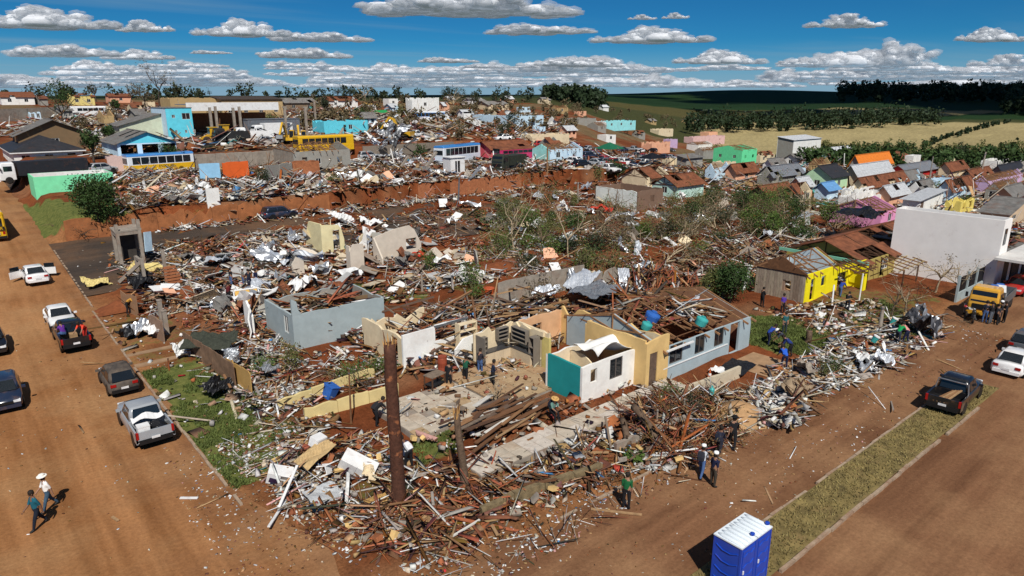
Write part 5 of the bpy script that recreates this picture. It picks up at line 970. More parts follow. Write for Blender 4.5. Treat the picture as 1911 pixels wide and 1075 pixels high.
def bus(label, loc, head, L, low, mid, roofm, win=True, txt=None, hh=3.1):
    t = thing('bus', label, 'bus', loc, head); f = L / 2; w = 1.25
    obj('lower_body', roundbox(-f, f, w, .35, 1.45, .05), low, t, smooth=False); obj('upper_body', roundbox(-f + .02, f - .02, w - .02, 1.45, hh - .35, .05), mid, t); obj('roof', roundbox(-f + .01, f - .01, w - .01, hh - .35, hh, .3), roofm, t)
    n = int((L - 1.2) / 1.25)
    for sd in (1, -1):
        for i in range(n): obj('window', MB().box((-f + .9 + 1.25 * (i + .3), sd * (w - .005), (1.5 + hh - .4) / 2), (1.12, .05, hh - 2.1)), GLASS, t)
        for x in (f - 2.2, -f + 2.6): wheel(t, x, sd * (w - .14), .48, .28, sd)
    obj('windscreen', MB().box((f - .0, 0, (1.2 + hh - .5) / 2 + .1), (.08, 2.1, hh - 1.9)), GLASS, t); obj('rear_window', MB().box((-f + .0, 0, 2.1), (.08, 1.9, .8)), GLASS, t)
    for sd in (1, -1): obj('headlight', MB().box((f - .02, sd * .85, .75), (.08, .35, .2)), HEADL, t); obj('taillight', MB().box((-f + .02, sd * 1.0, .95), (.08, .2, .3)), REDL, t)
    obj('bumper', MB().box((-f, 0, .5), (.18, 2.4, .25)), BLACK, t); return t
YB = cpaint('school_yellow', (.72, .42, .012), .15); BW_ = cpaint('bus_white', (.72, .76, .8), .2); BB_ = cpaint('bus_blue', (.05, .22, .55), .15)
p = place(6, 452, (0, 0)); SB = bus('yellow school bus seen from behind cut by the left edge', (p.x - .75, p.y + 5.1, p.z), UP, 10, YB, YB, YB, hh=3.2)
obj('sign_band', MB().box((-5.09, 0, 1.42), (.02, 2.2, .42)), BLACK, SB); text('ESCOLAR', SB, (-5.11, 0, 1.42), (PI / 2, 0, -PI / 2), .46, YB); obj('rear_panel', MB().box((-5.085, .1, .95), (.02, 1.5, .3)), PLATE, SB)
p = place(300, 322, (0, 0)); SB2 = bus('blue roofed school bus half buried in wreckage on the terrace', p, RT + .12, 10, YB, BW_, BB_); text('ESCOLAR', SB2, (.6, -1.262, 1.1), (PI / 2, 0, 0), .55, BLACK)
bus('yellow bus behind the stripped grey house', place(606, 284), RT + .05, 11, YB, YB, YB); bus('blue and white coach parked on the terrace above the brick retaining wall', place(858, 303, (0, .6)), RT + .3, 11.5, cpaint('coach_white', (.62, .7, .8), .15), BW_, BB_, hh=3.3)
bus('far blue and white coach in front of the torn white two storey house', place(800, 226), LF - .35, 11, BW_, BB_, BW_); bus('white minibus on the far terrace behind the dark trees', place(166, 218), LF, 8.5, CW_, CW_, CW_, hh=2.8); bus('magenta bus behind the pink gabled house', place(960, 300), RT, 9, cpaint('magenta', (.5, .02, .12)), cpaint('magenta', (.5, .02, .12)), TILE, hh=2.6)
def truck(label, loc, head, cabm, bodym, L=9, kind='box', bh=1.5):
    t = thing('truck', label, 'truck', loc, head); f = L / 2
    secs = []
    for z, x0, x1, w in ((.55, f - 2.0, f, 1.18), (1.3, f - 2.0, f + .02, 1.2), (2.0, f - 2.0, f - .1, 1.18), (2.75, f - 1.95, f - .35, 1.08), (2.9, f - 1.8, f - .6, .95)): secs.append(rring(x0, x1, w, z, .2, .1))
    cb = obj('cab', MB().loft(secs), cabm, t, smooth=False)
    obj('windscreen', MB().hexa([(f - .05, -1.0, 1.6), (f - .02, -1.0, 1.6), (f - .02, 1.0, 1.6), (f - .05, 1.0, 1.6), (f - .34, -.95, 2.6), (f - .26, -.95, 2.6), (f - .26, .95, 2.6), (f - .34, .95, 2.6)]), GLASS, cb)
    for sd in (1, -1): obj('side_window', MB().box((f - 1.1, sd * 1.15, 2.05), (1.0, .1, .7)), GLASS, cb); obj('headlight', MB().box((f - .0, sd * .85, .85), (.08, .35, .2)), HEADL, cb); obj('mirror', MB().box((f - .2, sd * 1.4, 2.1), (.1, .2, .45)), BLACK, cb)
    obj('bumper', MB().box((f, 0, .55), (.2, 2.4, .35)), cabm, t); obj('grille', MB().box((f + .03, 0, 1.15), (.06, 1.6, .5)), BLACK, t); obj('chassis', MB().box((-1.0, 0, .8), (L - 2, .9, .25)), BLACK, t)
    if kind == 'box': obj('cargo_box', MB().hexa([(-f, -1.25, 1.0), (f - 2.3, -1.25, 1.0), (f - 2.3, 1.25, 1.0), (-f, 1.25, 1.0), (-f, -1.25, 1.0 + bh), (f - 2.2, -1.25, 1.0 + bh), (f - 2.2, 1.25, 1.0 + bh), (-f, 1.25, 1.0 + bh)]), bodym, t)
    else:
        obj('deck', MB().box((-1.1, 0, 1.05), (L - 2.5, 2.5, .15)), bodym, t)
        for sd in (1, -1): obj('side_board', MB().box((-1.1, sd * 1.22, 1.45), (L - 2.5, .06, .65)), bodym, t)
        obj('tail_board', MB().box((-f + .12, 0, 1.45), (.06, 2.5, .65)), bodym, t); obj('head_board', MB().box((f - 2.3, 0, 1.7), (.06, 2.5, 1.2)), bodym, t)
    for x in (f - 1.1, -f + 2.4, -f + 1.2):
        for sd in (1, -1): wheel(t, x, sd * 1.05, .5, .3, sd)
    return t
truck('white cab truck with a long dark tipper body at the far left', place(84, 337), LF + .12, CW_, pm('dark_tipper', (.022, .024, .03), rough=.5, dirt=.2), 11, 'box', 1.9)
TY = truck('yellow cab flatbed truck loaded with blue and white goods beside the hall', place(1858, 598, (2.7, 1.2)), LF + .08, cpaint('truck_yellow', (.62, .32, .03)), STEEL, 7.6, 'flat')
truck('white truck beside the yellow loader in the machine yard', place(475, 266), LF - .2, CW_, WHITE, 7, 'box', 1.2); truck('white box truck at the grey container in the machine yard', place(497, 262, (2, 2)), LF, CW_, WHITE, 8, 'box', 2.2); truck('dark green army truck right of the white cabin', place(950, 318), LF + .3, pm('army_green', (.03, .035, .025)), pm('army_green', (.03, .035, .025)), 7.5, 'box', 1.6); truck('black tipper skip truck behind the yellow loader', place(432, 268), LF, pm('skip_black', (.02, .02, .022)), pm('skip_black', (.02, .02, .022)), 6.5, 'box', 1.3)
EXC = cpaint('digger_yellow', (.62, .36, .02), .3)
def excavator(label, loc, head, mat, boom=1.0):
    t = thing('excavator', label, 'excavator', loc, head)
    for sd in (1, -1):
        k = MB(); k.prism([(-1.8, .35), (-1.5, .05), (1.5, .05), (1.8, .35), (1.5, .8), (-1.5, .8)], lambda u, v: (u, sd * 1.15 - .28, v), lambda u, v: (u, sd * 1.15 + .28, v)); obj('track', k, RUB, t)
    u = obj('upper_body', MB().prism([(-1.9, 1.0), (1.1, 1.0), (1.1, 1.5), (-.2, 1.9), (-1.9, 1.8)], lambda u, v: (u, -1.2, v), lambda u, v: (u, 1.2, v)), mat, t); obj('counterweight', MB().box((-2.0, 0, 1.4), (.4, 2.3, .9)), mat, t)
    c = obj('cab', MB().hexa([(-.4, .3, 1.0), (1.2, .3, 1.0), (1.2, 1.2, 1.0), (-.4, 1.2, 1.0), (-.3, .35, 2.9), (.8, .35, 2.9), (.8, 1.15, 2.9), (-.3, 1.15, 2.9)]), mat, t); obj('cab_window', MB().box((.45, 1.2, 2.2), (.9, .06, .9)), GLASS, c); obj('cab_window', MB().box((1.06, .75, 2.2), (.1, .7, 1.1), rot=Euler((0, -.2, 0))), GLASS, c)
    e = (3.0, -.2, 4.2 * boom); w = (5.0, -.2, 2.2); obj('boom', MB().bar((.8, -.2, 1.6), (2.0, -.2, 3.9 * boom), .4, .5).bar((2.0, -.2, 3.9 * boom), e, .38, .45), mat, t); obj('stick', MB().bar(e, w, .3, .38), mat, t)
    obj('bucket', MB().prism([(4.7, 2.3), (5.3, 2.2), (5.5, 1.6), (5.0, 1.2), (4.5, 1.4)], lambda u, v: (u, -.8, v), lambda u, v: (u, .4, v)), STEEL, t); obj('cylinder', MB().tube([(1.0, -.2, 1.8), (2.6, -.2, 3.6 * boom)], .09, 8), STEEL, t); return t
excavator('left yellow excavator standing in the machine yard', place(541, 272), LF + .9, EXC); excavator('right yellow excavator standing in the machine yard', place(560, 273), LF + 1.2, EXC, .9); excavator('yellow excavator beside the heap of twisted metal', place(752, 262), UP + .6, EXC, 1.1)
def loader(label, loc, head, mat):
    t = thing('wheel_loader', label, 'loader', loc, head)
    for x in (1.3, -1.3):
        for sd in (1, -1): wheel(t, x, sd * .95, .7, .5, sd)
    obj('engine_hood', MB().prism([(-2.6, .9), (-.4, .9), (-.4, 1.9), (-2.4, 1.7)], lambda u, v: (u, -.85, v), lambda u, v: (u, .85, v)), mat, t); obj('front_frame', MB().box((1.1, 0, 1.0), (1.8, 1.1, .6)), mat, t); c = obj('cab', MB().box((-.1, 0, 2.2), (1.3, 1.3, 1.5)), mat, t); obj('cab_window', MB().box((.56, 0, 2.35), (.06, 1.1, .9)), GLASS, c); obj('cab_window', MB().box((-.1, -.66, 2.35), (1.0, .06, .9)), GLASS, c); obj('roof', MB().box((-.1, 0, 3.0), (1.6, 1.6, .12)), mat, t)
    for sd in (1, -1): obj('lift_arm', MB().bar((.6, sd * .5, 1.6), (2.7, sd * .5, .7), .14, .3), mat, t)
    obj('bucket', MB().prism([(2.6, .2), (3.6, .15), (3.0, 1.1), (2.6, 1.0)], lambda u, v: (u, -1.25, v), lambda u, v: (u, 1.25, v)), STEEL, t); return t
loader('yellow wheel loader at the left end of the machine yard', place(398, 268), LF, EXC); loader('yellow tractor loader under the column shed', place(420, 262), LF + .2, EXC)
def motorbike(label, loc, head, mat):
    t = thing('motorbike', label, 'motorbike', loc, head)
    for x in (.65, -.65): o = link('wheel', None, t); bpy.data.objects.remove(o); w = obj('wheel', MB().lathe([(.22, -.05), (.3, -.05), (.32, 0), (.3, .05), (.22, .05)], n=14, ax='y'), RUB, t, (x, 0, .32)); obj('hub', MB().lathe([(.05, -.06), (.05, .06)], n=8, ax='y'), STEEL, w)
    obj('frame', MB().tube([(.65, 0, .32), (.45, 0, .9), (.0, 0, .5), (-.65, 0, .34)], .035, 6), STEEL, t); obj('tank', MB().loft([rring(-.05, .4, .13, .68, .08, .08), rring(-.08, .42, .16, .78, .1, .1), rring(.0, .35, .1, .9, .06, .06)]), mat, t, smooth=True); obj('seat', MB().box((-.35, 0, .78), (.65, .24, .1), rot=Euler((0, .08, 0))), BLACK, t); obj('handlebar', MB().tube([(.4, -.35, 1.05), (.47, 0, .98), (.4, .35, 1.05)], .02, 6), BLACK, t); obj('engine', MB().box((.05, 0, .45), (.35, .25, .3)), STEEL, t); obj('exhaust', MB().tube([(.1, -.15, .3), (-.7, -.17, .38)], .04, 6), STEEL, t); obj('headlight', MB().lathe([(.04, 0), (.09, .05), (.09, .1)], n=10, ax='x'), HEADL, t, (.5, 0, .85))
for k, (x, y, hd, m) in enumerate([(1800, 590, .4, CR_), (1815, 600, .3, CB_)]): motorbike(['red motorbike parked beside the yellow truck', 'black motorbike parked in front of the yellow truck'][k], place(x, y), hd, m)
# loads
TY.scale = (.88, .88, .88)
def load(name, label, cat, mb, mat, base, off): p = base.matrix_basis @ Vector(off); return tag(obj(name, mb, mat, None, p, base.rotation_euler), label, cat)
load('storage_box', 'white box on the tail of the silver pickup', 'box', MB().box((0, 0, .3), (.5, .55, .6)).box((0, 0, .62), (.52, .57, .05)), WHITE, PS, (-2.2, .45, .66)); load('tarpaulin', 'white sheet draped over the bed of the silver pickup', 'sheet', MB().grid(lambda u, v: (-1.6 + 1.5 * u, -.75 + 1.5 * v, .75 + .25 * math.sin(u * 3) - .1 * math.sin(v * 7 + u * 4) + .1), 8, 8), WHITE, PS, (.3, 0, .3)); load('rubbish_bag', 'black bags in the bed of the silver pickup', 'bag', MB().lathe([(.1, 0), (.42, .1), (.4, .35), (.12, .5)], n=9), BLTARP, PS, (-1.7, -.3, .66)); load('rubbish_bag', 'second black bag at the tail of the silver pickup', 'bag', MB().lathe([(.1, 0), (.36, .1), (.3, .3), (.1, .42)], n=9), BLTARP, PS, (-2.25, -.35, .66))
load('cardboard_box', 'brown cardboard box between the two people in the black pickup', 'box', MB().box((0, 0, .22), (.5, .45, .44)).box((.28, 0, .42), (.2, .42, .02)), WOOD[3], PB, (-1.5, .0, .66))
for k in range(4): load('timber', 'rough timber lying across the bed of the black pickup on the median', 'timber', MB().bar((-.9, .3 - .18 * k, .75), (.75, -.3 - .12 * k, 1.02 + .04 * k), .1, .06), WOOD[3 if k % 2 else 1], PK, (-1.7, .2, .05))['group'] = 'timbers in the black pickup'
obj('roll_bar', MB().tube([(-1.05, -.84, 1.05), (-.98, -.76, 1.62), (-.98, .76, 1.62), (-1.05, .84, 1.05)], .045, 8), RIM, PK)
for k in range(3): load('water_drum', ['left blue drum on the yellow truck', 'middle blue drum on the yellow truck', 'right blue drum on the yellow truck'][k], 'drum', MB().lathe([(.3, 0), (.33, .1), (.31, .5), (.33, .9), (.28, .98)], n=14), BLUETARP, TY, (-.4 - .9 * k, -.5 + .3 * k, 1.13))
load('furniture', 'white wardrobe lying on the yellow truck', 'wardrobe', MB().box((0, 0, .4), (2.4, .7, .7), rot=Euler((0, .12, .2))).box((0, -.37, .4), (2.3, .03, .6), rot=Euler((0, .12, .2))), WHITE, TY, (-.6, .5, 1.2))
# portable toilets: two cabins side by side on the median
TB_ = pm('toilet_blue', (.012, .06, .42), rough=.35, var=.1, bump=0, spec=.5, dirt=.08); TWH = pm('toilet_roof', (.72, .78, .82), rough=.4, var=.06, bump=0)
for k in range(2):
    t = thing('portable_toilet', ['left blue portable toilet with a white ribbed roof at the bottom edge', 'right blue portable toilet with a white ribbed roof at the bottom edge'][k], 'toilet', (19.35 + 1.0 * k, 10.55, .1))
    obj('cabin', MB().box((.49, .55, 1.05), (.96, 1.1, 2.1)), TB_, t)
    for q in range(2): obj('corner_post', MB().box((.03 + .92 * q, .02, 1.05), (.07, .08, 2.12)), TB_, t); obj('corner_post', MB().box((.03 + .92 * q, 1.08, 1.05), (.07, .08, 2.12)), TB_, t)
    d = obj('door', MB().box((.49, -.012, 1.0), (.74, .03, 1.86)), TB_, t); obj('latch', MB().box((.2, -.04, 1.05), (.06, .03, .14)), WHITE, d)
    for z in (.35, .8, 1.25, 1.7):
        obj('door_rib', MB().tube([(.16, -.03, z), (.36, -.04, z + .1), (.62, -.04, z + .02), (.82, -.03, z + .12)], .018, 6), TB_, d)
        if k == 0: obj('side_rib', MB().tube([(-.0, .12, z + .1), (-.015, .4, z - .02), (-.015, .72, z - .02), (0, 1.0, z + .1)], .022, 6), TB_, t)
    ribs = []
    rf = MB().box((.49, .55, 2.12), (1.02, 1.16, .05)); ro = obj('roof', rf, TWH, t)
    for q in range(4): obj('roof_rib', MB().loft([[(.14 + .24 * q + .1 * math.cos(a) * s, .55 + y_, 2.13 + .1 * math.sin(a) * s) for a in (0, .6, 1.2, 1.9, 2.5, 3.14)] for y_, s in ((-.56, .4), (-.45, 1), (.3, 1), (.5, .3))], close=True), TWH, ro, smooth=True)
    obj('vent_pipe', MB().lathe([(.055, 2.1), (.055, 2.24), (.085, 2.25), (.085, 2.31), (.03, 2.33)], n=12), TB_, t, (.86, .12, .0))
# ------------------------------------------------------------------ people (facing +x)
def rot2(v, a): return Vector((v.x * math.cos(a) + v.z * math.sin(a), v.y, -v.x * math.sin(a) + v.z * math.cos(a)))
POSES = {  # pelvis height, torso bend, (thigh, knee) L/R, (arm forward, out, elbow) L/R, head nod
 'stand': (.95, .02, (.03, .03), (-.03, .03), (.05, .12, .25), (-.02, .12, .2), .1), 'walk': (.93, .06, (.42, .18), (-.32, .35), (-.4, .1, .25), (.42, .1, .4), .12), 'look': (.95, .05, (.02, .0), (.08, .06), (.5, .1, 1.35), (.35, .15, 1.2), .4),
 'bend': (.86, .95, (.35, .3), (.05, .25), (.75, .1, .3), (.95, .12, .25), .3), 'squat': (.5, .55, (1.35, 1.75), (1.0, 1.7), (.9, .1, .5), (.8, .15, .6), .2), 'sit': (.47, .3, (1.45, 1.5), (1.4, 1.35), (.75, .1, .8), (.7, .1, .9), .3), 'carry': (.94, .1, (.15, .1), (-.1, .12), (.75, .05, .9), (.7, .05, .95), .15)}
BODY = {}
def body_mesh(pose):
    if pose in BODY: return BODY[pose]
    ph, bend, lL, lR, aL, aR, nod = POSES[pose]; bm = bmesh.new(); sk = bm.verts.layers.skin.verify(); segs = []
    def V_(p, r, root=False):
        v = bm.verts.new(p); v[sk].radius = (r, r); v[sk].use_root = root; return v
    def E_(a, b, tg): bm.edges.new((a, b)); segs.append((a.co.copy(), b.co.copy(), tg)); return b
    P0 = Vector((-.03 if bend > .5 else 0, 0, ph)); pv = V_(P0, .155, True)
    def up(d): return P0 + rot2(Vector((0, 0, d)), bend)
    wa = E_(pv, V_(up(.2), .14), 'shirt'); ch = E_(wa, V_(up(.4), .165), 'shirt'); nk = E_(ch, V_(up(.53), .06), 'skin')
    hb = up(.53); hd = rot2(Vector((.02, 0, .1)), bend * .5 + nod * .5); E_(nk, V_(hb + hd, .085), 'skin'); hv = bm.verts[-1] if False else None
    bm.verts.ensure_lookup_table(); hv = bm.verts[-1]; ht = E_(hv, V_(hb + hd + rot2(Vector((0, 0, .12)), bend * .5 + nod * .5), .085), 'skin'); hc = hb + hd + rot2(Vector((0, 0, .05)), bend * .5 + nod * .5)
    hands = []
    for s, (th, kn), (af, ao, el) in ((1, lL, aL), (-1, lR, aR)):
        hp = E_(pv, V_(P0 + Vector((0, s * .1, -.06)), .115), 'trousers'); k = hp.co + rot2(Vector((0, s * .02, -.42)), -th); kv = E_(hp, V_(k, .075), 'trousers')
        an = k + rot2(Vector((0, 0, -.4)), -th + kn); av = E_(kv, V_(an, .055), 'trousers'); fa = min(.5, max(-.6, -th + kn)) * .3; toe = an + rot2(Vector((.17, s * .03, -.05)), fa); E_(av, V_(toe, .05), 'shoe')
        sv = E_(ch, V_(up(.43) + Vector((0, s * .17, 0)), .075), 'shirt'); d1 = rot2(Vector((0, s * math.sin(ao), -math.cos(ao))) * .28, bend * .3 - af); e = sv.co + d1; ev = E_(sv, V_(e, .055), 'shirt')
        d2 = rot2(Vector((0, s * math.sin(ao) * .4, -1)) * .25, bend * .3 - af - el); w = e + d2; wv = E_(ev, V_(w, .036), 'skin'); hnd = w + d2.normalized() * .09; E_(wv, V_(hnd, .038), 'skin'); hands.append((hnd, d2.normalized(), s))
    me = bpy.data.meshes.new('body'); bm.to_mesh(me); bm.free(); o = bpy.data.objects.new('tmp', me); C.objects.link(o)
    o.modifiers.new('s', 'SKIN').use_smooth_shade = True; o.modifiers.new('u', 'SUBSURF').levels = 1; o.modifiers['u'].render_levels = 1
    dg = bpy.context.evaluated_depsgraph_get(); r = bpy.data.meshes.new_from_object(o.evaluated_get(dg)); bpy.data.objects.remove(o)
    mb = MB(); mb.v = [tuple(v.co) for v in r.vertices]; mb.f = [tuple(p.vertices) for p in r.polygons]; mb.m = []
    IDX = {'skin': 0, 'shirt': 1, 'trousers': 2, 'shoe': 3}
    for p in r.polygons:
        c = p.center; best = (9, 'shirt')
        for a, b, tg in segs:
            d = b - a; t_ = max(0, min(1, (c - a).dot(d) / max(1e-9, d.length_squared))); q = (c - a - d * t_).length
            if q < best[0]: best = (q, tg)
        mb.m.append(IDX[best[1]])
    for hnd, d, s in hands:                          # fingers and thumb
        sd = d.cross(Vector((0, s, 0))); sd = sd.normalized() if sd.length > .1 else Vector((1, 0, 0)); nrm = d.cross(sd)
        for k, ln in enumerate((.07, .08, .075, .055)):
            b0 = hnd + sd * (.024 - .016 * k) + d * .02; mb.tube([b0, b0 + d * ln * .5, b0 + d * ln * .85 + nrm * s * -.02], [.009, .0085, .007], 5, 0)
        b0 = hnd + sd * .03 - d * .03; mb.tube([b0, b0 + sd * .03 + d * .03, b0 + sd * .035 + d * .06], [.011, .01, .008], 5, 0)
    f = rot2(Vector((1, 0, 0)), bend * .5 + nod * .5); u = rot2(Vector((0, 0, 1)), bend * .5 + nod * .5); F0 = hc + f * .088
    mb.add([F0 + u * .03, F0 + Vector((0, .018, 0)) - u * .02, F0 - Vector((0, .018, 0)) - u * .02, F0 + f * .03 - u * .012], [(0, 1, 3), (0, 3, 2), (1, 2, 3)], 0)
    for s in (1, -1): mb.box(hc + Vector((0, s * .092, 0)), (.03, .02, .055), m=0); mb.box(F0 + Vector((0, s * .034, 0)) + u * .03 - f * .004, (.012, .024, .012), m=4)
    mb.box(F0 - u * .05 - f * .004, (.012, .045, .01), m=4)
    zmin = min(v[2] for v in mb.v); mb.v = [(v[0], v[1], v[2] - zmin) for v in mb.v]
    BODY[pose] = (mb, hc - Vector((0, 0, zmin)), (f, u), up(.3) - Vector((0, 0, zmin)), bend); return BODY[pose]
def cl(c): return pm('cloth_%02x%02x%02x' % c, lin(c), rough=.9, var=.25, scale=8, bump=.2)
SKIN = [pm('skin_a', (.3, .16, .1), bump=0, rough=.6), pm('skin_b', (.2, .1, .06), bump=0, rough=.6)]; HAIR = pm('hair', (.02, .014, .01), bump=.3); SHOE = pm('shoe', (.03, .028, .026))
def person(label, loc, head, pose, shirt, trousers, hat=None, bag=None, scale=1.0, skin=0, group=None, dz=0):
    mb, hc, (f, u), ch, bend = body_mesh(pose); me = mb.mesh('person', [SKIN[skin], cl(shirt), cl(trousers), SHOE, BLACK], True)
    o = link('person', me, None, (loc[0], loc[1], loc[2] + dz), (0, 0, head)); o.scale = (scale,) * 3; tag(o, label, 'person', group)
    q = f.to_track_quat('X', 'Z').to_euler()
    if hat:
        wide = hat[1]; mh = MB().lathe([(.11, .06), (.125, .1), (.11, .17), (.05, .195)] if not wide else [(wide, .075), (wide, .09), (.12, .1), (.11, .17), (.05, .19)], n=14); obj('hat', mh, cl(hat[0]), o, hc, q, smooth=not wide)
        obj('hair', MB().lathe([(.08, -.08), (.1, -.04), (.106, .04), (.1, .08)], n=12), HAIR, o, hc - f * .018, q, smooth=True)
    else: obj('hair', MB().lathe([(.06, -.07), (.1, -.02), (.112, .06), (.1, .12), (.05, .16)], n=12), HAIR, o, hc - f * .022, q, smooth=True)
    if bag: obj('backpack', MB().loft([rring(-.1, .1, .15, -.2, .05, .05), rring(-.12, .1, .17, 0, .05, .06), rring(-.08, .1, .14, .22, .05, .06)]), cl(bag), o, ch - Vector((.2, 0, 0)), (0, bend, 0), smooth=False)
    return o
W_, BK, NV, JN, TL_, GN, RD, KH = (232, 230, 226), (26, 26, 30), (28, 34, 64), (70, 96, 140), (24, 88, 104), (24, 92, 52), (196, 52, 40), (104, 92, 70)
PPL = [ # label, px, py, heading, pose, shirt, trousers, hat, bag
 ('person in a white top and straw hat walking on the orange street', 94, 950, -2.2, 'walk', W_, (60, 84, 104), ((236, 232, 222), .2), None), ('person in a teal shirt and dark shorts walking on the orange street', 74, 984, -2.1, 'walk', TL_, (22, 30, 44), None, None),
 ('person in a yellow shirt beside the brown board screen', 240, 585, .3, 'bend', (190, 140, 60), BK, None, None), ('person in a dark red shirt bending near the yellow rack', 428, 566, 1.2, 'look', (92, 30, 34), BK, None, None),
 ('person in a black top and jeans at the left of the group on the rubble', 432, 532, 1.0, 'stand', BK, JN, None, None), ('person in a white hat and grey shirt in the group on the rubble', 455, 534, .7, 'stand', (120, 118, 112), JN, ((238, 238, 236), .0), None), ('person in dark clothes right of the white hat on the rubble', 466, 536, 2.4, 'look', (36, 40, 52), NV, None, None), ('person in a navy top at the right of the group on the rubble', 479, 535, 2.8, 'stand', NV, JN, None, None),
 ('person in black standing on the patio left of the green shirt', 838, 726, 1.4, 'stand', BK, BK, None, None), ('person in a green shirt holding a white panel in the kitchen', 869, 712, 1.1, 'carry', (28, 84, 62), BK, None, None), ('person in a dark shirt and jeans before the white half wall', 896, 698, 1.0, 'look', (44, 40, 48), JN, None, None), ('person in navy looking down beside the sandy floor', 920, 724, .2, 'look', (30, 38, 60), BK, None, None),
 ('person in black crouching in the brush left of the pine trunk', 702, 792, .8, 'bend', BK, BK, None, (40, 40, 44)), ('person half hidden behind the tall pine trunk', 764, 872, 2.4, 'bend', (58, 50, 74), BK, None, (220, 220, 222)),
 ('person in a green shirt standing alone by the kerb', 1168, 950, 1.2, 'stand', GN, BK, None, None), ('person in a white cap with a backpack at the kerb', 1308, 890, .9, 'walk', (190, 196, 204), JN, ((240, 240, 238), .0), (44, 46, 56)), ('person in navy with a white cap facing the road', 1330, 908, .5, 'stand', NV, (62, 56, 48), ((240, 240, 238), .0), None), ('person in a dark dress between the walking men', 1341, 852, .7, 'walk', (36, 38, 54), (34, 36, 50), None, (40, 44, 60)), ('person in a black shirt and dark hat nearest the sand heap', 1366, 836, 1.2, 'walk', BK, BK, ((22, 22, 24), .19), None),
 ('person in a blue shirt bending on the lawn at left', 1433, 644, .3, 'bend', (36, 70, 160), NV, None, None), ('person in teal standing on the lawn behind the workers', 1463, 624, -1.4, 'stand', (40, 90, 94), (50, 60, 64), None, None), ('person in a white hat bending on the lawn', 1462, 652, 2.8, 'bend', (60, 66, 80), BK, ((234, 232, 226), .18), None), ('person in a navy shirt bending beside the shrub on the lawn', 1474, 664, 2.6, 'bend', (30, 50, 110), BK, None, None), ('person in a bright blue shirt bending at the lawn edge', 1463, 688, 1.6, 'bend', (40, 90, 190), NV, None, None),
 ('person in black crouching by the dark bush', 1421, 574, .4, 'look', BK, BK, None, None), ('person in purple walking past the plank front', 1460, 583, -1.3, 'stand', (80, 54, 150), BK, None, None), ('person in dark clothes bending before the yellow porch', 1580, 581, 1.0, 'bend', BK, (40, 42, 52), None, None), ('person in a blue shirt working under the yellow porch', 1566, 556, .6, 'bend', (34, 62, 150), JN, None, None),
 ('person in a green shirt bending at the debris row', 1674, 642, .6, 'bend', (22, 140, 76), (50, 56, 70), None, None), ('person in a pink shirt bending at the debris row', 1690, 641, 2.2, 'bend', (206, 140, 132), NV, None, None),
 ('leftmost person in jeans of the group in front of the yellow truck', 1836, 603, 1.0, 'stand', (34, 40, 54), JN, None, None), ('person in black with light trousers of the group at the yellow truck', 1847, 605, 2.0, 'look', BK, (90, 96, 104), None, None), ('person in dark grey in the middle of the group at the yellow truck', 1857, 606, .4, 'stand', (48, 48, 54), BK, None, None), ('person with a white cap of the group at the yellow truck', 1864, 604, 2.6, 'stand', BK, BK, ((236, 236, 234), .0), None), ('rightmost person in black of the group at the yellow truck', 1873, 602, 2.9, 'look', (30, 30, 36), BK, None, None),
 ('person in a white shirt behind the canopy of the hall', 1893, 470, -.5, 'stand', W_, BK, None, None), ('person in white far away beside the pink ruin', 925, 246, 0, 'stand', W_, JN, None, None),
]
for i, (lb, x, y, hd, po, sh, tr, hat, bag) in enumerate(PPL): person(lb, on(x, y), hd - HEAD, po, sh, tr, hat, bag, U(.96, 1.06), i % 2)
sp = on(1030, 792); person('person in a straw hat sitting on the edge of the walkway', (sp.x, sp.y, .0), -PI / 2 - .1, 'sit', (96, 130, 120), BK, ((196, 156, 96), .22), (40, 44, 56), dz=.32)
for lb, off, hd, po, sh in (('person in a purple top sitting in the bed of the black pickup', (-1.35, .55, .64), .3, 'sit', (96, 44, 140)), ('person in an orange red shirt leaning over the tail of the black pickup', (-2.2, -.62, .64), PI * .75, 'bend', (236, 74, 52))):
    q = PB.matrix_basis @ Vector(off); person(lb, q, PB.rotation_euler.z + hd, po, sh, JN if po == 'sit' else RD)
# ------------------------------------------------------------------ vegetation
LEAFM = [pm('leaf_%d' % i, c, rough=.7, var=.45, scale=1.1, bump=0) for i, c in enumerate([(.035, .07, .015), (.075, .125, .022), (.115, .12, .035), (.028, .04, .016), (.13, .1, .05), (.02, .038, .013)])]
BR_ = pm('branch_bark', (.2, .14, .09), var=.4, scale=5, bump=.5); BRD = pm('dark_branch', (.075, .055, .04), var=.4, scale=5, bump=.5); BRP = pm('pale_branch', (.4, .31, .2), var=.4, scale=5, bump=.5)
def leaves_np(cent, size, seed=0, flat=.0, asp=2.0):
    rs = np.random.RandomState(seed); n = len(cent); d = rs.normal(size=(n, 3)); d /= np.linalg.norm(d, axis=1)[:, None]; e = rs.normal(size=(n, 3)); e -= d * (e * d).sum(1)[:, None]; e /= np.linalg.norm(e, axis=1)[:, None]
    s = size * rs.uniform(.6, 1.3, (n, 1)); a = d * s * .5; b = e * s * .5 / asp
    V = np.stack([cent - a, cent + b, cent + a, cent - b], 1).reshape(-1, 3); return V, np.arange(4 * n).reshape(-1, 4)
def leaf_obj(name, cent, size, mat, parent=None, loc=(0, 0, 0), seed=0, asp=2.0):
    V, F = leaves_np(np.asarray(cent), size, seed, asp=asp); me = np_mesh(bpy.data.meshes.new(name), V, F, None, False, [mat]); return link(name, me, parent, loc)
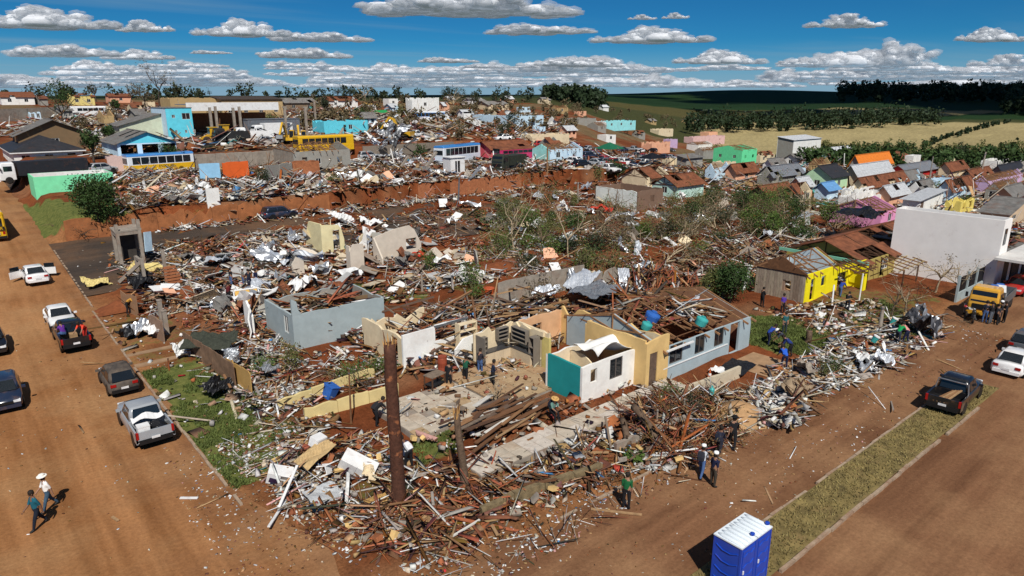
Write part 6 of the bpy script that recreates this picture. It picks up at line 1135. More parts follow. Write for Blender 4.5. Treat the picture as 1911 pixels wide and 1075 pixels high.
def clumps(rs, n_cl, per, rx, ry, rz, cz, cr, shell=.55):
    d = rs.normal(size=(n_cl, 3)); d /= np.linalg.norm(d, axis=1)[:, None]; lb = rs.normal(size=(7, 3)); lb /= np.linalg.norm(lb, axis=1)[:, None]; r = rs.uniform(shell, 1, (n_cl, 1)) * (.62 + .5 * np.clip((d @ lb.T).max(1), 0, 1)[:, None] ** 3); c = d * r * np.array([rx, ry, rz]) + np.array([0, 0, cz]); c[:, 2] = np.maximum(c[:, 2], .15)
    k = c[:, None, :] + rs.normal(size=(n_cl, per, 3)) * cr; k[:, :, 2] = np.maximum(k[:, :, 2], .03); return k.reshape(-1, 3)
def branches(mb, p, d, L, r, depth, rs, out, split=3, droop=0.0, wig=.25):
    pts = [Vector(p)]; rad = [r]; dd = Vector(d).normalized(); n = 4
    for i in range(n):
        dd = (dd + Vector(rs.normal(size=3)) * wig + Vector((0, 0, -droop))).normalized(); pts.append(pts[-1] + dd * (L / n)); rad.append(r * (1 - .55 * (i + 1) / n))
    mb.tube(pts, rad, 6 if r > .05 else 4, 0, False); out.append((pts[-1], dd))
    if depth <= 0: out += [(q, dd) for q in pts[2:]]; return
    for k in range(split):
        i = rs.randint(1, n + 1); v = Vector(rs.normal(size=3)); v = (dd + v * .75 + Vector((0, 0, .12 - droop))).normalized(); branches(mb, pts[i], v, L * rs.uniform(.5, .78), rad[i] * .62, depth - 1, rs, out, split, droop, wig)
def tree(label, loc, hgt, crown=(1.6, 1.4), leaf=0, nl=900, ls=.16, seed=1, name='tree', bark=None, tr=.13, bare=False, depth=3, group=None, trunk_h=.4, lean=(0, 0), split=3):
    rs = np.random.RandomState(seed); t = thing(name, label, 'tree' if name != 'shrub' else 'shrub', loc, 0, group); mb = MB(); out = []
    branches(mb, (0, 0, -.15), (lean[0], lean[1], 1), hgt * trunk_h + .15, tr, 0, rs, [], wig=.06); top = mb.v[-1]; top = Vector((np.mean([v[0] for v in mb.v[-6:]]), np.mean([v[1] for v in mb.v[-6:]]), np.mean([v[2] for v in mb.v[-6:]])))
    obj('trunk', mb, bark or BRD, t, smooth=True); mb2 = MB()
    for k in range(4): a = k * PI / 2 + rs.uniform(-.4, .4); branches(mb2, top, (math.cos(a) * .6, math.sin(a) * .6, rs.uniform(.6, 1.2)), hgt * (1 - trunk_h) * rs.uniform(.55, .85), tr * .6, depth - 1, rs, out, split)
    obj('limbs', mb2, bark or BRD, t, smooth=True)
    if nl:
        if bare: c = np.array([tuple(o[0]) for o in out]); c = c[rs.randint(0, len(c), nl)] + rs.normal(size=(nl, 3)) * .22
        else:
            ncl = max(8, nl // 26); c = clumps(rs, ncl, 26, crown[0], crown[0], crown[1], hgt - crown[1] * .9, .2 * crown[0])
        leaf_obj('crown', c, ls, LEAFM[leaf], t, seed=seed)
    return t
def shrub(label, loc, r, hgt, leaf=1, nl=420, ls=.15, seed=1, group=None, name='shrub', cat='shrub'):
    rs = np.random.RandomState(seed); t = thing(name, label, cat, loc, 0, group); mb = MB()
    for k in range(5): a = rs.uniform(0, 2 * PI); mb.tube([(0, 0, -.1), (math.cos(a) * r * .3, math.sin(a) * r * .3, hgt * .5), (math.cos(a) * r * .6, math.sin(a) * r * .6, hgt * .9)], [.035, .025, .01], 5)
    obj('stems', mb, BR_, t); leaf_obj('foliage', clumps(rs, max(6, nl // 22), 22, r, r, hgt * .55, hgt * .5, r * .2, .3), ls, LEAFM[leaf], t, seed=seed); return t
def fallen(label, loc, L, ang, seed, leaf=2, nl=500, bark=None, r=.11, group=None, lift=.25, ls=.17, depth=3):
    rs = np.random.RandomState(seed); t = thing('fallen_tree', label, 'tree', loc, ang, group); mb = MB(); out = []
    for k in range(3): branches(mb, (rs.uniform(-.2, .5), rs.uniform(-.3, .3), .15), (1, rs.uniform(-.5, .5), lift * rs.uniform(.3, 1.6)), L * rs.uniform(.5, .8), r * rs.uniform(.6, 1), depth, rs, out, 3, .03, .2)
    mb.v = [(x, y, max(z, .03)) for x, y, z in mb.v]; obj('branches', mb, bark or BR_, t, smooth=True)
    if nl: c = np.array([tuple(o[0]) for o in out]); c = c[rs.randint(0, len(c), nl)] + rs.normal(size=(nl, 3)) * .3; c[:, 2] = np.maximum(c[:, 2], .05); leaf_obj('foliage', c, ls, LEAFM[leaf], t, seed=seed, asp=2.6)
    return t
tree('dense dark green tree in front of the mint green block', on(185, 418), 5.0, (2.3, 2.1), 0, 6500, .27, 11, trunk_h=.2)
fallen('bare branches fallen beside the dense tree', on(238, 398), 4.5, .3, 12, 2, 500)
shrub('small round green tree in the middle of the rubble', on(800, 505), 1.0, 2.4, 1, 900, .16, 13); shrub('bright green bush behind the orange bucket', on(880, 540), 1.2, 3.0, 1, 1300, .17, 14); shrub('bright green low bush before the orange bucket', on(888, 560), .9, 1.6, 1, 700, .16, 15)
tree('tall dense bush with a torn white sheet caught in it', on(1362, 565), 3.6, (1.7, 1.6), 0, 4200, .22, 16, trunk_h=.15); tree('brownish round bush left of the plank front', on(1330, 560), 2.8, (1.2, 1.2), 2, 2400, .2, 17, trunk_h=.15)
shrub('round dark green tree above the fallen trees', on(1145, 332), 2.2, 3.6, 0, 1900, .28, 18); shrub('green round bush below the parked cars', on(1115, 335), 1.6, 2.2, 2, 700, .26, 19); shrub('green tree between the row houses at right', on(1748, 372), 1.5, 3.0, 1, 800, .25, 20); shrub('green bush left of the annex on the terrace', on(492, 350), 1.2, 3.2, 3, 900, .22, 21); shrub('green bush below the orange brick annex', on(622, 345), 1.3, 1.5, 2, 600, .2, 22)
shrub('dark shrub beside the plank fence and silver sheet', on(548, 690), .9, 2.2, 2, 800, .14, 23); shrub('green weeds behind the pale yellow garden wall', on(660, 705), 1.5, 1.0, 1, 900, .14, 24); shrub('green weeds left of the snapped pine behind the garden wall', on(705, 690), 1.2, 1.0, 1, 800, .13, 25); shrub('dark clipped bush in the roadside debris', on(1556, 700), .8, 1.35, 0, 900, .11, 26); shrub('brown green bush beside the clipped bush in the debris', on(1538, 704), .7, .9, 2, 400, .11, 27); shrub('spiky green plant by the kerb rubble', on(1190, 862), .5, .5, 1, 160, .3, 28)
shrub('hedge weeds beside the silver crumpled sheet', on(490, 690), 1.1, .9, 1, 700, .14, 29); shrub('leafy weeds in front of the teal ended room', on(1245, 745), 1.0, .8, 1, 420, .13, 30); shrub('weeds along the yard wall in front of the wing', on(1300, 765), 1.3, .7, 3, 520, .13, 31)
for k, (x, y, hh, lf, nl, lb) in enumerate([(298, 198, 12, 4, 260, 'tall bare forked tree on the skyline at left'), (180, 190, 8, 3, 160, 'leaning bare tree on the skyline behind the minibus'), (245, 200, 9, 4, 420, 'brown thinned tree left of the tall bare tree'), (272, 205, 7, 4, 500, 'brown thinned tree at the foot of the tall bare tree'), (372, 183, 7, 3, 420, 'dark ragged tree behind the beige warehouse'), (392, 183, 8, 3, 260, 'thin ragged tree right of the dark ragged tree'), (683, 196, 9, 4, 0, 'pale bare snag behind the far white houses'), (848, 215, 10, 4, 50, 'pale bare snag right of the torn white two storey house')]):
    tree(lb, on(x, y), hh * (1.1 if k else 1.35), leaf=lf, nl=nl, ls=.5, seed=40 + k, bark=BRD if k < 6 else BRP, tr=.28, bare=True, trunk_h=.35, depth=4 if k < 1 else 3)
for k, (x, y, hh, lf, lb) in enumerate([(120, 235, 9, 0, 'dense dark tree left of the white minibus'), (218, 215, 4, 0, 'round dark tree right of the white minibus'), (175, 300, 4, 0, 'dark shrub between the black roofed house and the porch house'), (205, 268, 3, 0, 'green shrub above the porch house'), (630, 183, 7, 3, 'dark ragged tree on the centre skyline'), (642, 184, 8, 3, 'taller ragged tree on the centre skyline'), (655, 185, 6, 3, 'right ragged tree on the centre skyline'), (860, 205, 8, 3, 'dark tree right of the far white snag'), (885, 205, 7, 3, 'dark tree behind the far grey roofs'), (742, 186, 6, 3, 'dark tree left of the torn two storey house'), (835, 196, 8, 3, 'dark tree just right of the torn two storey house'), (608, 215, 5, 3, 'dark tree before the far low white house')]):
    p = on(x, y); s = mpp(p) / .12; tree(lb, p, hh * 1.1, (hh * .32, hh * .36), lf, 900, .42, 60 + k, tr=.2, trunk_h=.25)
FT = [('fallen', 1255, 425, 7), ('fallen', 1300, 410, 8), ('fallen', 1340, 430, 8), ('fallen', 1390, 400, 8), ('fallen', 1420, 425, 8), ('fallen', 1460, 410, 7), ('fallen', 1480, 445, 7), ('fallen', 1370, 455, 7), ('fallen', 960, 420, 6), ('fallen', 1000, 430, 6), ('fallen', 1040, 470, 6), ('fallen', 1100, 440, 6), ('fallen', 1160, 430, 6), ('fallen', 1200, 470, 6), ('fallen', 1130, 490, 6), ('fallen', 1060, 510, 5), ('fallen', 980, 480, 6), ('fallen', 1240, 490, 6), ('fallen', 925, 450, 5), ('fallen', 1010, 540, 5), ('fallen', 1090, 395, 7), ('fallen', 985, 385, 6), ('fallen', 1180, 400, 6), ('fallen', 1270, 455, 7), ('fallen', 1560, 430, 6), ('fallen', 1620, 420, 5)]
for k, (_, x, y, L) in enumerate(FT): fallen('tangled fallen tree with browning leaves between the ruins and the far houses', on(x, y), L, U(-.4, 1.2) if x > 1200 else U(0, 6.28), 100 + k, [2, 4, 0, 2, 1, 4][k % 6], 1500, [BR_, BR_, BRP][k % 3], .12, 'fallen trees in the middle plots', .45 if k % 2 else .25, .24)
for k, (x, y, r, hh, lf) in enumerate([(1460, 430, 2.6, 2.4, 0), (1405, 440, 2.4, 2.6, 0), (1350, 420, 2.2, 2.4, 3), (1240, 440, 2.0, 2.2, 3), (1060, 470, 1.8, 2.0, 3), (1110, 470, 1.8, 2.2, 3), (1020, 440, 1.8, 2.4, 2), (1500, 445, 1.8, 1.8, 0), (940, 400, 1.7, 2.6, 2), (1380, 380, 2.2, 2.0, 2), (1310, 385, 2.0, 1.8, 2), (1600, 445, 1.6, 1.8, 2), (1200, 440, 1.6, 1.6, 1), (1090, 500, 1.5, 1.4, 1), (990, 500, 1.5, 1.4, 3)]): shrub('battered shrub among the fallen trees', on(x, y), r, hh, lf, 1300, .22, 140 + k, 'battered shrubs in the middle plots')
for k, (x, y, hh, lb) in enumerate([(960, 470, 8.5, 'tall stripped tree with upright bare branches in the middle plot'), (1335, 400, 4, 'stripped pale trunk among the fallen trees'), (1145, 420, 6.5, 'stripped pale tree before the long low house'), (1060, 480, 6.5, 'stripped pale trunk above the twisted roofing'), (1500, 425, 7, 'stripped tree left of the pink house'), (1590, 420, 5, 'stripped tree in front of the pink house'), (1745, 545, 5, 'bare sapling against the big white hall'), (1690, 585, 3.6, 'dead tree with dark branches on the lawn right of the yellow house'), (1665, 585, 3.0, 'small dead tree stump with twigs on the lawn'), (1790, 560, 4.0, 'bare twisted shrub beside the black gate panels'), (925, 760, 2.0, 'dead sapling stub near the walkway'), (1010, 470, 4.5, 'splintered grey trunk among the brush')]):
    tree(lb, on(x, y), hh, leaf=[4, 4, 2][k % 3], nl=[120, 30, 60][k % 3], ls=.16, seed=200 + k, bark=BRP if k % 3 != 2 else BR_, tr=.12 if hh > 3 else .09, bare=True, trunk_h=.3 if k else .15, split=4 if k == 0 else 3)
for k, (x, y, L) in enumerate([(1250, 765, 2.5), (1300, 790, 2.8), (1215, 850, 2.2), (1275, 850, 2.4), (1330, 790, 2.2), (1150, 870, 2.0), (1075, 870, 2.0), (1720, 590, 3.5), (1760, 590, 3.5), (1680, 600, 2.6), (600, 700, 2.4), (690, 735, 2.4), (720, 725, 2.2), (760, 770, 1.6), (350, 560, 2.8), (390, 565, 3.0), (100, 425, 3), (150, 440, 3)]): fallen('heap of torn dry branches lying in the rubble', on(x, y), L, U(0, 6.28), 260 + k, [4, 2, 4][k % 3], 160, [BR_, BRD][k % 2], .05, 'torn branch heaps', .25, .12, 2)
rs = np.random.RandomState(88)
for k in range(26):
    x, y = rs.uniform(930, 1520), rs.uniform(375, 480)
    if x > 1380 and y > 450: continue
    shrub('leafy broken branch clump among the fallen trees', on(x, y), rs.uniform(.9, 2.0), rs.uniform(.9, 2.2), [2, 0, 2, 1, 4][k % 5], 520, .22, 400 + k, 'leafy clumps in the middle plots')
for k, (x, y, hh) in enumerate([(1385, 400, 4.2), (1425, 412, 4.6), (1452, 398, 4.0), (1480, 425, 4.4), (1330, 395, 3.6), (1400, 440, 3.8), (1545, 425, 3.6), (1290, 420, 3.4), (1075, 450, 3.6), (985, 440, 3.8), (1440, 445, 3.2)]): tree('ragged leafy tree bent by the storm above the fallen trees', on(x, y), hh, (hh * .42, hh * .36), [0, 1, 1, 0][k % 4], 1500, .22, 470 + k, 'tree', BR_, .13, group='ragged bent trees in the middle plots', trunk_h=.22, lean=(.25, .05))
for k in range(30):
    x, y = rs.uniform(150, 1900), rs.uniform(225, 400)
    if y > 300 and x < 1250: y = rs.uniform(225, 300)
    p = on(x, y); q = float(np.clip(mpp(p) / .1, .6, 2)); shrub('ragged tree left standing between the far houses', p, 1.5 * q, 3.0 * q, [0, 2, 3, 4][k % 4], 500, .36 * q, 440 + k, 'ragged trees between the far houses', 'tree', 'tree')
# far woods and valley shrubs: nobody could count them
def wood(name, label, pts, size, mat_i, seed, per=110, ls=1.6, hs=(6, 11)):
    rs = np.random.RandomState(seed); cs = []
    for x, y in pts:
        p = at(x, y) if y > 182 else None
        if p is None: continue
        hh = rs.uniform(*hs); r = hh * rs.uniform(.28, .42); c = clumps(rs, 9, per // 9, r, r, hh * .5, hh * .52, r * .28); cs.append(c + np.array([p.x, p.y, p.z]))
    return tag(leaf_obj(name, np.concatenate(cs), ls, LEAFM[mat_i], seed=seed, asp=1.5), label, 'trees', kind='stuff')
rs = np.random.RandomState(5)
wood('tree_belt', 'dark belt of trees above the straw field', [(x + rs.uniform(-5, 5), 247 - (x - 1290) * .036 + rs.uniform(-7, 5)) for x in np.arange(1290, 1752, 4.2)], 1, 5, 1, 120, 1.9, (8, 15))
wood('valley_shrubs', 'green scrub in the valley behind the right hand houses', [(rs.uniform(1500, 1920), rs.uniform(284, 318)) for _ in range(170)], 1, 0, 2, 110, 1.0, (3, 6.5))
wood('valley_shrubs', 'paler green scrub along the foot of the straw field', [(rs.uniform(1500, 1920), rs.uniform(279, 300)) for _ in range(90)], 1, 2, 3, 110, 1.0, (3, 6))
wood('ridge_scrub', 'brown scrub and torn trees along the ridge behind the town', [(rs.uniform(560, 1300), rs.uniform(188, 250)) for _ in range(150)], 1, 4, 4, 100, .8, (2.5, 5)); wood('ridge_scrub', 'dark trees along the skyline behind the town', [(rs.uniform(0, 1120), rs.uniform(183, 193)) for _ in range(70)], 1, 3, 6, 100, 1.3, (5, 9))
def woodw(name, label, gen, mat_i, seed, per=120, ls=3.0, hs=(10, 18)):
    rs = np.random.RandomState(seed); cs = []
    for xc, yc in gen(rs):
        a, b = c2w(xc, yc); hh = rs.uniform(*hs); r = hh * rs.uniform(.3, .45); cs.append(clumps(rs, 9, per // 9, r, r, hh * .5, hh * .5, r * .28) + np.array([a, b, hz(a, b)]))
    return tag(leaf_obj(name, np.concatenate(cs), ls, LEAFM[mat_i], seed=seed, asp=1.4), label, 'wood', kind='stuff')
woodw('hilltop_wood', 'dark wood along the far right hilltop', lambda r: [(y_ * (.80 - .34 * r.uniform(0, 1) ** 1.4), y_) for y_ in r.uniform(880, 1550, 430)], 5, 7, 100, 4.2, (6, 24)); woodw('hillside_wood', 'dark wood filling the right edge of the hillside', lambda r: [(y_ * r.uniform(.70, .8), y_) for y_ in r.uniform(640, 1000, 150)], 5, 8, 100, 3.5, (12, 20)); woodw('hedgerow', 'thin hedgerow crossing the straw field', lambda r: [(y_ * (.60 + (y_ - 380) * .0006) + r.uniform(-3, 3), y_) for y_ in np.linspace(380, 560, 40)], 5, 9, 80, 1.4, (2, 4)); woodw('ridge_wood', 'dark wood left of the green hill', lambda r: [(y_ * r.uniform(.05, .13), y_) for y_ in r.uniform(420, 900, 130)], 5, 10, 100, 2.6, (8, 13))
# grass tufts: countless
def tufts(name, label, poly, n, seed, mat):
    rs = np.random.RandomState(seed); P_ = np.array(poly); lo, hi = P_.min(0), P_.max(0); q = rs.uniform(lo, hi, (n, 2)); q = q[inpoly(q[:, 0], q[:, 1], poly)]; q = q[fbm(q[:, 0], q[:, 1], 2.5, 3) > .42]
    z = h(q[:, 0], q[:, 1]) + micro(q[:, 0], q[:, 1]); m = len(q); k = 3; c = np.repeat(np.stack([q[:, 0], q[:, 1], z], 1), k, 0) + np.concatenate([rs.normal(size=(m * k, 2)) * .05, np.zeros((m * k, 1))], 1)
    a = rs.uniform(0, 6.28, m * k); w = np.stack([np.cos(a), np.sin(a), 0 * a], 1) * rs.uniform(.03, .07, (m * k, 1)); tip = np.stack([rs.normal(size=m * k) * .07, rs.normal(size=m * k) * .07, rs.uniform(.06, .2, m * k)], 1)
    V = np.stack([c - w, c + w, c + tip], 1).reshape(-1, 3); me = np_mesh(bpy.data.meshes.new(name), V, np.arange(len(V)).reshape(-1, 3), None, False, [mat]); tag(link(name, me), label, 'grass', kind='stuff')
GRM = pm('grass_blade', (.1, .13, .03), var=.5, scale=.7, bump=0); GRD = pm('dry_grass', (.24, .19, .07), var=.5, scale=.7, bump=0)
tufts('grass', 'grass of the verge along the orange street', [(8, 29.5), (12.8, 30), (13, 47), (8, 47)], 9000, 1, GRM); tufts('grass', 'grass of the lawn beside the blue grey wing', ppoly((1385, 590), (1470, 590), (1580, 625), (1530, 668), (1400, 645)), 6000, 2, GRM); tufts('grass', 'grass around the yellow house lawn', ppoly((1520, 590), (1640, 560), (1760, 610), (1690, 640), (1600, 620)), 4000, 3, GRM); tufts('grass', 'grass patch behind the snapped pine', ppoly((760, 775), (840, 775), (880, 830), (780, 870)), 2000, 4, GRM)
rs = np.random.RandomState(9)
def tuft_strip():
    V = []
    for _ in range(5200):
        a, b = rs.uniform(17.6, 47.8), rs.uniform(10.5, 12.3); z = .14; w = rs.uniform(.02, .05); g = rs.uniform(0, 6.28); V += [(a - w * math.cos(g), b - w * math.sin(g), z), (a + w * math.cos(g), b + w * math.sin(g), z), (a + rs.normal() * .05, b + rs.normal() * .05, z + rs.uniform(.04, .12))]
    V = np.array(V); me = np_mesh(bpy.data.meshes.new('grass'), V, np.arange(len(V)).reshape(-1, 3), None, False, [GRD]); tag(link('grass', me), 'dry grass of the median strip', 'grass', kind='stuff')
tuft_strip()
# ------------------------------------------------------------------ debris
DEB = pm('debris_mixed', (1, 1, 1), rough=.85, var=.3, scale=6, bump=.2, attr='Col', dirt=.12)
PAL = {'wood': (.17, .08, .038), 'dark': (.06, .036, .022), 'tan': (.38, .235, .115), 'grey': (.31, .28, .25), 'white': (.68, .67, .64), 'tile': (.3, .095, .04), 'black': (.014, .014, .015), 'cream': (.5, .43, .32), 'metal': (.5, .52, .54), 'blue': (.06, .2, .42), 'teal': (.08, .34, .33), 'red': (.4, .04, .03), 'soil': (.17, .065, .028), 'pink': (.55, .3, .27)}
MIXED = dict(wood=25, dark=12, tan=20, grey=15, white=15, tile=7, black=4, cream=8, metal=4, blue=.7, teal=.6, red=.7, pink=2); BROWN = dict(wood=34, dark=13, tan=25, grey=10, white=8, tile=7, soil=8, cream=4, metal=2); PALE = dict(white=34, grey=20, cream=18, tan=10, wood=8, metal=8, pink=4, tile=3, blue=1); TILEY = dict(tile=40, wood=22, dark=14, soil=10, tan=8, white=3)
def pick(rs, pal, n):
    k = list(pal); p = np.array([pal[q] for q in k], float); p /= p.sum(); c = np.array([PAL[q] for q in k])[rs.choice(len(k), n, p=p)]; return np.clip(c * rs.uniform(.65, 1.3, (n, 1)) + rs.normal(size=(n, 3)) * .01, .004, .8)
BOX = np.array([(-1, -1, -1), (1, -1, -1), (1, 1, -1), (-1, 1, -1), (-1, -1, 1), (1, -1, 1), (1, 1, 1), (-1, 1, 1)], float) * .5; BF = np.array([(3, 2, 1, 0), (4, 5, 6, 7), (0, 1, 5, 4), (1, 2, 6, 5), (2, 3, 7, 6), (3, 0, 4, 7)])
def euler_np(yaw, pit, rol):
    cy, sy_, cp, sp_, cr, sr = np.cos(yaw), np.sin(yaw), np.cos(pit), np.sin(pit), np.cos(rol), np.sin(rol)
    return np.stack([np.stack([cy * cp, cy * sp_ * sr - sy_ * cr, cy * sp_ * cr + sy_ * sr], -1), np.stack([sy_ * cp, sy_ * sp_ * sr + cy * cr, sy_ * sp_ * cr - cy * sr], -1), np.stack([-sp_, cp * sr, cp * cr], -1)], -2)
def boxes(rs, P, dims, yaw, pit, rol, jit=.25):
    v = BOX[None] * (1 + rs.uniform(-jit, jit, (len(P), 8, 3))) * dims[:, None, :]; v = np.einsum('nij,nkj->nki', euler_np(yaw, pit, rol), v) + P[:, None, :]; return v
def sample(rs, poly, n, clump=.45, cs=4.0):
    P_ = np.array(poly); lo, hi = P_.min(0), P_.max(0); q = rs.uniform(lo, hi, (n * 4, 2)); q = q[inpoly(q[:, 0], q[:, 1], poly)]
    w = fbm(q[:, 0], q[:, 1], cs, 11); q = q[rs.uniform(0, 1, len(q)) < np.clip((w - clump + .25) * 2.2, .04, 1)]; return q[:n]
AVOID = [(7.9, 62, 79.5, 85.3)]
def debris(label, poly, n, pal, kinds, seed, pile=.5, scale=1.0, clump=.45, cs=4.0, name='debris', road=False, avoid=True, yawc=None):
    """kinds: shares of plank, sheet, chunk, chip, twig"""
    rs = np.random.RandomState(seed); q = sample(rs, poly, n, clump, cs)
    if avoid:
        for a0, a1, b0, b1 in AVOID: q = q[~((q[:, 0] > a0) & (q[:, 0] < a1) & (q[:, 1] > b0) & (q[:, 1] < b1) & (rs.uniform(0, 1, len(q)) < .9))]
    m = len(q); ks = list(kinds); pr = np.array([kinds[k] for k in ks], float); kk = rs.choice(len(ks), m, p=pr / pr.sum()); d = np.zeros((m, 3)); pit = rs.normal(size=m) * .16; rol = rs.normal(size=m) * .2
    for i, k in enumerate(ks):
        s = kk == i; c = s.sum(); u = lambda a, b: rs.uniform(a, b, c)
        if k == 'plank': d[s] = np.stack([u(.5, 1) ** 2 * 3.2 + .3, u(.07, .2), u(.02, .06)], 1)
        elif k == 'sheet': d[s] = np.stack([u(.3, 1.3), u(.25, .9), u(.01, .04)], 1); rol[s] *= 1.8
        elif k == 'chunk': d[s] = np.stack([u(.1, .5), u(.1, .35), u(.06, .25)], 1); rol[s] *= 2.5
        elif k == 'chip': d[s] = np.stack([u(.06, .24), u(.05, .15), u(.01, .04)], 1); rol[s] *= 2
        elif k == 'twig': d[s] = np.stack([u(.6, 2.6), u(.015, .045), u(.015, .045)], 1); pit[s] *= 2
        elif k == 'tile': d[s] = np.stack([u(.3, .42), u(.16, .24), u(.015, .03)], 1); rol[s] *= 1.5
    d *= scale * (.6 + 1.1 * fbm(q[:, 0], q[:, 1], cs * 1.6, seed + 31))[:, None]; hill = np.clip(fbm(q[:, 0], q[:, 1], cs * .8, 21) - .35, 0, 1) * 2.2 * pile; up = rs.uniform(0, 1, m) ** 1.3 * hill
    pit *= 1 + 1.6 * up / max(.2, pile); z = h(q[:, 0], q[:, 1]) + (0 if road else micro(q[:, 0], q[:, 1])) + up + d[:, 2] / 2 + np.abs(np.sin(pit)) * d[:, 0] * .4
    yaw = rs.uniform(0, 6.28, m) if yawc is None else yawc + rs.normal(size=m) * .35; v = boxes(rs, np.stack([q[:, 0], q[:, 1], z], 1), d, yaw, pit, rol); pc = pick(rs, pal, m); hp = fbm(q[:, 0], q[:, 1], cs * 1.1, seed + 40); a1 = (hp > .58) & (rs.uniform(0, 1, m) < .75); a2 = (hp < .43) & (rs.uniform(0, 1, m) < .75); pc[a1] = pick(rs, PALE, a1.sum()); pc[a2] = pick(rs, TILEY if seed % 3 else BROWN, a2.sum()); col = np.repeat(pc, 8, 0); chipm = kk == (ks.index('chip') if 'chip' in ks else -1)
    F = (BF[None] + 8 * np.arange(m)[:, None, None]).reshape(-1, 4); me = np_mesh(bpy.data.meshes.new(name), v.reshape(-1, 3), F, {'Col': col}, False, [DEB]); o = tag(link(name, me), label, 'debris', kind='stuff')
    return o
STD = dict(plank=14, sheet=14, chunk=18, chip=48, twig=6); WOODY = dict(plank=44, sheet=6, chunk=8, chip=26, twig=16); FINE = dict(plank=2, sheet=2, chunk=16, chip=78, twig=2); TWIGGY = dict(plank=12, sheet=2, chunk=4, chip=30, twig=52)
debris('mixed rubble of boards and plaster on the front corner plot', ppoly((500, 860), (640, 815), (720, 800), (770, 870), (760, 1010), (640, 970), (520, 960)), 1000, dict(MIXED, white=26), STD, 1, .35, .6, .46, 2.5)
debris('brown timber litter around the foot of the snapped pine', ppoly((680, 930), (780, 880), (960, 870), (960, 960), (860, 1030), (700, 1040)), 1000, BROWN, WOODY, 2, .3, .62, clump=.46, cs=2.5)
debris('fine pale litter on the red earth at the corner', ppoly((400, 830), (560, 800), (700, 960), (880, 1050), (700, 1075), (560, 1000)), 1900, dict(MIXED, white=7, soil=25), dict(chip=84, chunk=8, twig=8), 3, .03, .6)
debris('rubble strip between the walkway and the cross street', ppoly((880, 880), (1050, 830), (1230, 760), (1330, 770), (1300, 860), (1130, 900), (930, 980)), 2400, MIXED, STD, 4, .4, .55, .5, 2.5)
debris('branchy rubble in front of the blue grey wing', ppoly((1150, 780), (1240, 735), (1380, 740), (1370, 830), (1240, 870)), 2200, BROWN, TWIGGY, 5, .5, .8, .3)
debris('pale rubble heap beside the sand pile', ppoly((1390, 735), (1440, 705), (1510, 760), (1490, 800), (1420, 800)), 1100, PALE, STD, 6, .9, .6, .2)
debris('roadside row of rubble along the cross street', ppoly((1440, 690), (1560, 640), (1640, 600), (1740, 590), (1770, 630), (1660, 690), (1540, 740), (1480, 740)), 2300, MIXED, STD, 7, .5, .65, .42)
debris('earth and litter before the yellow house', ppoly((1400, 580), (1500, 570), (1640, 560), (1650, 600), (1570, 650), (1480, 600)), 1500, BROWN, FINE, 8, .1, .9)
debris('litter and weeds behind the grass verge', ppoly((345, 640), (420, 650), (560, 690), (640, 800), (540, 850), (450, 770)), 1700, MIXED, STD, 9, .35, .58, .48, 2.5)
debris('tangle of boards around the roofless blue grey house', ppoly((330, 600), (500, 560), (560, 660), (720, 640), (740, 720), (560, 750), (450, 700)), 2000, MIXED, STD, 10, .35, .65, .48, 3)
debris('timber thrown inside the roofless blue grey house', [(18.9, 46.6), (24.0, 46.8), (24.0, 50.5), (18.9, 50.5)], 260, BROWN, dict(plank=85, sheet=15), 11, 1.0, 1.0, .1).location.z = 1.5
debris('roof timbers and plaster behind the open kitchen', [(21.5, 35.5), (33, 33.5), (40, 34.5), (40, 44), (30, 47), (21, 45)], 3600, MIXED, STD, 12, 1.1, .9, .25)
debris('roof timbers lying on the white kitchen house', [(21.8, 37.2), (27, 37), (27, 42.3), (21.8, 42.3)], 700, MIXED, WOODY, 13, 3.0, .8, .05)
debris('broken boards on the kitchen floor', [(24, 32), (28.3, 31), (28, 34.2), (24, 34.8)], 500, MIXED, STD, 14, .3, .6, .2)
debris('clay tiles and laths left on the stripped wing roof', [(34, 26.5), (41.5, 26.5), (41.5, 32.5), (34, 32.5)], 420, TILEY, dict(tile=60, plank=25, chip=15), 15, .5, 1.0, .3).location.z = 2.4
debris('red roof battens collapsed behind the wing', [(42, 34), (53, 33), (55, 42), (44, 43)], 2200, TILEY, dict(plank=60, tile=30, chip=10), 16, 1.0, .9, .2, yawc=.6)
debris('wreckage field around the cream ruins', [(15, 51), (30, 48), (42, 50), (46, 62), (44, 79), (27, 79), (16, 78)], 8200, MIXED, STD, 17, .5, .75, .53)
debris('rubble around the concrete stair frame', [(11.2, 58), (18, 56), (20, 79), (12.2, 79)], 2700, MIXED, STD, 18, .7, .75, .3)
debris('pale plaster strip along the foot of the rust retaining wall', [(18, 84.5), (60, 84), (60, 85.5), (18, 85.5)], 1500, PALE, STD, 19, .45, .9, .25, avoid=False)
debris('brown wreckage and brush in the middle plots', [(42, 44), (60, 36), (100, 38), (100, 84), (62, 84), (45, 79)], 8500, dict(BROWN, white=9, grey=12), dict(STD, twig=30), 20, .45, .82, .53)
debris('wreckage behind the yellow house', [(56, 32), (76, 26), (88, 36), (84, 48), (60, 44)], 3600, BROWN, WOODY, 21, .6, 1.0, .35)
debris('white wreckage on the terrace above the retaining wall', [(16, 86.6), (50, 86.6), (50, 104), (16, 104)], 5200, dict(MIXED, white=30), dict(STD, sheet=18), 22, .8, 1.2, .35)
debris('wreckage on the terrace in front of the coach', [(50, 87), (84, 87), (84, 96), (52, 98)], 3000, MIXED, STD, 23, .5, 1.2, .35)
debris('wreckage on the machine terrace', [(16, 104), (84, 100), (84, 118.5), (16, 118.5)], 5200, MIXED, STD, 24, .5, 1.3, .45)
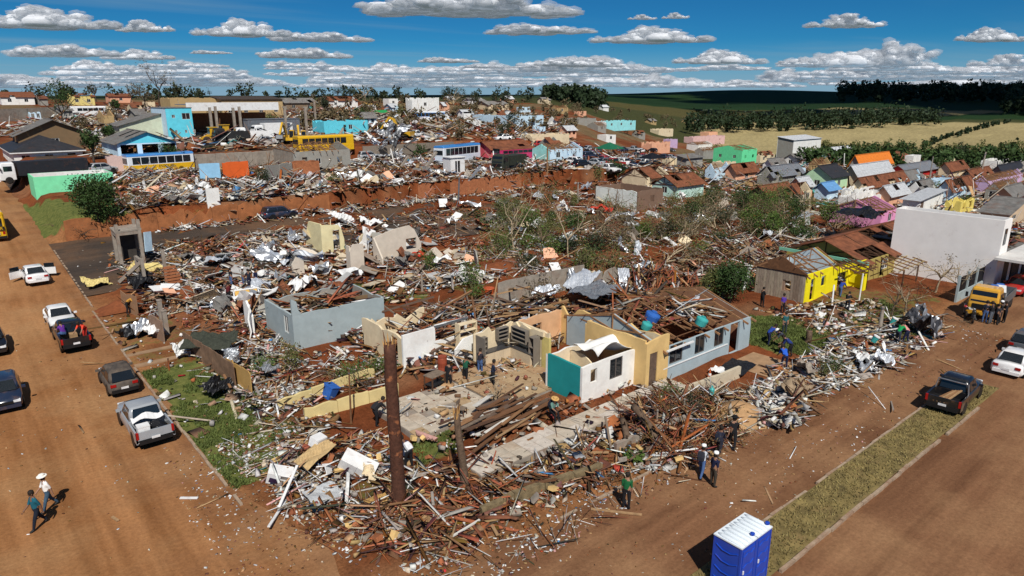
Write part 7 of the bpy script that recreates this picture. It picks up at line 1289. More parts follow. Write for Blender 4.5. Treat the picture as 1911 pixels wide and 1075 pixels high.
debris('wreckage of the upper town', [(20, 122), (120, 122), (190, 190), (120, 260), (40, 260), (10, 180)], 12000, dict(MIXED, white=22), dict(STD, sheet=20, chip=15), 25, 1.0, 2.0, .42, 9)
debris('wreckage around the parked cars', [(84, 86), (150, 80), (170, 120), (110, 125), (84, 118)], 7000, MIXED, dict(STD, sheet=16), 26, .5, 1.5, .45, 6)
debris('wreckage between the far right houses', [(100, 36), (150, 30), (220, 70), (200, 110), (140, 82), (100, 84)], 12000, MIXED, dict(STD, sheet=18), 27, .7, 1.5, .4, 6)
debris('wreckage right of the big white hall', [(90, 20), (140, 14), (190, 40), (170, 55), (110, 36), (92, 34)], 5000, MIXED, STD, 28, .5, 1.4, .4, 6)
debris('wreckage piled against the blue roofed school bus', [tuple(at(q, r)[:2]) for q, r in ((235, 322), (360, 322), (380, 345), (240, 345))], 1500, MIXED, STD, 36, 1.5, 1.1, .1)
debris('earth and rubble slumped over the rust retaining wall', [(22, 84.6), (84, 84.6), (84, 87.5), (22, 87.5)], 2600, dict(BROWN, white=14, soil=25), STD, 37, .9, .9, .4, avoid=False)
debris('litter thrown over the low roof beside the hall', [(75.5, 19), (87, 19), (87, 29), (75.5, 29)], 900, MIXED, STD, 38, .5, .9, .3).location.z = 3.2
debris('small litter scattered over the verge', [(8, 30), (13, 30), (13, 60), (8, 60)], 260, MIXED, FINE, 29, .02, .9, .3)
debris('pebbles and splinters strewn on the orange street', [(-14, 20), (7.9, 20), (7.9, 62), (-8, 62)], 420, dict(tan=45, cream=10, white=3, wood=35, soil=20), dict(chip=95, plank=2), 30, 0, .55, .35, road=True)
debris('pebbles and dried mud on the cross street', [(8, 12.6), (60, 12.6), (60, 18), (8, 18)], 1100, dict(tan=45, cream=12, white=4, wood=25, soil=30), dict(chip=95, plank=2), 31, 0, .5, .4, 3, road=True)
debris('litter along the kerb of the cross street', [(8, 16.8), (50, 16.8), (50, 19.4), (8, 19.4)], 2200, dict(MIXED, tan=30), dict(chip=94, twig=6), 32, .03, .6, .35, 2, road=True)
debris('litter along the corner of the orange street', [(4, 16), (9, 16), (9, 34), (6.5, 34)], 700, dict(tan=45, cream=12, white=4, wood=35, grey=8, soil=25), dict(chip=1), 33, 0, .5, .35, 2, road=True)
debris('litter on the patio and walkway', [(17, 22.8), (33, 22.8), (33, 24.3), (28, 27), (28, 33), (17.5, 33)], 700, MIXED, FINE, 34, .05, .7, .4, 3, road=True).location.z = .23
debris('mud and plaster crumbs on the asphalt side street', [(9, 66), (60, 66), (60, 83), (9, 83)], 1300, dict(cream=30, tan=30, white=14, soil=20, grey=14), dict(chip=90, chunk=10), 35, .03, .8, .45, 5, avoid=False)
# single pieces one can pick out
PLM = [[MB().box((0, 0, 0), (1, 1, 1)).mesh('plank', [m]) for m in WOOD + [pm('white_lath', (.62, .6, .55), dirt=.3), pm('grey_lath', (.28, .25, .22), dirt=.3)]]][0]
def scatter(name, label, cat, group, poly, n, seed, meshes, dims, pile=.4, clump=.3, tilt=.16, yawc=None, zoff=0.0):
    rs = np.random.RandomState(seed); q = sample(rs, poly, n, clump, 3.0)
    for a, b in q:
        d = [rs.uniform(*k) for k in dims]; hill = max(0, float(fbm(a, b, 3.2, 21)) - .35) * 2.2 * pile; pt = rs.normal() * tilt; z = gz(a, b) + rs.uniform(0, 1) * hill + d[2] / 2 + abs(math.sin(pt)) * d[0] * .45 + zoff
        o = link(name, meshes[rs.randint(len(meshes))], None, (a, b, z), (rs.normal() * tilt, pt, rs.uniform(0, 6.28) if yawc is None else yawc + rs.normal() * .22)); o.scale = d; tag(o, label, cat, group)
pd = ((.8, 2.5), (.08, .18), (.03, .06))
scatter('plank', 'splintered plank lying loose around the foot of the tall pine trunk', 'plank', 'planks around the pine trunk', ppoly((690, 940), (790, 890), (950, 880), (950, 960), (860, 1030), (720, 1030)), 24, 1, PLM, pd, .35)
scatter('plank', 'loose plank in the rubble strip beside the low mossy wall', 'plank', 'planks beside the mossy wall', ppoly((890, 890), (1060, 830), (1180, 800), (1160, 880), (940, 960)), 24, 2, PLM, pd, .4)
scatter('plank', 'loose plank in the roadside rubble near the lawn', 'plank', 'planks in the roadside rubble', ppoly((1440, 690), (1560, 640), (1740, 590), (1760, 620), (1540, 740)), 24, 3, PLM, pd, .5)
scatter('plank', 'broken board lying in the rubble around the cream ruins', 'plank', 'boards around the cream ruins', [(15, 52), (40, 50), (44, 62), (42, 78), (17, 76)], 55, 4, PLM, ((1.2, 4.0), (.12, .26), (.03, .07)), .8)
scatter('plank', 'long roof timber lying over the wreck behind the kitchen', 'plank', 'timbers behind the kitchen', [(22, 37), (32, 34), (39, 35), (38, 44), (24, 45)], 45, 5, PLM[:6], ((2.0, 5.0), (.08, .14), (.08, .14)), 1.2, .2, .2, zoff=1.0)
scatter('plank', 'reddish roof batten of the collapsed roof behind the wing', 'plank', 'battens behind the wing', [(43, 35), (52, 34), (54, 41), (45, 42)], 34, 6, PLM[:2], ((2.0, 5.0), (.07, .11), (.06, .1)), .9, .1, .14, .6)
scatter('plank', 'loose board beside the plank fence and verge', 'plank', 'boards near the verge', ppoly((340, 650), (450, 660), (560, 700), (640, 800), (520, 850), (430, 780)), 20, 7, PLM, pd, .4)
PNM = [MB().box((0, 0, 0), (1, 1, 1)).mesh('panel', [m]) for m in (WHITE, pm('cream_panel', (.55, .46, .33), dirt=.3), pm('grey_panel', (.4, .4, .39), dirt=.3), CONC)]
scatter('broken_panel', 'broken wall or ceiling panel in the wreckage field', 'panel', 'panels in the wreckage field', [(15, 52), (40, 50), (44, 62), (42, 78), (17, 76)], 90, 8, PNM, ((.9, 2.6), (.6, 1.5), (.03, .1)), .8, .3, .3)
scatter('broken_panel', 'broken panel lying among the fallen trees', 'panel', 'panels among the fallen trees', [(44, 44), (60, 38), (96, 42), (96, 82), (62, 82), (46, 78)], 70, 18, PNM, ((.9, 2.4), (.5, 1.4), (.03, .1)), .8, .3, .35)
scatter('broken_panel', 'broken pale panel on the terrace above the rust wall', 'panel', 'panels on the terrace', [(18, 87), (48, 87), (48, 98), (18, 98)], 60, 9, PNM[:3], ((1.0, 2.6), (.6, 1.5), (.04, .1)), .9, .3, .35)
scatter('rubble_block', 'chunk of broken masonry in the front rubble', 'rubble', 'masonry chunks in the front rubble', ppoly((500, 860), (720, 800), (1230, 760), (1300, 860), (930, 980), (700, 1040)), 60, 10, [MB().box((0, 0, 0), (1, 1, 1)).mesh('block', [m]) for m in (CONC, BRICK, OCHRE)], ((.2, .5), (.18, .35), (.12, .25)), .4, .4, .4)
mbp = [(970, 745), (1000, 760), (1040, 790), (960, 830), (860, 840), (830, 800)]
rs = np.random.RandomState(77); c0 = at(945, 790)
for k in range(58):
    f = rs.uniform(0, 1); L = rs.uniform(1.4, 3.6); o = link('plank', PLM[[0, 0, 2, 1, 5, 6, 2][k % 7]], None, (c0.x + rs.normal() * 1.3, c0.y + rs.normal() * .85, .22 + .07 * (k % 9) + rs.uniform(0, .08)), (rs.normal() * .05, rs.normal() * .07, .12 + rs.normal() * .16)); o.scale = (L, rs.uniform(.12, .3), rs.uniform(.03, .06)); tag(o, 'reclaimed brown board stacked in front of the teal wall', 'plank', 'boards stacked before the teal wall')
# ------------------------------------------------------------------ crumpled sheets and single finds
def crumple(label, loc, w, l, amp, mat, rz=0, tilt=(0, 0), seed=1, name='metal_sheet', cat='sheet', fold=.0, nseg=16):
    rs = np.random.RandomState(seed); mb = MB(); ph = rs.uniform(0, 6, 8)
    def fn(u, v):
        x, y = (u - .5) * w, (v - .5) * l; z = amp * (math.sin(u * 7 + ph[0] + 2 * math.sin(v * 4 + ph[1])) * .45 + math.sin(v * 9 + ph[2] + u * 3) * .35 + .35 * abs(math.sin(u * 15 + v * 11 + ph[3])) + .2 * math.sin(u * 31 + ph[4]) * math.sin(v * 27 + ph[5])); k = fold * math.sin(v * PI)
        return (x * (1 - k * .5), y + .15 * amp * math.sin(u * 11 + ph[6]), z + k * w * .6 * abs(u - .5))
    mb.grid(fn, nseg, nseg); zm = min(v[2] for v in mb.v); mb.v = [(v[0], v[1], v[2] - zm) for v in mb.v]; o = obj(name, mb, mat, None, loc, (tilt[0], tilt[1], rz), smooth=False); solid(o, .012); return tag(o, label, cat)
LT = pm('light_tin', (.66, .69, .73), rough=.4, metal=.45, var=.2, bump=.2, dirt=.15)
CR = [('silver crumpled roofing sheet standing by the plank fence', 430, 690, 1.3, 1.0, .25, GALV, .4, (1.1, .2), 1.0), ('shiny curved roofing strip lying by the weeds', 500, 700, 2.4, .9, .3, GALV, .9, (.4, .3), .4), ('black plastic sheet draped over the fallen fence', 400, 735, 2.0, 1.2, .35, BLTARP, .6, (.5, .1), .4), ('dark netting laid over the plank fence', 395, 665, 3.4, 2.2, .25, pm('dark_net', (.04, .045, .032), var=.4, bump=.8, scale=9), -.7, (.15, 0), .9), ('white sheet heap at the end of the plank fence', 335, 665, 1.1, 1.3, .35, WHITE, .2, (.5, .2), .2),
 ('long flat grey roof sheet folded over the wreckage', 1110, 582, 6.2, 2.4, .3, GROOF, .35, (.12, .1), 1.5), ('upper pale blue grey roof sheet behind the folded sheet', 1085, 565, 4.6, 1.7, .25, LT, .4, (.2, -.1), 1.9), ('white blue rounded tin roof piece left of the folded sheet', 1020, 575, 2.6, 1.5, .35, LT, .2, (.1, 0), 1.2), ('upright slab of grey roofing above the folded sheet', 1163, 545, 1.3, 2.6, .1, LT, -.2, (1.2, .15), 1.0), ('silver roofing draped over a trunk above the wreckage', 1062, 545, .9, 3.6, .4, GALV, .1, (1.35, .1), .3), ('second silver strip hanging beside the draped roofing', 1076, 548, .7, 3.0, .35, LT, .3, (1.3, -.1), .3),
 ('torn white sheet caught in the tall dense bush', 1356, 560, 1.1, 1.6, .3, WHITE, .1, (1.3, 0), 1.1), ('torn silver sheet caught in the brush', 1155, 470, 1.0, 2.0, .4, GALV, .8, (1.0, .3), .5), ('pale torn sheet hanging in the brush right of the silver one', 1185, 475, .8, 2.0, .4, LT, -.4, (1.1, .3), .4), ('white sheet caught in brush left of the red cloth', 1050, 395, 1.0, 1.8, .4, WHITE, .5, (.9, .2), .6), ('grey tin lying among shrubs', 1100, 400, 2.2, 1.4, .4, GALV, .2, (.4, .2), .2),
 ('crumpled white appliance sheet at the roadside', 1610, 680, 1.8, 1.2, .35, WHITE, .5, (.3, .1), .1), ('shiny crumpled foil sheet at the roadside', 1615, 690, 2.0, 1.1, .35, GALV, .6, (.1, .1), .0), ('upright white metal panel at the roadside', 1648, 668, .9, 1.6, .12, WHITE, .3, (1.2, .1), .3), ('bright white crumpled sheet below the upright panel', 1640, 684, 1.5, 1.2, .4, LT, .1, (.4, .2), .2), ('black and silver crumpled roof membrane heap', 1715, 625, 2.6, 2.2, .8, pm('membrane', (.09, .09, .1), rough=.35, metal=.5, var=.8, scale=1.4), .4, (.2, .1), .3), ('silver strip over the membrane heap', 1722, 612, .7, 2.4, .5, GALV, .8, (.7, .1), .6),
 ('white corrugated panel in the corner heap', 605, 928, 1.6, 1.15, .06, WROOF, .15, (.25, .1), .15), ('yellowed foam mattress by the pine trunk', 708, 945, 1.15, .95, .12, pm('foam', (.4, .24, .08), var=.4, scale=2), .1, (.5, .1), .1), ('tan board across the top of the corner heap', 590, 868, 2.2, .85, .08, pm('tan_sheet', (.5, .35, .17)), .45, (.3, -.1), .55), ('pale crumpled sack by the corner heap', 686, 895, .6, .9, .25, CREAM, .3, (.6, .3), .2),
 ('yellow foam board in the wreckage by the stair frame', 272, 512, 2.6, 1.8, .35, pm('yellow_board', (.62, .5, .2), dirt=.2), -.5, (.4, .3), .3), ('second yellow board left of the stair frame', 180, 535, 2.2, 1.4, .3, pm('yellow_board', (.62, .5, .2), dirt=.2), .3, (.2, .2), .2), ('black tarpaulin heap below the yellow foam board', 262, 540, 2.2, 1.6, .6, BLTARP, .4, (.3, .1), .2), ('white slab sheet before the roofless blue grey house', 610, 560, 4.4, 2.0, .1, WHITE, .35, (.15, .1), .4), ('white curled sheet near the cream ruins', 635, 418, 3.2, 2.4, .5, WHITE, .5, (.5, .2), .3), ('white curled sheet behind the cream room corner', 690, 425, 2.6, 1.6, .5, WHITE, .2, (.3, .2), .3), ('silver litter heap left of the two gateposts', 272, 622, 2.4, 1.6, .5, GALV, .4, (.1, .1), .1), ('black plastic under the silver litter heap', 250, 626, 2.0, 1.4, .4, BLTARP, .4, (.1, .1), .0), ('white plastic in the litter heap by the gateposts', 285, 632, 1.0, 1.2, .4, WHITE, .9, (.4, .1), .3),
 ('dark mat lying in the yard of the blue grey wing', 1375, 690, 2.6, 1.7, .06, BLTARP, .2, (0, 0), .15), ('white overturned table top in the yard of the wing', 1340, 697, 1.2, .9, .1, WHITE, .2, (.1, .1), .2), ('curled brown linoleum sheet in the roadside rubble', 1480, 745, 2.4, 1.4, .4, pm('lino', (.3, .22, .14), dirt=.3), .2, (.3, .1), .5), ('white door panel in front of the linoleum sheet', 1478, 752, 1.4, 1.0, .08, WHITE, .4, (.6, .1), .2), ('blue grey plank of roofing beside the sand pile', 1500, 700, 1.4, 1.2, .3, CONC, .4, (.4, .2), .3)]
CR.append(('black plastic sheeting over the bare trusses of the pink house', 1606, 408, 6.5, 4.0, .5, BLTARP, .1, (.1, .0), 3.3))
for k, (lb, x, y, w, l, amp, mat, rz, tl, dz) in enumerate(CR): p = on(x, y) if dz < 3 else at(x, y, dz - .4); p.z += dz if dz < 3 else .3; crumple(lb, p, w, l, amp, mat, rz, tl, 50 + k)
rs = np.random.RandomState(41)
for nm, poly, n in (('around the cream ruins', [(15, 52), (40, 50), (44, 62), (42, 78), (17, 76)], 34), ('among the fallen trees', [(44, 44), (60, 38), (96, 42), (96, 82), (62, 82), (46, 78)], 34), ('on the terrace above the rust wall', [(18, 87), (80, 87), (80, 98), (18, 98)], 34)):
    for k, (a, b) in enumerate(sample(rs, poly, n, .3, 3.0)):
        tag(crumple('x', (a, b, gz(a, b) + rs.uniform(.1, .7)), rs.uniform(1.2, 3.2), rs.uniform(.8, 1.8), rs.uniform(.25, .6), [GALV, WHITE, LT, FIBRO, TILE, GALV][k % 6], rs.uniform(0, 6), (rs.normal() * .35, rs.normal() * .25), 700 + k, nseg=8), 'crumpled roofing sheet lying ' + nm, 'sheet', 'crumpled sheets ' + nm)
SLB = [WALLW, CREAM, BONE, CONC, GREYW, BRICK, SALM]
for nm, poly, n in (('around the cream ruins', [(15, 52), (40, 50), (44, 62), (42, 78), (17, 76)], 26), ('on the terrace above the rust wall', [(18, 87), (80, 87), (80, 98), (18, 98)], 24), ('among the fallen trees', [(46, 44), (60, 38), (96, 42), (96, 82), (62, 82)], 20)):
    for k, (a, b) in enumerate(sample(rs, poly, n, .3, 3.0)):
        w, l = rs.uniform(.9, 2.4), rs.uniform(.8, 1.8); pl = [(-w / 2, 0), (w / 2, 0), (w / 2 * rs.uniform(.5, 1), l * rs.uniform(.6, 1)), (w * rs.uniform(-.2, .2), l), (-w / 2 * rs.uniform(.5, 1), l * rs.uniform(.5, 1))]
        o = obj('masonry_piece', MB().prism(pl, lambda u, v: (u, -.07, v), lambda u, v: (u, .07, v)), SLB[k % 7], None, (a, b, gz(a, b) - .1), (rs.uniform(-1.3, .2), rs.normal() * .3, rs.uniform(-.6, 1.2))); tag(o, 'broken leaning piece of house wall ' + nm, 'wall piece', 'broken wall pieces ' + nm)
rs = np.random.RandomState(31)
for k in range(70):
    x, y = (735 + rs.normal() * 28, 268 + rs.normal() * 13) if k < 42 else (740 + rs.normal() * 40, 300 + rs.normal() * 6)
    p = on(x, y); p.z += rs.uniform(0, 4.5 if k < 42 else 1.2) * max(.1, 1 - abs(x - 735) / 60); o = crumple('x', p, rs.uniform(1.2, 3.4), rs.uniform(.6, 1.4), .3, [GALV, LT, WHITE, STEEL][k % 4], rs.uniform(0, 6), (rs.normal() * .7, rs.normal() * .4), 300 + k, nseg=6); tag(o, ['twisted metal roof sheet in the tall heap in the centre', 'dark twisted metal sheet in the low heap below the tall one'][k >= 42], 'sheet', ['tall heap of twisted sheets', 'low heap of twisted sheets'][k >= 42])
for k in range(8):
    p = on(735 + rs.normal() * 18, 275 + rs.normal() * 8); tag(obj('steel_truss', MB().bar((0, 0, .2), (rs.normal() * 3, rs.normal() * 3, rs.uniform(2, 5)), .12), STEEL, None, p), 'bent steel bar sticking out of the tall heap of metal', 'steel bar', 'bars in the tall metal heap')
for k, (x, y, dx, dz, lb) in enumerate([(745, 318, 2.2, 2.2, 'fallen concrete beam leaning on the low metal heap'), (790, 322, 3.0, 3.2, 'long concrete beam leaning above the brick retaining wall'), (870, 345, 3.2, 2.6, 'silver steel beam bent over the retaining wall'), (905, 350, -2.0, 2.0, 'second bent steel beam over the retaining wall')]):
    p = on(x, y); tag(obj('fallen_beam', MB().bar((0, 0, .1), (dx, .4, dz), .3, .35), CONC if k < 2 else GALV, None, p), lb, 'beam')
def find(name, label, cat, x, y, parts, rz=0, tilt=(0, 0), dz=0, roof=0):
    p = at(x, y, roof) if roof else on(x, y); p.z += dz; t = thing(name, label, cat, p, rz); t.rotation_euler = (tilt[0], tilt[1], rz)
    for nm, mb, m in parts: obj(nm, mb, m, t)
    return t
ORB = pm('orange_plastic', (.5, .1, .03), rough=.5); TEALP = pm('teal_plastic', (.05, .36, .34), rough=.5)
find('barrel', 'rusty red barrel beside the white kitchen wall', 'barrel', 826, 690, [('body', MB().lathe([(.3, 0), (.33, .08), (.3, .3), (.33, .6), (.3, .9), (.26, .98)], n=16), pm('red_barrel', (.28, .06, .03), rough=.5, dirt=.3)), ('rim', MB().lathe([(.3, .96), (.3, 1.02), (.24, 1.02)], n=16), pm('red_barrel', (.28, .06, .03)))])
find('bucket', 'orange bucket standing behind the bright green bush', 'bucket', 913, 556, [('body', MB().lathe([(.36, 0), (.42, .5), (.46, .9)], n=14), ORB), ('rim', MB().lathe([(.47, .86), (.5, .9), (.47, .96)], n=14), ORB)])
find('bin', 'tipped blue bin behind the pale yellow garden wall', 'bin', 612, 742, [('body', MB().loft([rring(-.25, .25, .3, 0, .05, .05), rring(-.34, .34, .38, .8, .06, .06)]), BLUETARP), ('rim', MB().loft([rring(-.36, .36, .4, .78, .06, .06), rring(-.36, .36, .4, .84, .06, .06)]), BLUETARP)], .3, (.25, .3))
find('traffic_cone', 'orange traffic cone in the yard of the wing', 'cone', 1324, 706, [('base', MB().box((0, 0, .02), (.36, .36, .04)), ORB), ('cone', MB().lathe([(.15, .04), (.11, .25), (.1, .27), (.03, .72)], n=12), ORB), ('band', MB().lathe([(.107, .28), (.085, .42)], n=12), WHITE)])
find('table', 'small wooden table with a dark underside on the patio', 'table', 812, 728, [('top', MB().box((0, 0, .78), (1.2, .8, .05)), WOOD[4])] + [('leg', MB().box((i * .54, j * .34, .38), (.07, .07, .76)), WOOD[2]) for i in (-1, 1) for j in (-1, 1)] + [('shelf', MB().box((0, 0, .2), (1.1, .7, .04)), BLACK)], .2, dz=.25)
find('chair', 'wooden chair left of the stacked boards', 'chair', 862, 782, [('seat', MB().box((0, 0, .45), (.45, .45, .05)), WOOD[4]), ('backrest', MB().box((0, .22, .8), (.45, .04, .25)), WOOD[4])] + [('leg', MB().box((i * .2, j * .2, .22), (.05, .05, .45)), WOOD[2]) for i in (-1, 1) for j in (-1, 1)], .5, dz=.2)
find('wardrobe', 'white wardrobe tipped over on the corner heap', 'wardrobe', 665, 880, [('carcass', MB().box((0, 0, .35), (1.7, .75, .7)), WHITE), ('door', MB().box((-.42, -.39, .35), (.82, .03, .66)), WHITE), ('door', MB().box((.42, -.39, .35), (.82, .03, .66)), WHITE)], -.75, (.35, .5), .2)
find('cabinet', 'white broken cabinet at the left of the corner heap', 'cabinet', 520, 895, [('carcass', MB().box((0, 0, .3), (1.1, .7, .6)), WHITE), ('door', MB().box((.3, -.4, .5), (.5, .03, .55), rot=Euler((.5, 0, 0))), WHITE)], -.5, (.2, .3)); find('cabinet', 'small white box on top of the corner heap', 'cabinet', 592, 850, [('carcass', MB().box((0, 0, .3), (.7, .5, .5)), WHITE), ('door', MB().box((0, -.27, .3), (.66, .03, .46)), WHITE)], .4, (.3, .1), .5)
find('plastic_chair', 'white plastic chair thrown on the corner heap', 'chair', 600, 895, [('seat', MB().box((0, 0, .42), (.48, .46, .04)), WHITE), ('backrest', MB().box((0, .24, .7), (.46, .05, .5), rot=Euler((-.15, 0, 0))), WHITE)] + [('leg', MB().bar((i * .2, j * .2, .42), (i * .26, j * .26, 0), .05), WHITE) for i in (-1, 1) for j in (-1, 1)], .6, (1.2, .3), .5)
for k, (x, y, L, rz, tl, dz, lb) in enumerate([(540, 925, 2.4, .9, -.3, .5, 'long white lath at the left of the corner heap'), (640, 930, 2.4, 1.2, .45, .5, 'white bent pipe across the right of the corner heap'), (520, 960, 2.6, 1.0, .12, .1, 'white pole lying in front of the corner heap'), (960, 930, 2.0, .5, .1, .2, 'grey lath in front of the mossy wall'), (1150, 957, 2.2, -.8, 0, .02, 'thin pale stick lying on the cross street'), (353, 931, .8, -.6, 0, .02, 'short white board lying on the orange street'), (215, 970, .5, -1.2, 0, .02, 'small orange plank lying on the orange street'), (965, 815, 4.2, .45, .1, .5, 'long pale timber on top of the stacked boards'), (920, 790, 6.0, .35, .06, .55, 'long grey beam beside the stacked boards'), (900, 850, 2.6, .4, 0, .05, 'white lath below the stacked boards')]):
    p = on(x, y); p.z += dz + .03; o = link('lath', MB().box((0, 0, 0), (L, .12 if k != 8 else .2, .05)).mesh('lath', [WHITE if k in (0, 1, 2, 5, 9) else WOOD[3 if k not in (8,) else 4]]), None, p, (0, tl, rz - HEAD + .6)); tag(o, lb, 'lath')
find('pallet_rack', 'yellow wooden rack with square panels left of the blue grey house', 'rack', 463, 566, [('frame', MB().box((0, 0, .05), (2.0, .08, .1)).box((0, 0, 1.25), (2.0, .08, .1)).box((-1, 0, .65), (.1, .08, 1.3)).box((1, 0, .65), (.1, .08, 1.3)), WHITE)] + [('panel', MB().box((-.62 + .62 * i, .02, .36 + .58 * j), (.54, .05, .5)), pm('yellow_panel', (.66, .4, .1))) for i in range(3) for j in range(2)], -.15, (-.35, 0))
for k, (x, y, rz) in enumerate([(298, 552, .3), (320, 548, -.2), (318, 556, .1)]): find('panel_board', ['white board left of the pair in the wreckage', 'larger white board right of the pair in the wreckage', 'small peach board below the white pair'][k], 'board', x, y, [('sheet', MB().box((0, 0, 0), ([1.3, 1.5, .9][k], .9, .05)), [WHITE, WHITE, SALM][k]), ('batten', MB().box((0, 0, -.05), (.9, .06, .05)), WOOD[1])], rz, (.35, .15), .7)
for k, (x, y, s) in enumerate([(1213, 600, 1), (1306, 606, .8), (1204, 614, .7)]): find('water_tank', ['large blue water tank among the bare trusses', 'teal water tank among the bare trusses', 'teal water tank at the near edge of the trusses'][k], 'water tank', x, y, [('body', MB().lathe([(.45 * s, 0), (.52 * s, .5 * s), (.5 * s, .6 * s), (.15 * s, .75 * s)], n=16), [BLUETARP, TEALP, TEALP][k]), ('lid', MB().lathe([(.2 * s, .74 * s), (.2 * s, .8 * s)], n=12), [BLUETARP, TEALP, TEALP][k])], 0, (.3, .2), 0, 2.75)
find('teal_jug', 'teal plastic jug on the post in the rubble', 'jug', 1326, 758, [('body', MB().lathe([(.14, 0), (.16, .3), (.06, .42), (.06, .5)], n=12), TEALP), ('stake', MB().tube([(0, 0, -.6), (0, 0, .05)], .03, 6), WOOD[0])], dz=.7)
for k, (x, y) in enumerate([(1663, 610), (1628, 645)]): find('bucket', ['green bucket at the roadside debris', 'teal bucket in the debris near the lawn'][k], 'bucket', x, y, [('body', MB().lathe([(.18, 0), (.24, .5)], n=12), [TEALP, TEALP][k]), ('rim', MB().lathe([(.25, .46), (.25, .52)], n=12), WHITE)], 0, (.4, .2), .3)
find('cloth_heap', 'red cloth caught in the brush above the twisted roofing', 'cloth', 1115, 402, [('cloth', MB().grid(lambda u, v: (2.4 * u, 1.6 * v, .8 + .4 * math.sin(u * 6) * math.cos(v * 5)), 8, 8), pm('red_cloth', (.5, .04, .02), bump=.4)), ('fold', MB().grid(lambda u, v: (1.6 + 1.0 * u, 1.2 * v - .8, .5 + .3 * math.cos(u * 7 + v * 4)), 6, 6), pm('red_cloth', (.5, .04, .02)))]); find('cloth_heap', 'small red cloth beside the round green tree', 'cloth', 776, 484, [('cloth', MB().grid(lambda u, v: (1.1 * u, .8 * v, .5 + .25 * math.sin(u * 6) * math.cos(v * 5)), 6, 6), pm('red_cloth', (.5, .04, .02))), ('fold', MB().grid(lambda u, v: (.5 * u, .5 * v - .4, .3 + .1 * math.cos(u * 7)), 4, 4), pm('red_cloth', (.5, .04, .02)))])
# sand heap
p = on(1378, 775); mb = MB(); mb.grid(lambda u, v: ((u - .5) * 5, (v - .5) * 4.2, max(-.1, .95 * math.exp(-((u - .5) ** 2 * 12 + (v - .5) ** 2 * 12)) - .12 + .05 * math.sin(u * 17) * math.sin(v * 15))), 20, 20); tag(obj('sand_heap', mb, pm('sand', (.42, .25, .12), var=.25, scale=3, bump=.4), None, p, smooth=True), 'orange sand heap spilling from the yard wall', 'sand', kind='stuff')
for x, y, w, hh, lb in ((225, 573, 4.5, .7, 'red earth mound beside the person in yellow'), (350, 545, 5, .6, 'red earth mound in the wreckage before the yellow rack'), (930, 500, 6, .5, 'red earth bank left of the stripped tall tree')):
    p = on(x, y); mb = MB(); mb.grid(lambda u, v: ((u - .5) * w, (v - .5) * w * .7, max(-.1, hh * math.exp(-((u - .5) ** 2 * 13 + (v - .5) ** 2 * 13)) - .08 + .04 * math.sin(u * 19) * math.sin(v * 15))), 18, 14); tag(obj('earth_mound', mb, pm('red_earth', (.2, .06, .02), var=.3, scale=3, bump=.5), None, p, smooth=True), lb, 'earth', kind='stuff')
# canopies and the white cabin
t = find('canopy_tent', 'dark green pyramid canopy among the parked cars', 'canopy', 1137, 296, [('cover', MB().add([(-2.6, -2.6, 2.4), (2.6, -2.6, 2.4), (2.6, 2.6, 2.4), (-2.6, 2.6, 2.4), (0, 0, 3.9)], [(0, 1, 4), (1, 2, 4), (2, 3, 4), (3, 0, 4)]), pm('green_canvas', (.01, .12, .06), rough=.7))] + [('pole', MB().tube([(i * 2.5, j * 2.5, 0), (i * 2.5, j * 2.5, 2.45)], .05, 6), STEEL) for i in (-1, 1) for j in (-1, 1)])
find('canopy_tent', 'black pointed awning below the parked cars', 'canopy', 1216, 312, [('cover', MB().add([(-3.0, -2.0, 2.0), (3.0, -2.0, 2.0), (3.0, 2.0, 2.0), (-3.0, 2.0, 2.0), (0, 0, 3.2)], [(0, 1, 4), (1, 2, 4), (2, 3, 4), (3, 0, 4)]), BLTARP)] + [('pole', MB().tube([(i * 2.9, j * 1.9, 0), (i * 2.9, j * 1.9, 2.05)], .05, 6), STEEL) for i in (-1, 1) for j in (-1, 1)])
find('tarpaulin', 'bright green cloth stretched beside the grey shack', 'tarpaulin', 1272, 314, [('cloth', MB().grid(lambda u, v: (4 * u, .2 * math.sin(v * 5), 1.2 + 2.2 * v * (1 - .5 * u) + .2 * math.sin(u * 8)), 8, 6), pm('lime_cloth', (.2, .55, .05))), ('pole', MB().tube([(0, 0, 0), (0, 0, 3.5)], .05, 6), WOOD[1])])
find('cabin_booth', 'small white booth with a tall dark opening below the coach', 'booth', 848, 325, [('body', wall(MB(), (-1.4, -1), (1.4, -1), 2.7, .12, [(.9, 1.9, .3, 2.2)]), WHITE), ('side', wall(MB(), (-1.4, 1), (-1.4, -.86), 2.7, .12), WHITE), ('side', wall(MB(), (1.4, -.86), (1.4, 1), 2.7, .12), WHITE), ('back', wall(MB(), (1.4, 1.13), (-1.4, 1.13), 2.7, .12), WHITE), ('roof', MB().box((0, 0, 2.78), (3.1, 2.4, .12)), WHITE), ('post', MB().box((-.1, -1.02, 1.2), (.12, .08, 2.3)), WHITE)])
find('tarpaulin', 'orange tarpaulin tent shape behind the hall', 'tarpaulin', 1863, 412, [('cloth', MB().add([(-2.2, -1.5, .2), (2.2, -1.5, .2), (2.2, 1.5, .2), (-2.2, 1.5, .2), (-.6, 0, 1.7), (.8, 0, 1.5)], [(0, 1, 5, 4), (1, 2, 5), (2, 3, 4, 5), (3, 0, 4)]), ORT), ('pole', MB().tube([(-.6, 0, 0), (-.6, 0, 1.7)], .05, 6), STEEL)])
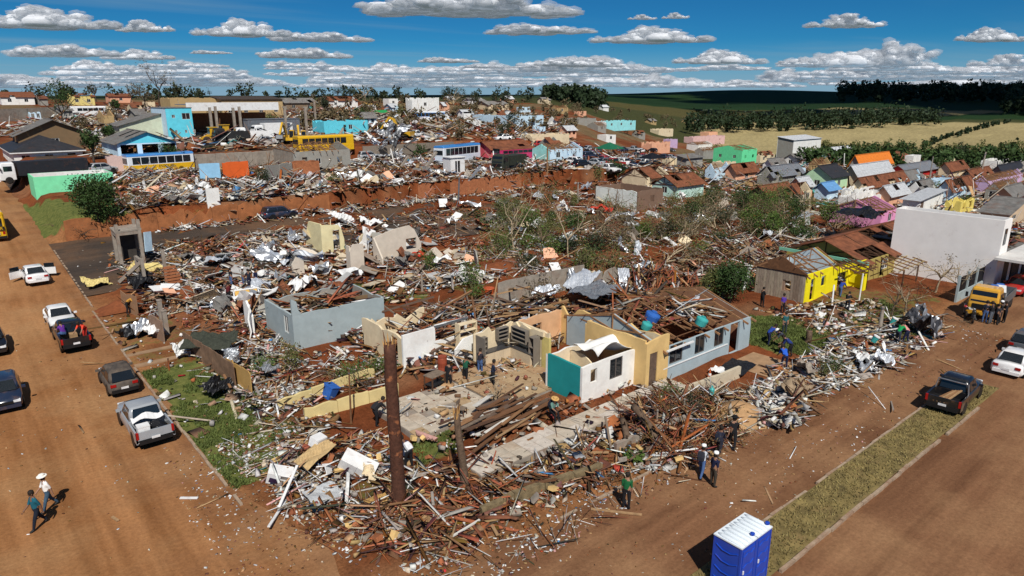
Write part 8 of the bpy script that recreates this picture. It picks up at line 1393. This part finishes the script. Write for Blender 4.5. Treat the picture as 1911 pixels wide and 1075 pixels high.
find('metal_roof_wreck', 'green roof sheet lying by the far snag', 'sheet', 705, 214, [('sheet', MB().box((0, 0, 1.0), (9, 3, .1), rot=Euler((.35, 0, .1))), pm('green_roof', (.03, .3, .08), rough=.4)), ('rail', MB().bar((-4, -1.5, .6), (4, -1.5, .6), .1), STEEL)]); find('metal_roof_wreck', 'yellow roof canopy lying behind the green roof sheet', 'sheet', 695, 202, [('sheet', MB().box((0, 0, 1.5), (6, 3, .12), rot=Euler((.3, .1, .1))), EXC), ('post', MB().box((2, 0, .6), (.2, .2, 1.4)), STEEL)]); find('metal_roof_wreck', 'tilted yellow roof beam frame left of the pale blue house', 'sheet', 850, 238, [('sheet', MB().box((0, 0, 1.6), (7, 2.0, .2), rot=Euler((.2, .3, .1))), EXC), ('post', MB().box((-2, 0, .6), (.2, .2, 2)), STEEL)])
# ------------------------------------------------------------------ clouds: heaped cumulus with flat bases at one level
def ico(sub):
    bm = bmesh.new(); bmesh.ops.create_icosphere(bm, subdivisions=sub, radius=1); v = np.array([q.co[:] for q in bm.verts]); f = np.array([[w.index for w in q.verts] for q in bm.faces]); bm.free(); return v, f
ICO = ico(2); ICS = ico(1); CLM = pm('cloud', (.46, .47, .49), rough=1, var=.03, scale=.002, bump=0, spec=0); CLF = pm('cloud_fringe', (.46, .47, .49), rough=1, var=.03, scale=.003, bump=0, spec=0)
for _m in (CLM, CLF):
    _b = _m.node_tree.nodes['Principled BSDF']; _b.inputs['Emission Color'].default_value = (.74, .86, 1, 1); _b.inputs['Emission Strength'].default_value = .13     # even glow added to lift shaded bases, in place of light scattered inside
    if _m is CLF: _b.inputs['Alpha'].default_value = .24
    else: _b.inputs['Subsurface Weight'].default_value = 1; _b.inputs['Subsurface Radius'].default_value = (1, 1, 1); _b.inputs['Subsurface Scale'].default_value = 160
def cloud_mesh(seed, n=80, az=.3, nl=4):
    rs = np.random.RandomState(seed); Vs, Fs, ms = [], [], []; k = 0; lobes = [(rs.uniform(-.7, .7), rs.uniform(-.2, .2), rs.uniform(.45, 1.0)) for _ in range(nl)]; surf = []
    for i in range(n):
        if i < 28: x = rs.uniform(-.95, .95); c = np.array([x, rs.normal() * .13, rs.uniform(.0, .1) * az]); r = rs.uniform(.09, .17) * (1.1 - .7 * abs(x))
        else:
            l = lobes[rs.randint(nl)]; t = rs.uniform(0, 1); c = np.array([l[0] + rs.normal() * .2 * (1 - t * .5), l[1] + rs.normal() * .12, (.08 + t * .65 * l[2]) * az]); r = rs.uniform(.06, .13) * (1.1 - .5 * t)
        w = ICO[0]; v = w * r * (1 + .1 * np.sin(w[:, 0] * 5 + i) * np.sin(w[:, 1] * 6 + 2 * i))[:, None] * np.array([1.4, 1, .7]) + c; Vs.append(v); Fs.append(ICO[1] + k); k += len(v); ms += [0] * len(ICO[1])
        for _ in range(12):
            d = w[rs.randint(len(w))]; surf.append(c + d * r * np.array([1.5, 1.05, .78]) * rs.uniform(.9, 1.22))
    for c in surf:
        r = rs.uniform(.02, .065); v = ICS[0] * r * np.array([1.7, 1, .7]) * (1 + rs.uniform(-.2, .2, (len(ICS[0]), 1))) + c; Vs.append(v); Fs.append(ICS[1] + k); k += len(v); ms += [1] * len(ICS[1])
    V = np.concatenate(Vs); V[:, 2] = np.where(V[:, 2] < 0, V[:, 2] * .25, V[:, 2]); me = np_mesh(bpy.data.meshes.new('cloud'), V, np.concatenate(Fs), None, True, [CLM, CLF]); me.polygons.foreach_set('material_index', np.array(ms, dtype=np.int32)); return me
CMS = [cloud_mesh(s, 80, [.36, .28, .44, .24, .38][s % 5], [4, 3, 2, 6, 5][s % 5]) for s in range(5)]
BASE = 1150.0
def cloud(label, px, py, wpx, k=0, hs=1.0, group=None, flip=1):
    """cloud whose flat base is seen at pixel (px, py) and whose width spans wpx pixels"""
    a, b, z = ray(px, py); z = max(z, .012); t = (BASE - CAMH) / z; p = Vector((a * t, b * t, BASE)); s = wpx * t / FPX / 2.2
    o = link('cloud', CMS[k % 5], None, p, (0, 0, -HEAD + U(-.15, .15) + (PI if flip < 0 else 0))); o.scale = (s, s, s * hs); return tag(o, label, 'cloud', group)
CL = [('large grey based cloud at the top left corner', 75, 50, 290, 0, 1.0), ('rounded cloud right of the top left cloud', 275, 58, 120, 2, 1.2), ('broad bright cloud above the beige warehouse', 450, 66, 190, 0, 1.2), ('long trailing cloud right of the broad bright cloud', 600, 76, 200, 3, .8), ('wide flat cloud at the top centre', 880, 26, 430, 3, .9), ('grey cloud below the wide top centre cloud', 1010, 62, 220, 1, .8), ('long pointed cloud right of the top centre', 1215, 78, 240, 0, .9), ('small puff left of the small white puff', 1200, 36, 60, 2, 1.0), ('small white puff at the top right of centre', 1262, 34, 56, 2, 1.3), ('lone bright cloud with a tail high on the right', 1580, 50, 165, 2, 1.0), ('layered cloud at the top right edge', 1850, 76, 150, 0, 1.2),
 ('oval cloud at mid height right of centre', 838, 116, 120, 1, .8), ('pale cloud above the aqua roofless house', 570, 107, 180, 3, 1.0), ('cloud bank above the green hill', 1345, 118, 190, 0, 1.0), ('largest cloud of the bank above the straw field', 1590, 122, 280, 4, 1.1), ('cloud bank above the hilltop wood', 1720, 136, 190, 0, .9), ('cloud at the right edge above the hilltop wood', 1880, 122, 150, 2, 1.0), ('long low cloud left of the bank', 1090, 132, 260, 3, 1.1), ('low cloud above the torn two storey house', 720, 137, 160, 0, .9), ('bright low cloud above the centre snag', 560, 142, 80, 2, 1.0), ('left long streaky cloud', 120, 104, 240, 3, .9), ('left bright ended streaky cloud', 255, 110, 150, 0, .9), ('small grey cloud above the thin ragged tree', 395, 100, 80, 1, .8)]
for k, (lb, x, y, w, m, hs_) in enumerate(CL): cloud(lb, x, y, w, m, hs_)
rs = np.random.RandomState(12)
for i in range(190):
    x = rs.uniform(-900, 2900); y = 172 - rs.uniform(.03, 1) ** 1.0 * 52; w = rs.uniform(70, 260) * (1.2 - (172 - y) / 110)
    cloud('distant low cumulus in the rows along the horizon', x, y, w, rs.randint(5), rs.uniform(.5, .95), 'distant cumulus rows', rs.choice([-1, 1]))
# clouds above and behind the picture, and the ones whose shadow lies on the far hills
def cloud_at(label, xc, yc, half, k, hs=.8, group=None, alt=BASE, sy_=1.0):
    a, b = c2w(xc, yc); o = link('cloud', CMS[k], None, (a, b, alt), (0, 0, -HEAD)); o.scale = (half, half * sy_, half * hs); return tag(o, label, 'cloud', group)
ct = 1 / math.tan(SUN_EL)
def shade(label, gx, gy, half, k, alt=1000, sy_=1.0): cloud_at(label, gx - sx * ct * alt, gy - sy * ct * alt, half, k, .6, 'clouds overhead', alt, sy_)
LBO = 'overhead cumulus drifting above the frame'
shade(LBO, 480, 1000, 330, 0, 1000, 1.7); shade(LBO, 250, 1420, 420, 3, 1000, 1.6); shade(LBO, -300, 1250, 560, 3, 1000, 2.0); shade(LBO, 900, 1000, 420, 1, 1000, 2.2); shade(LBO, 900, 1450, 600, 4, 1000, 2.2); shade(LBO, 330, 690, 150, 2, 950, 1.0); shade(LBO, 560, 720, 170, 1, 950, 1.1)
for i in range(14):
    an = rs.uniform(0, 6.28); d = rs.uniform(3500, 12000); cloud_at(LBO, -abs(d) * math.sin(an) * 1.0, -d * abs(math.cos(an)) - 2500, rs.uniform(400, 900), rs.randint(5), .8, 'clouds overhead')
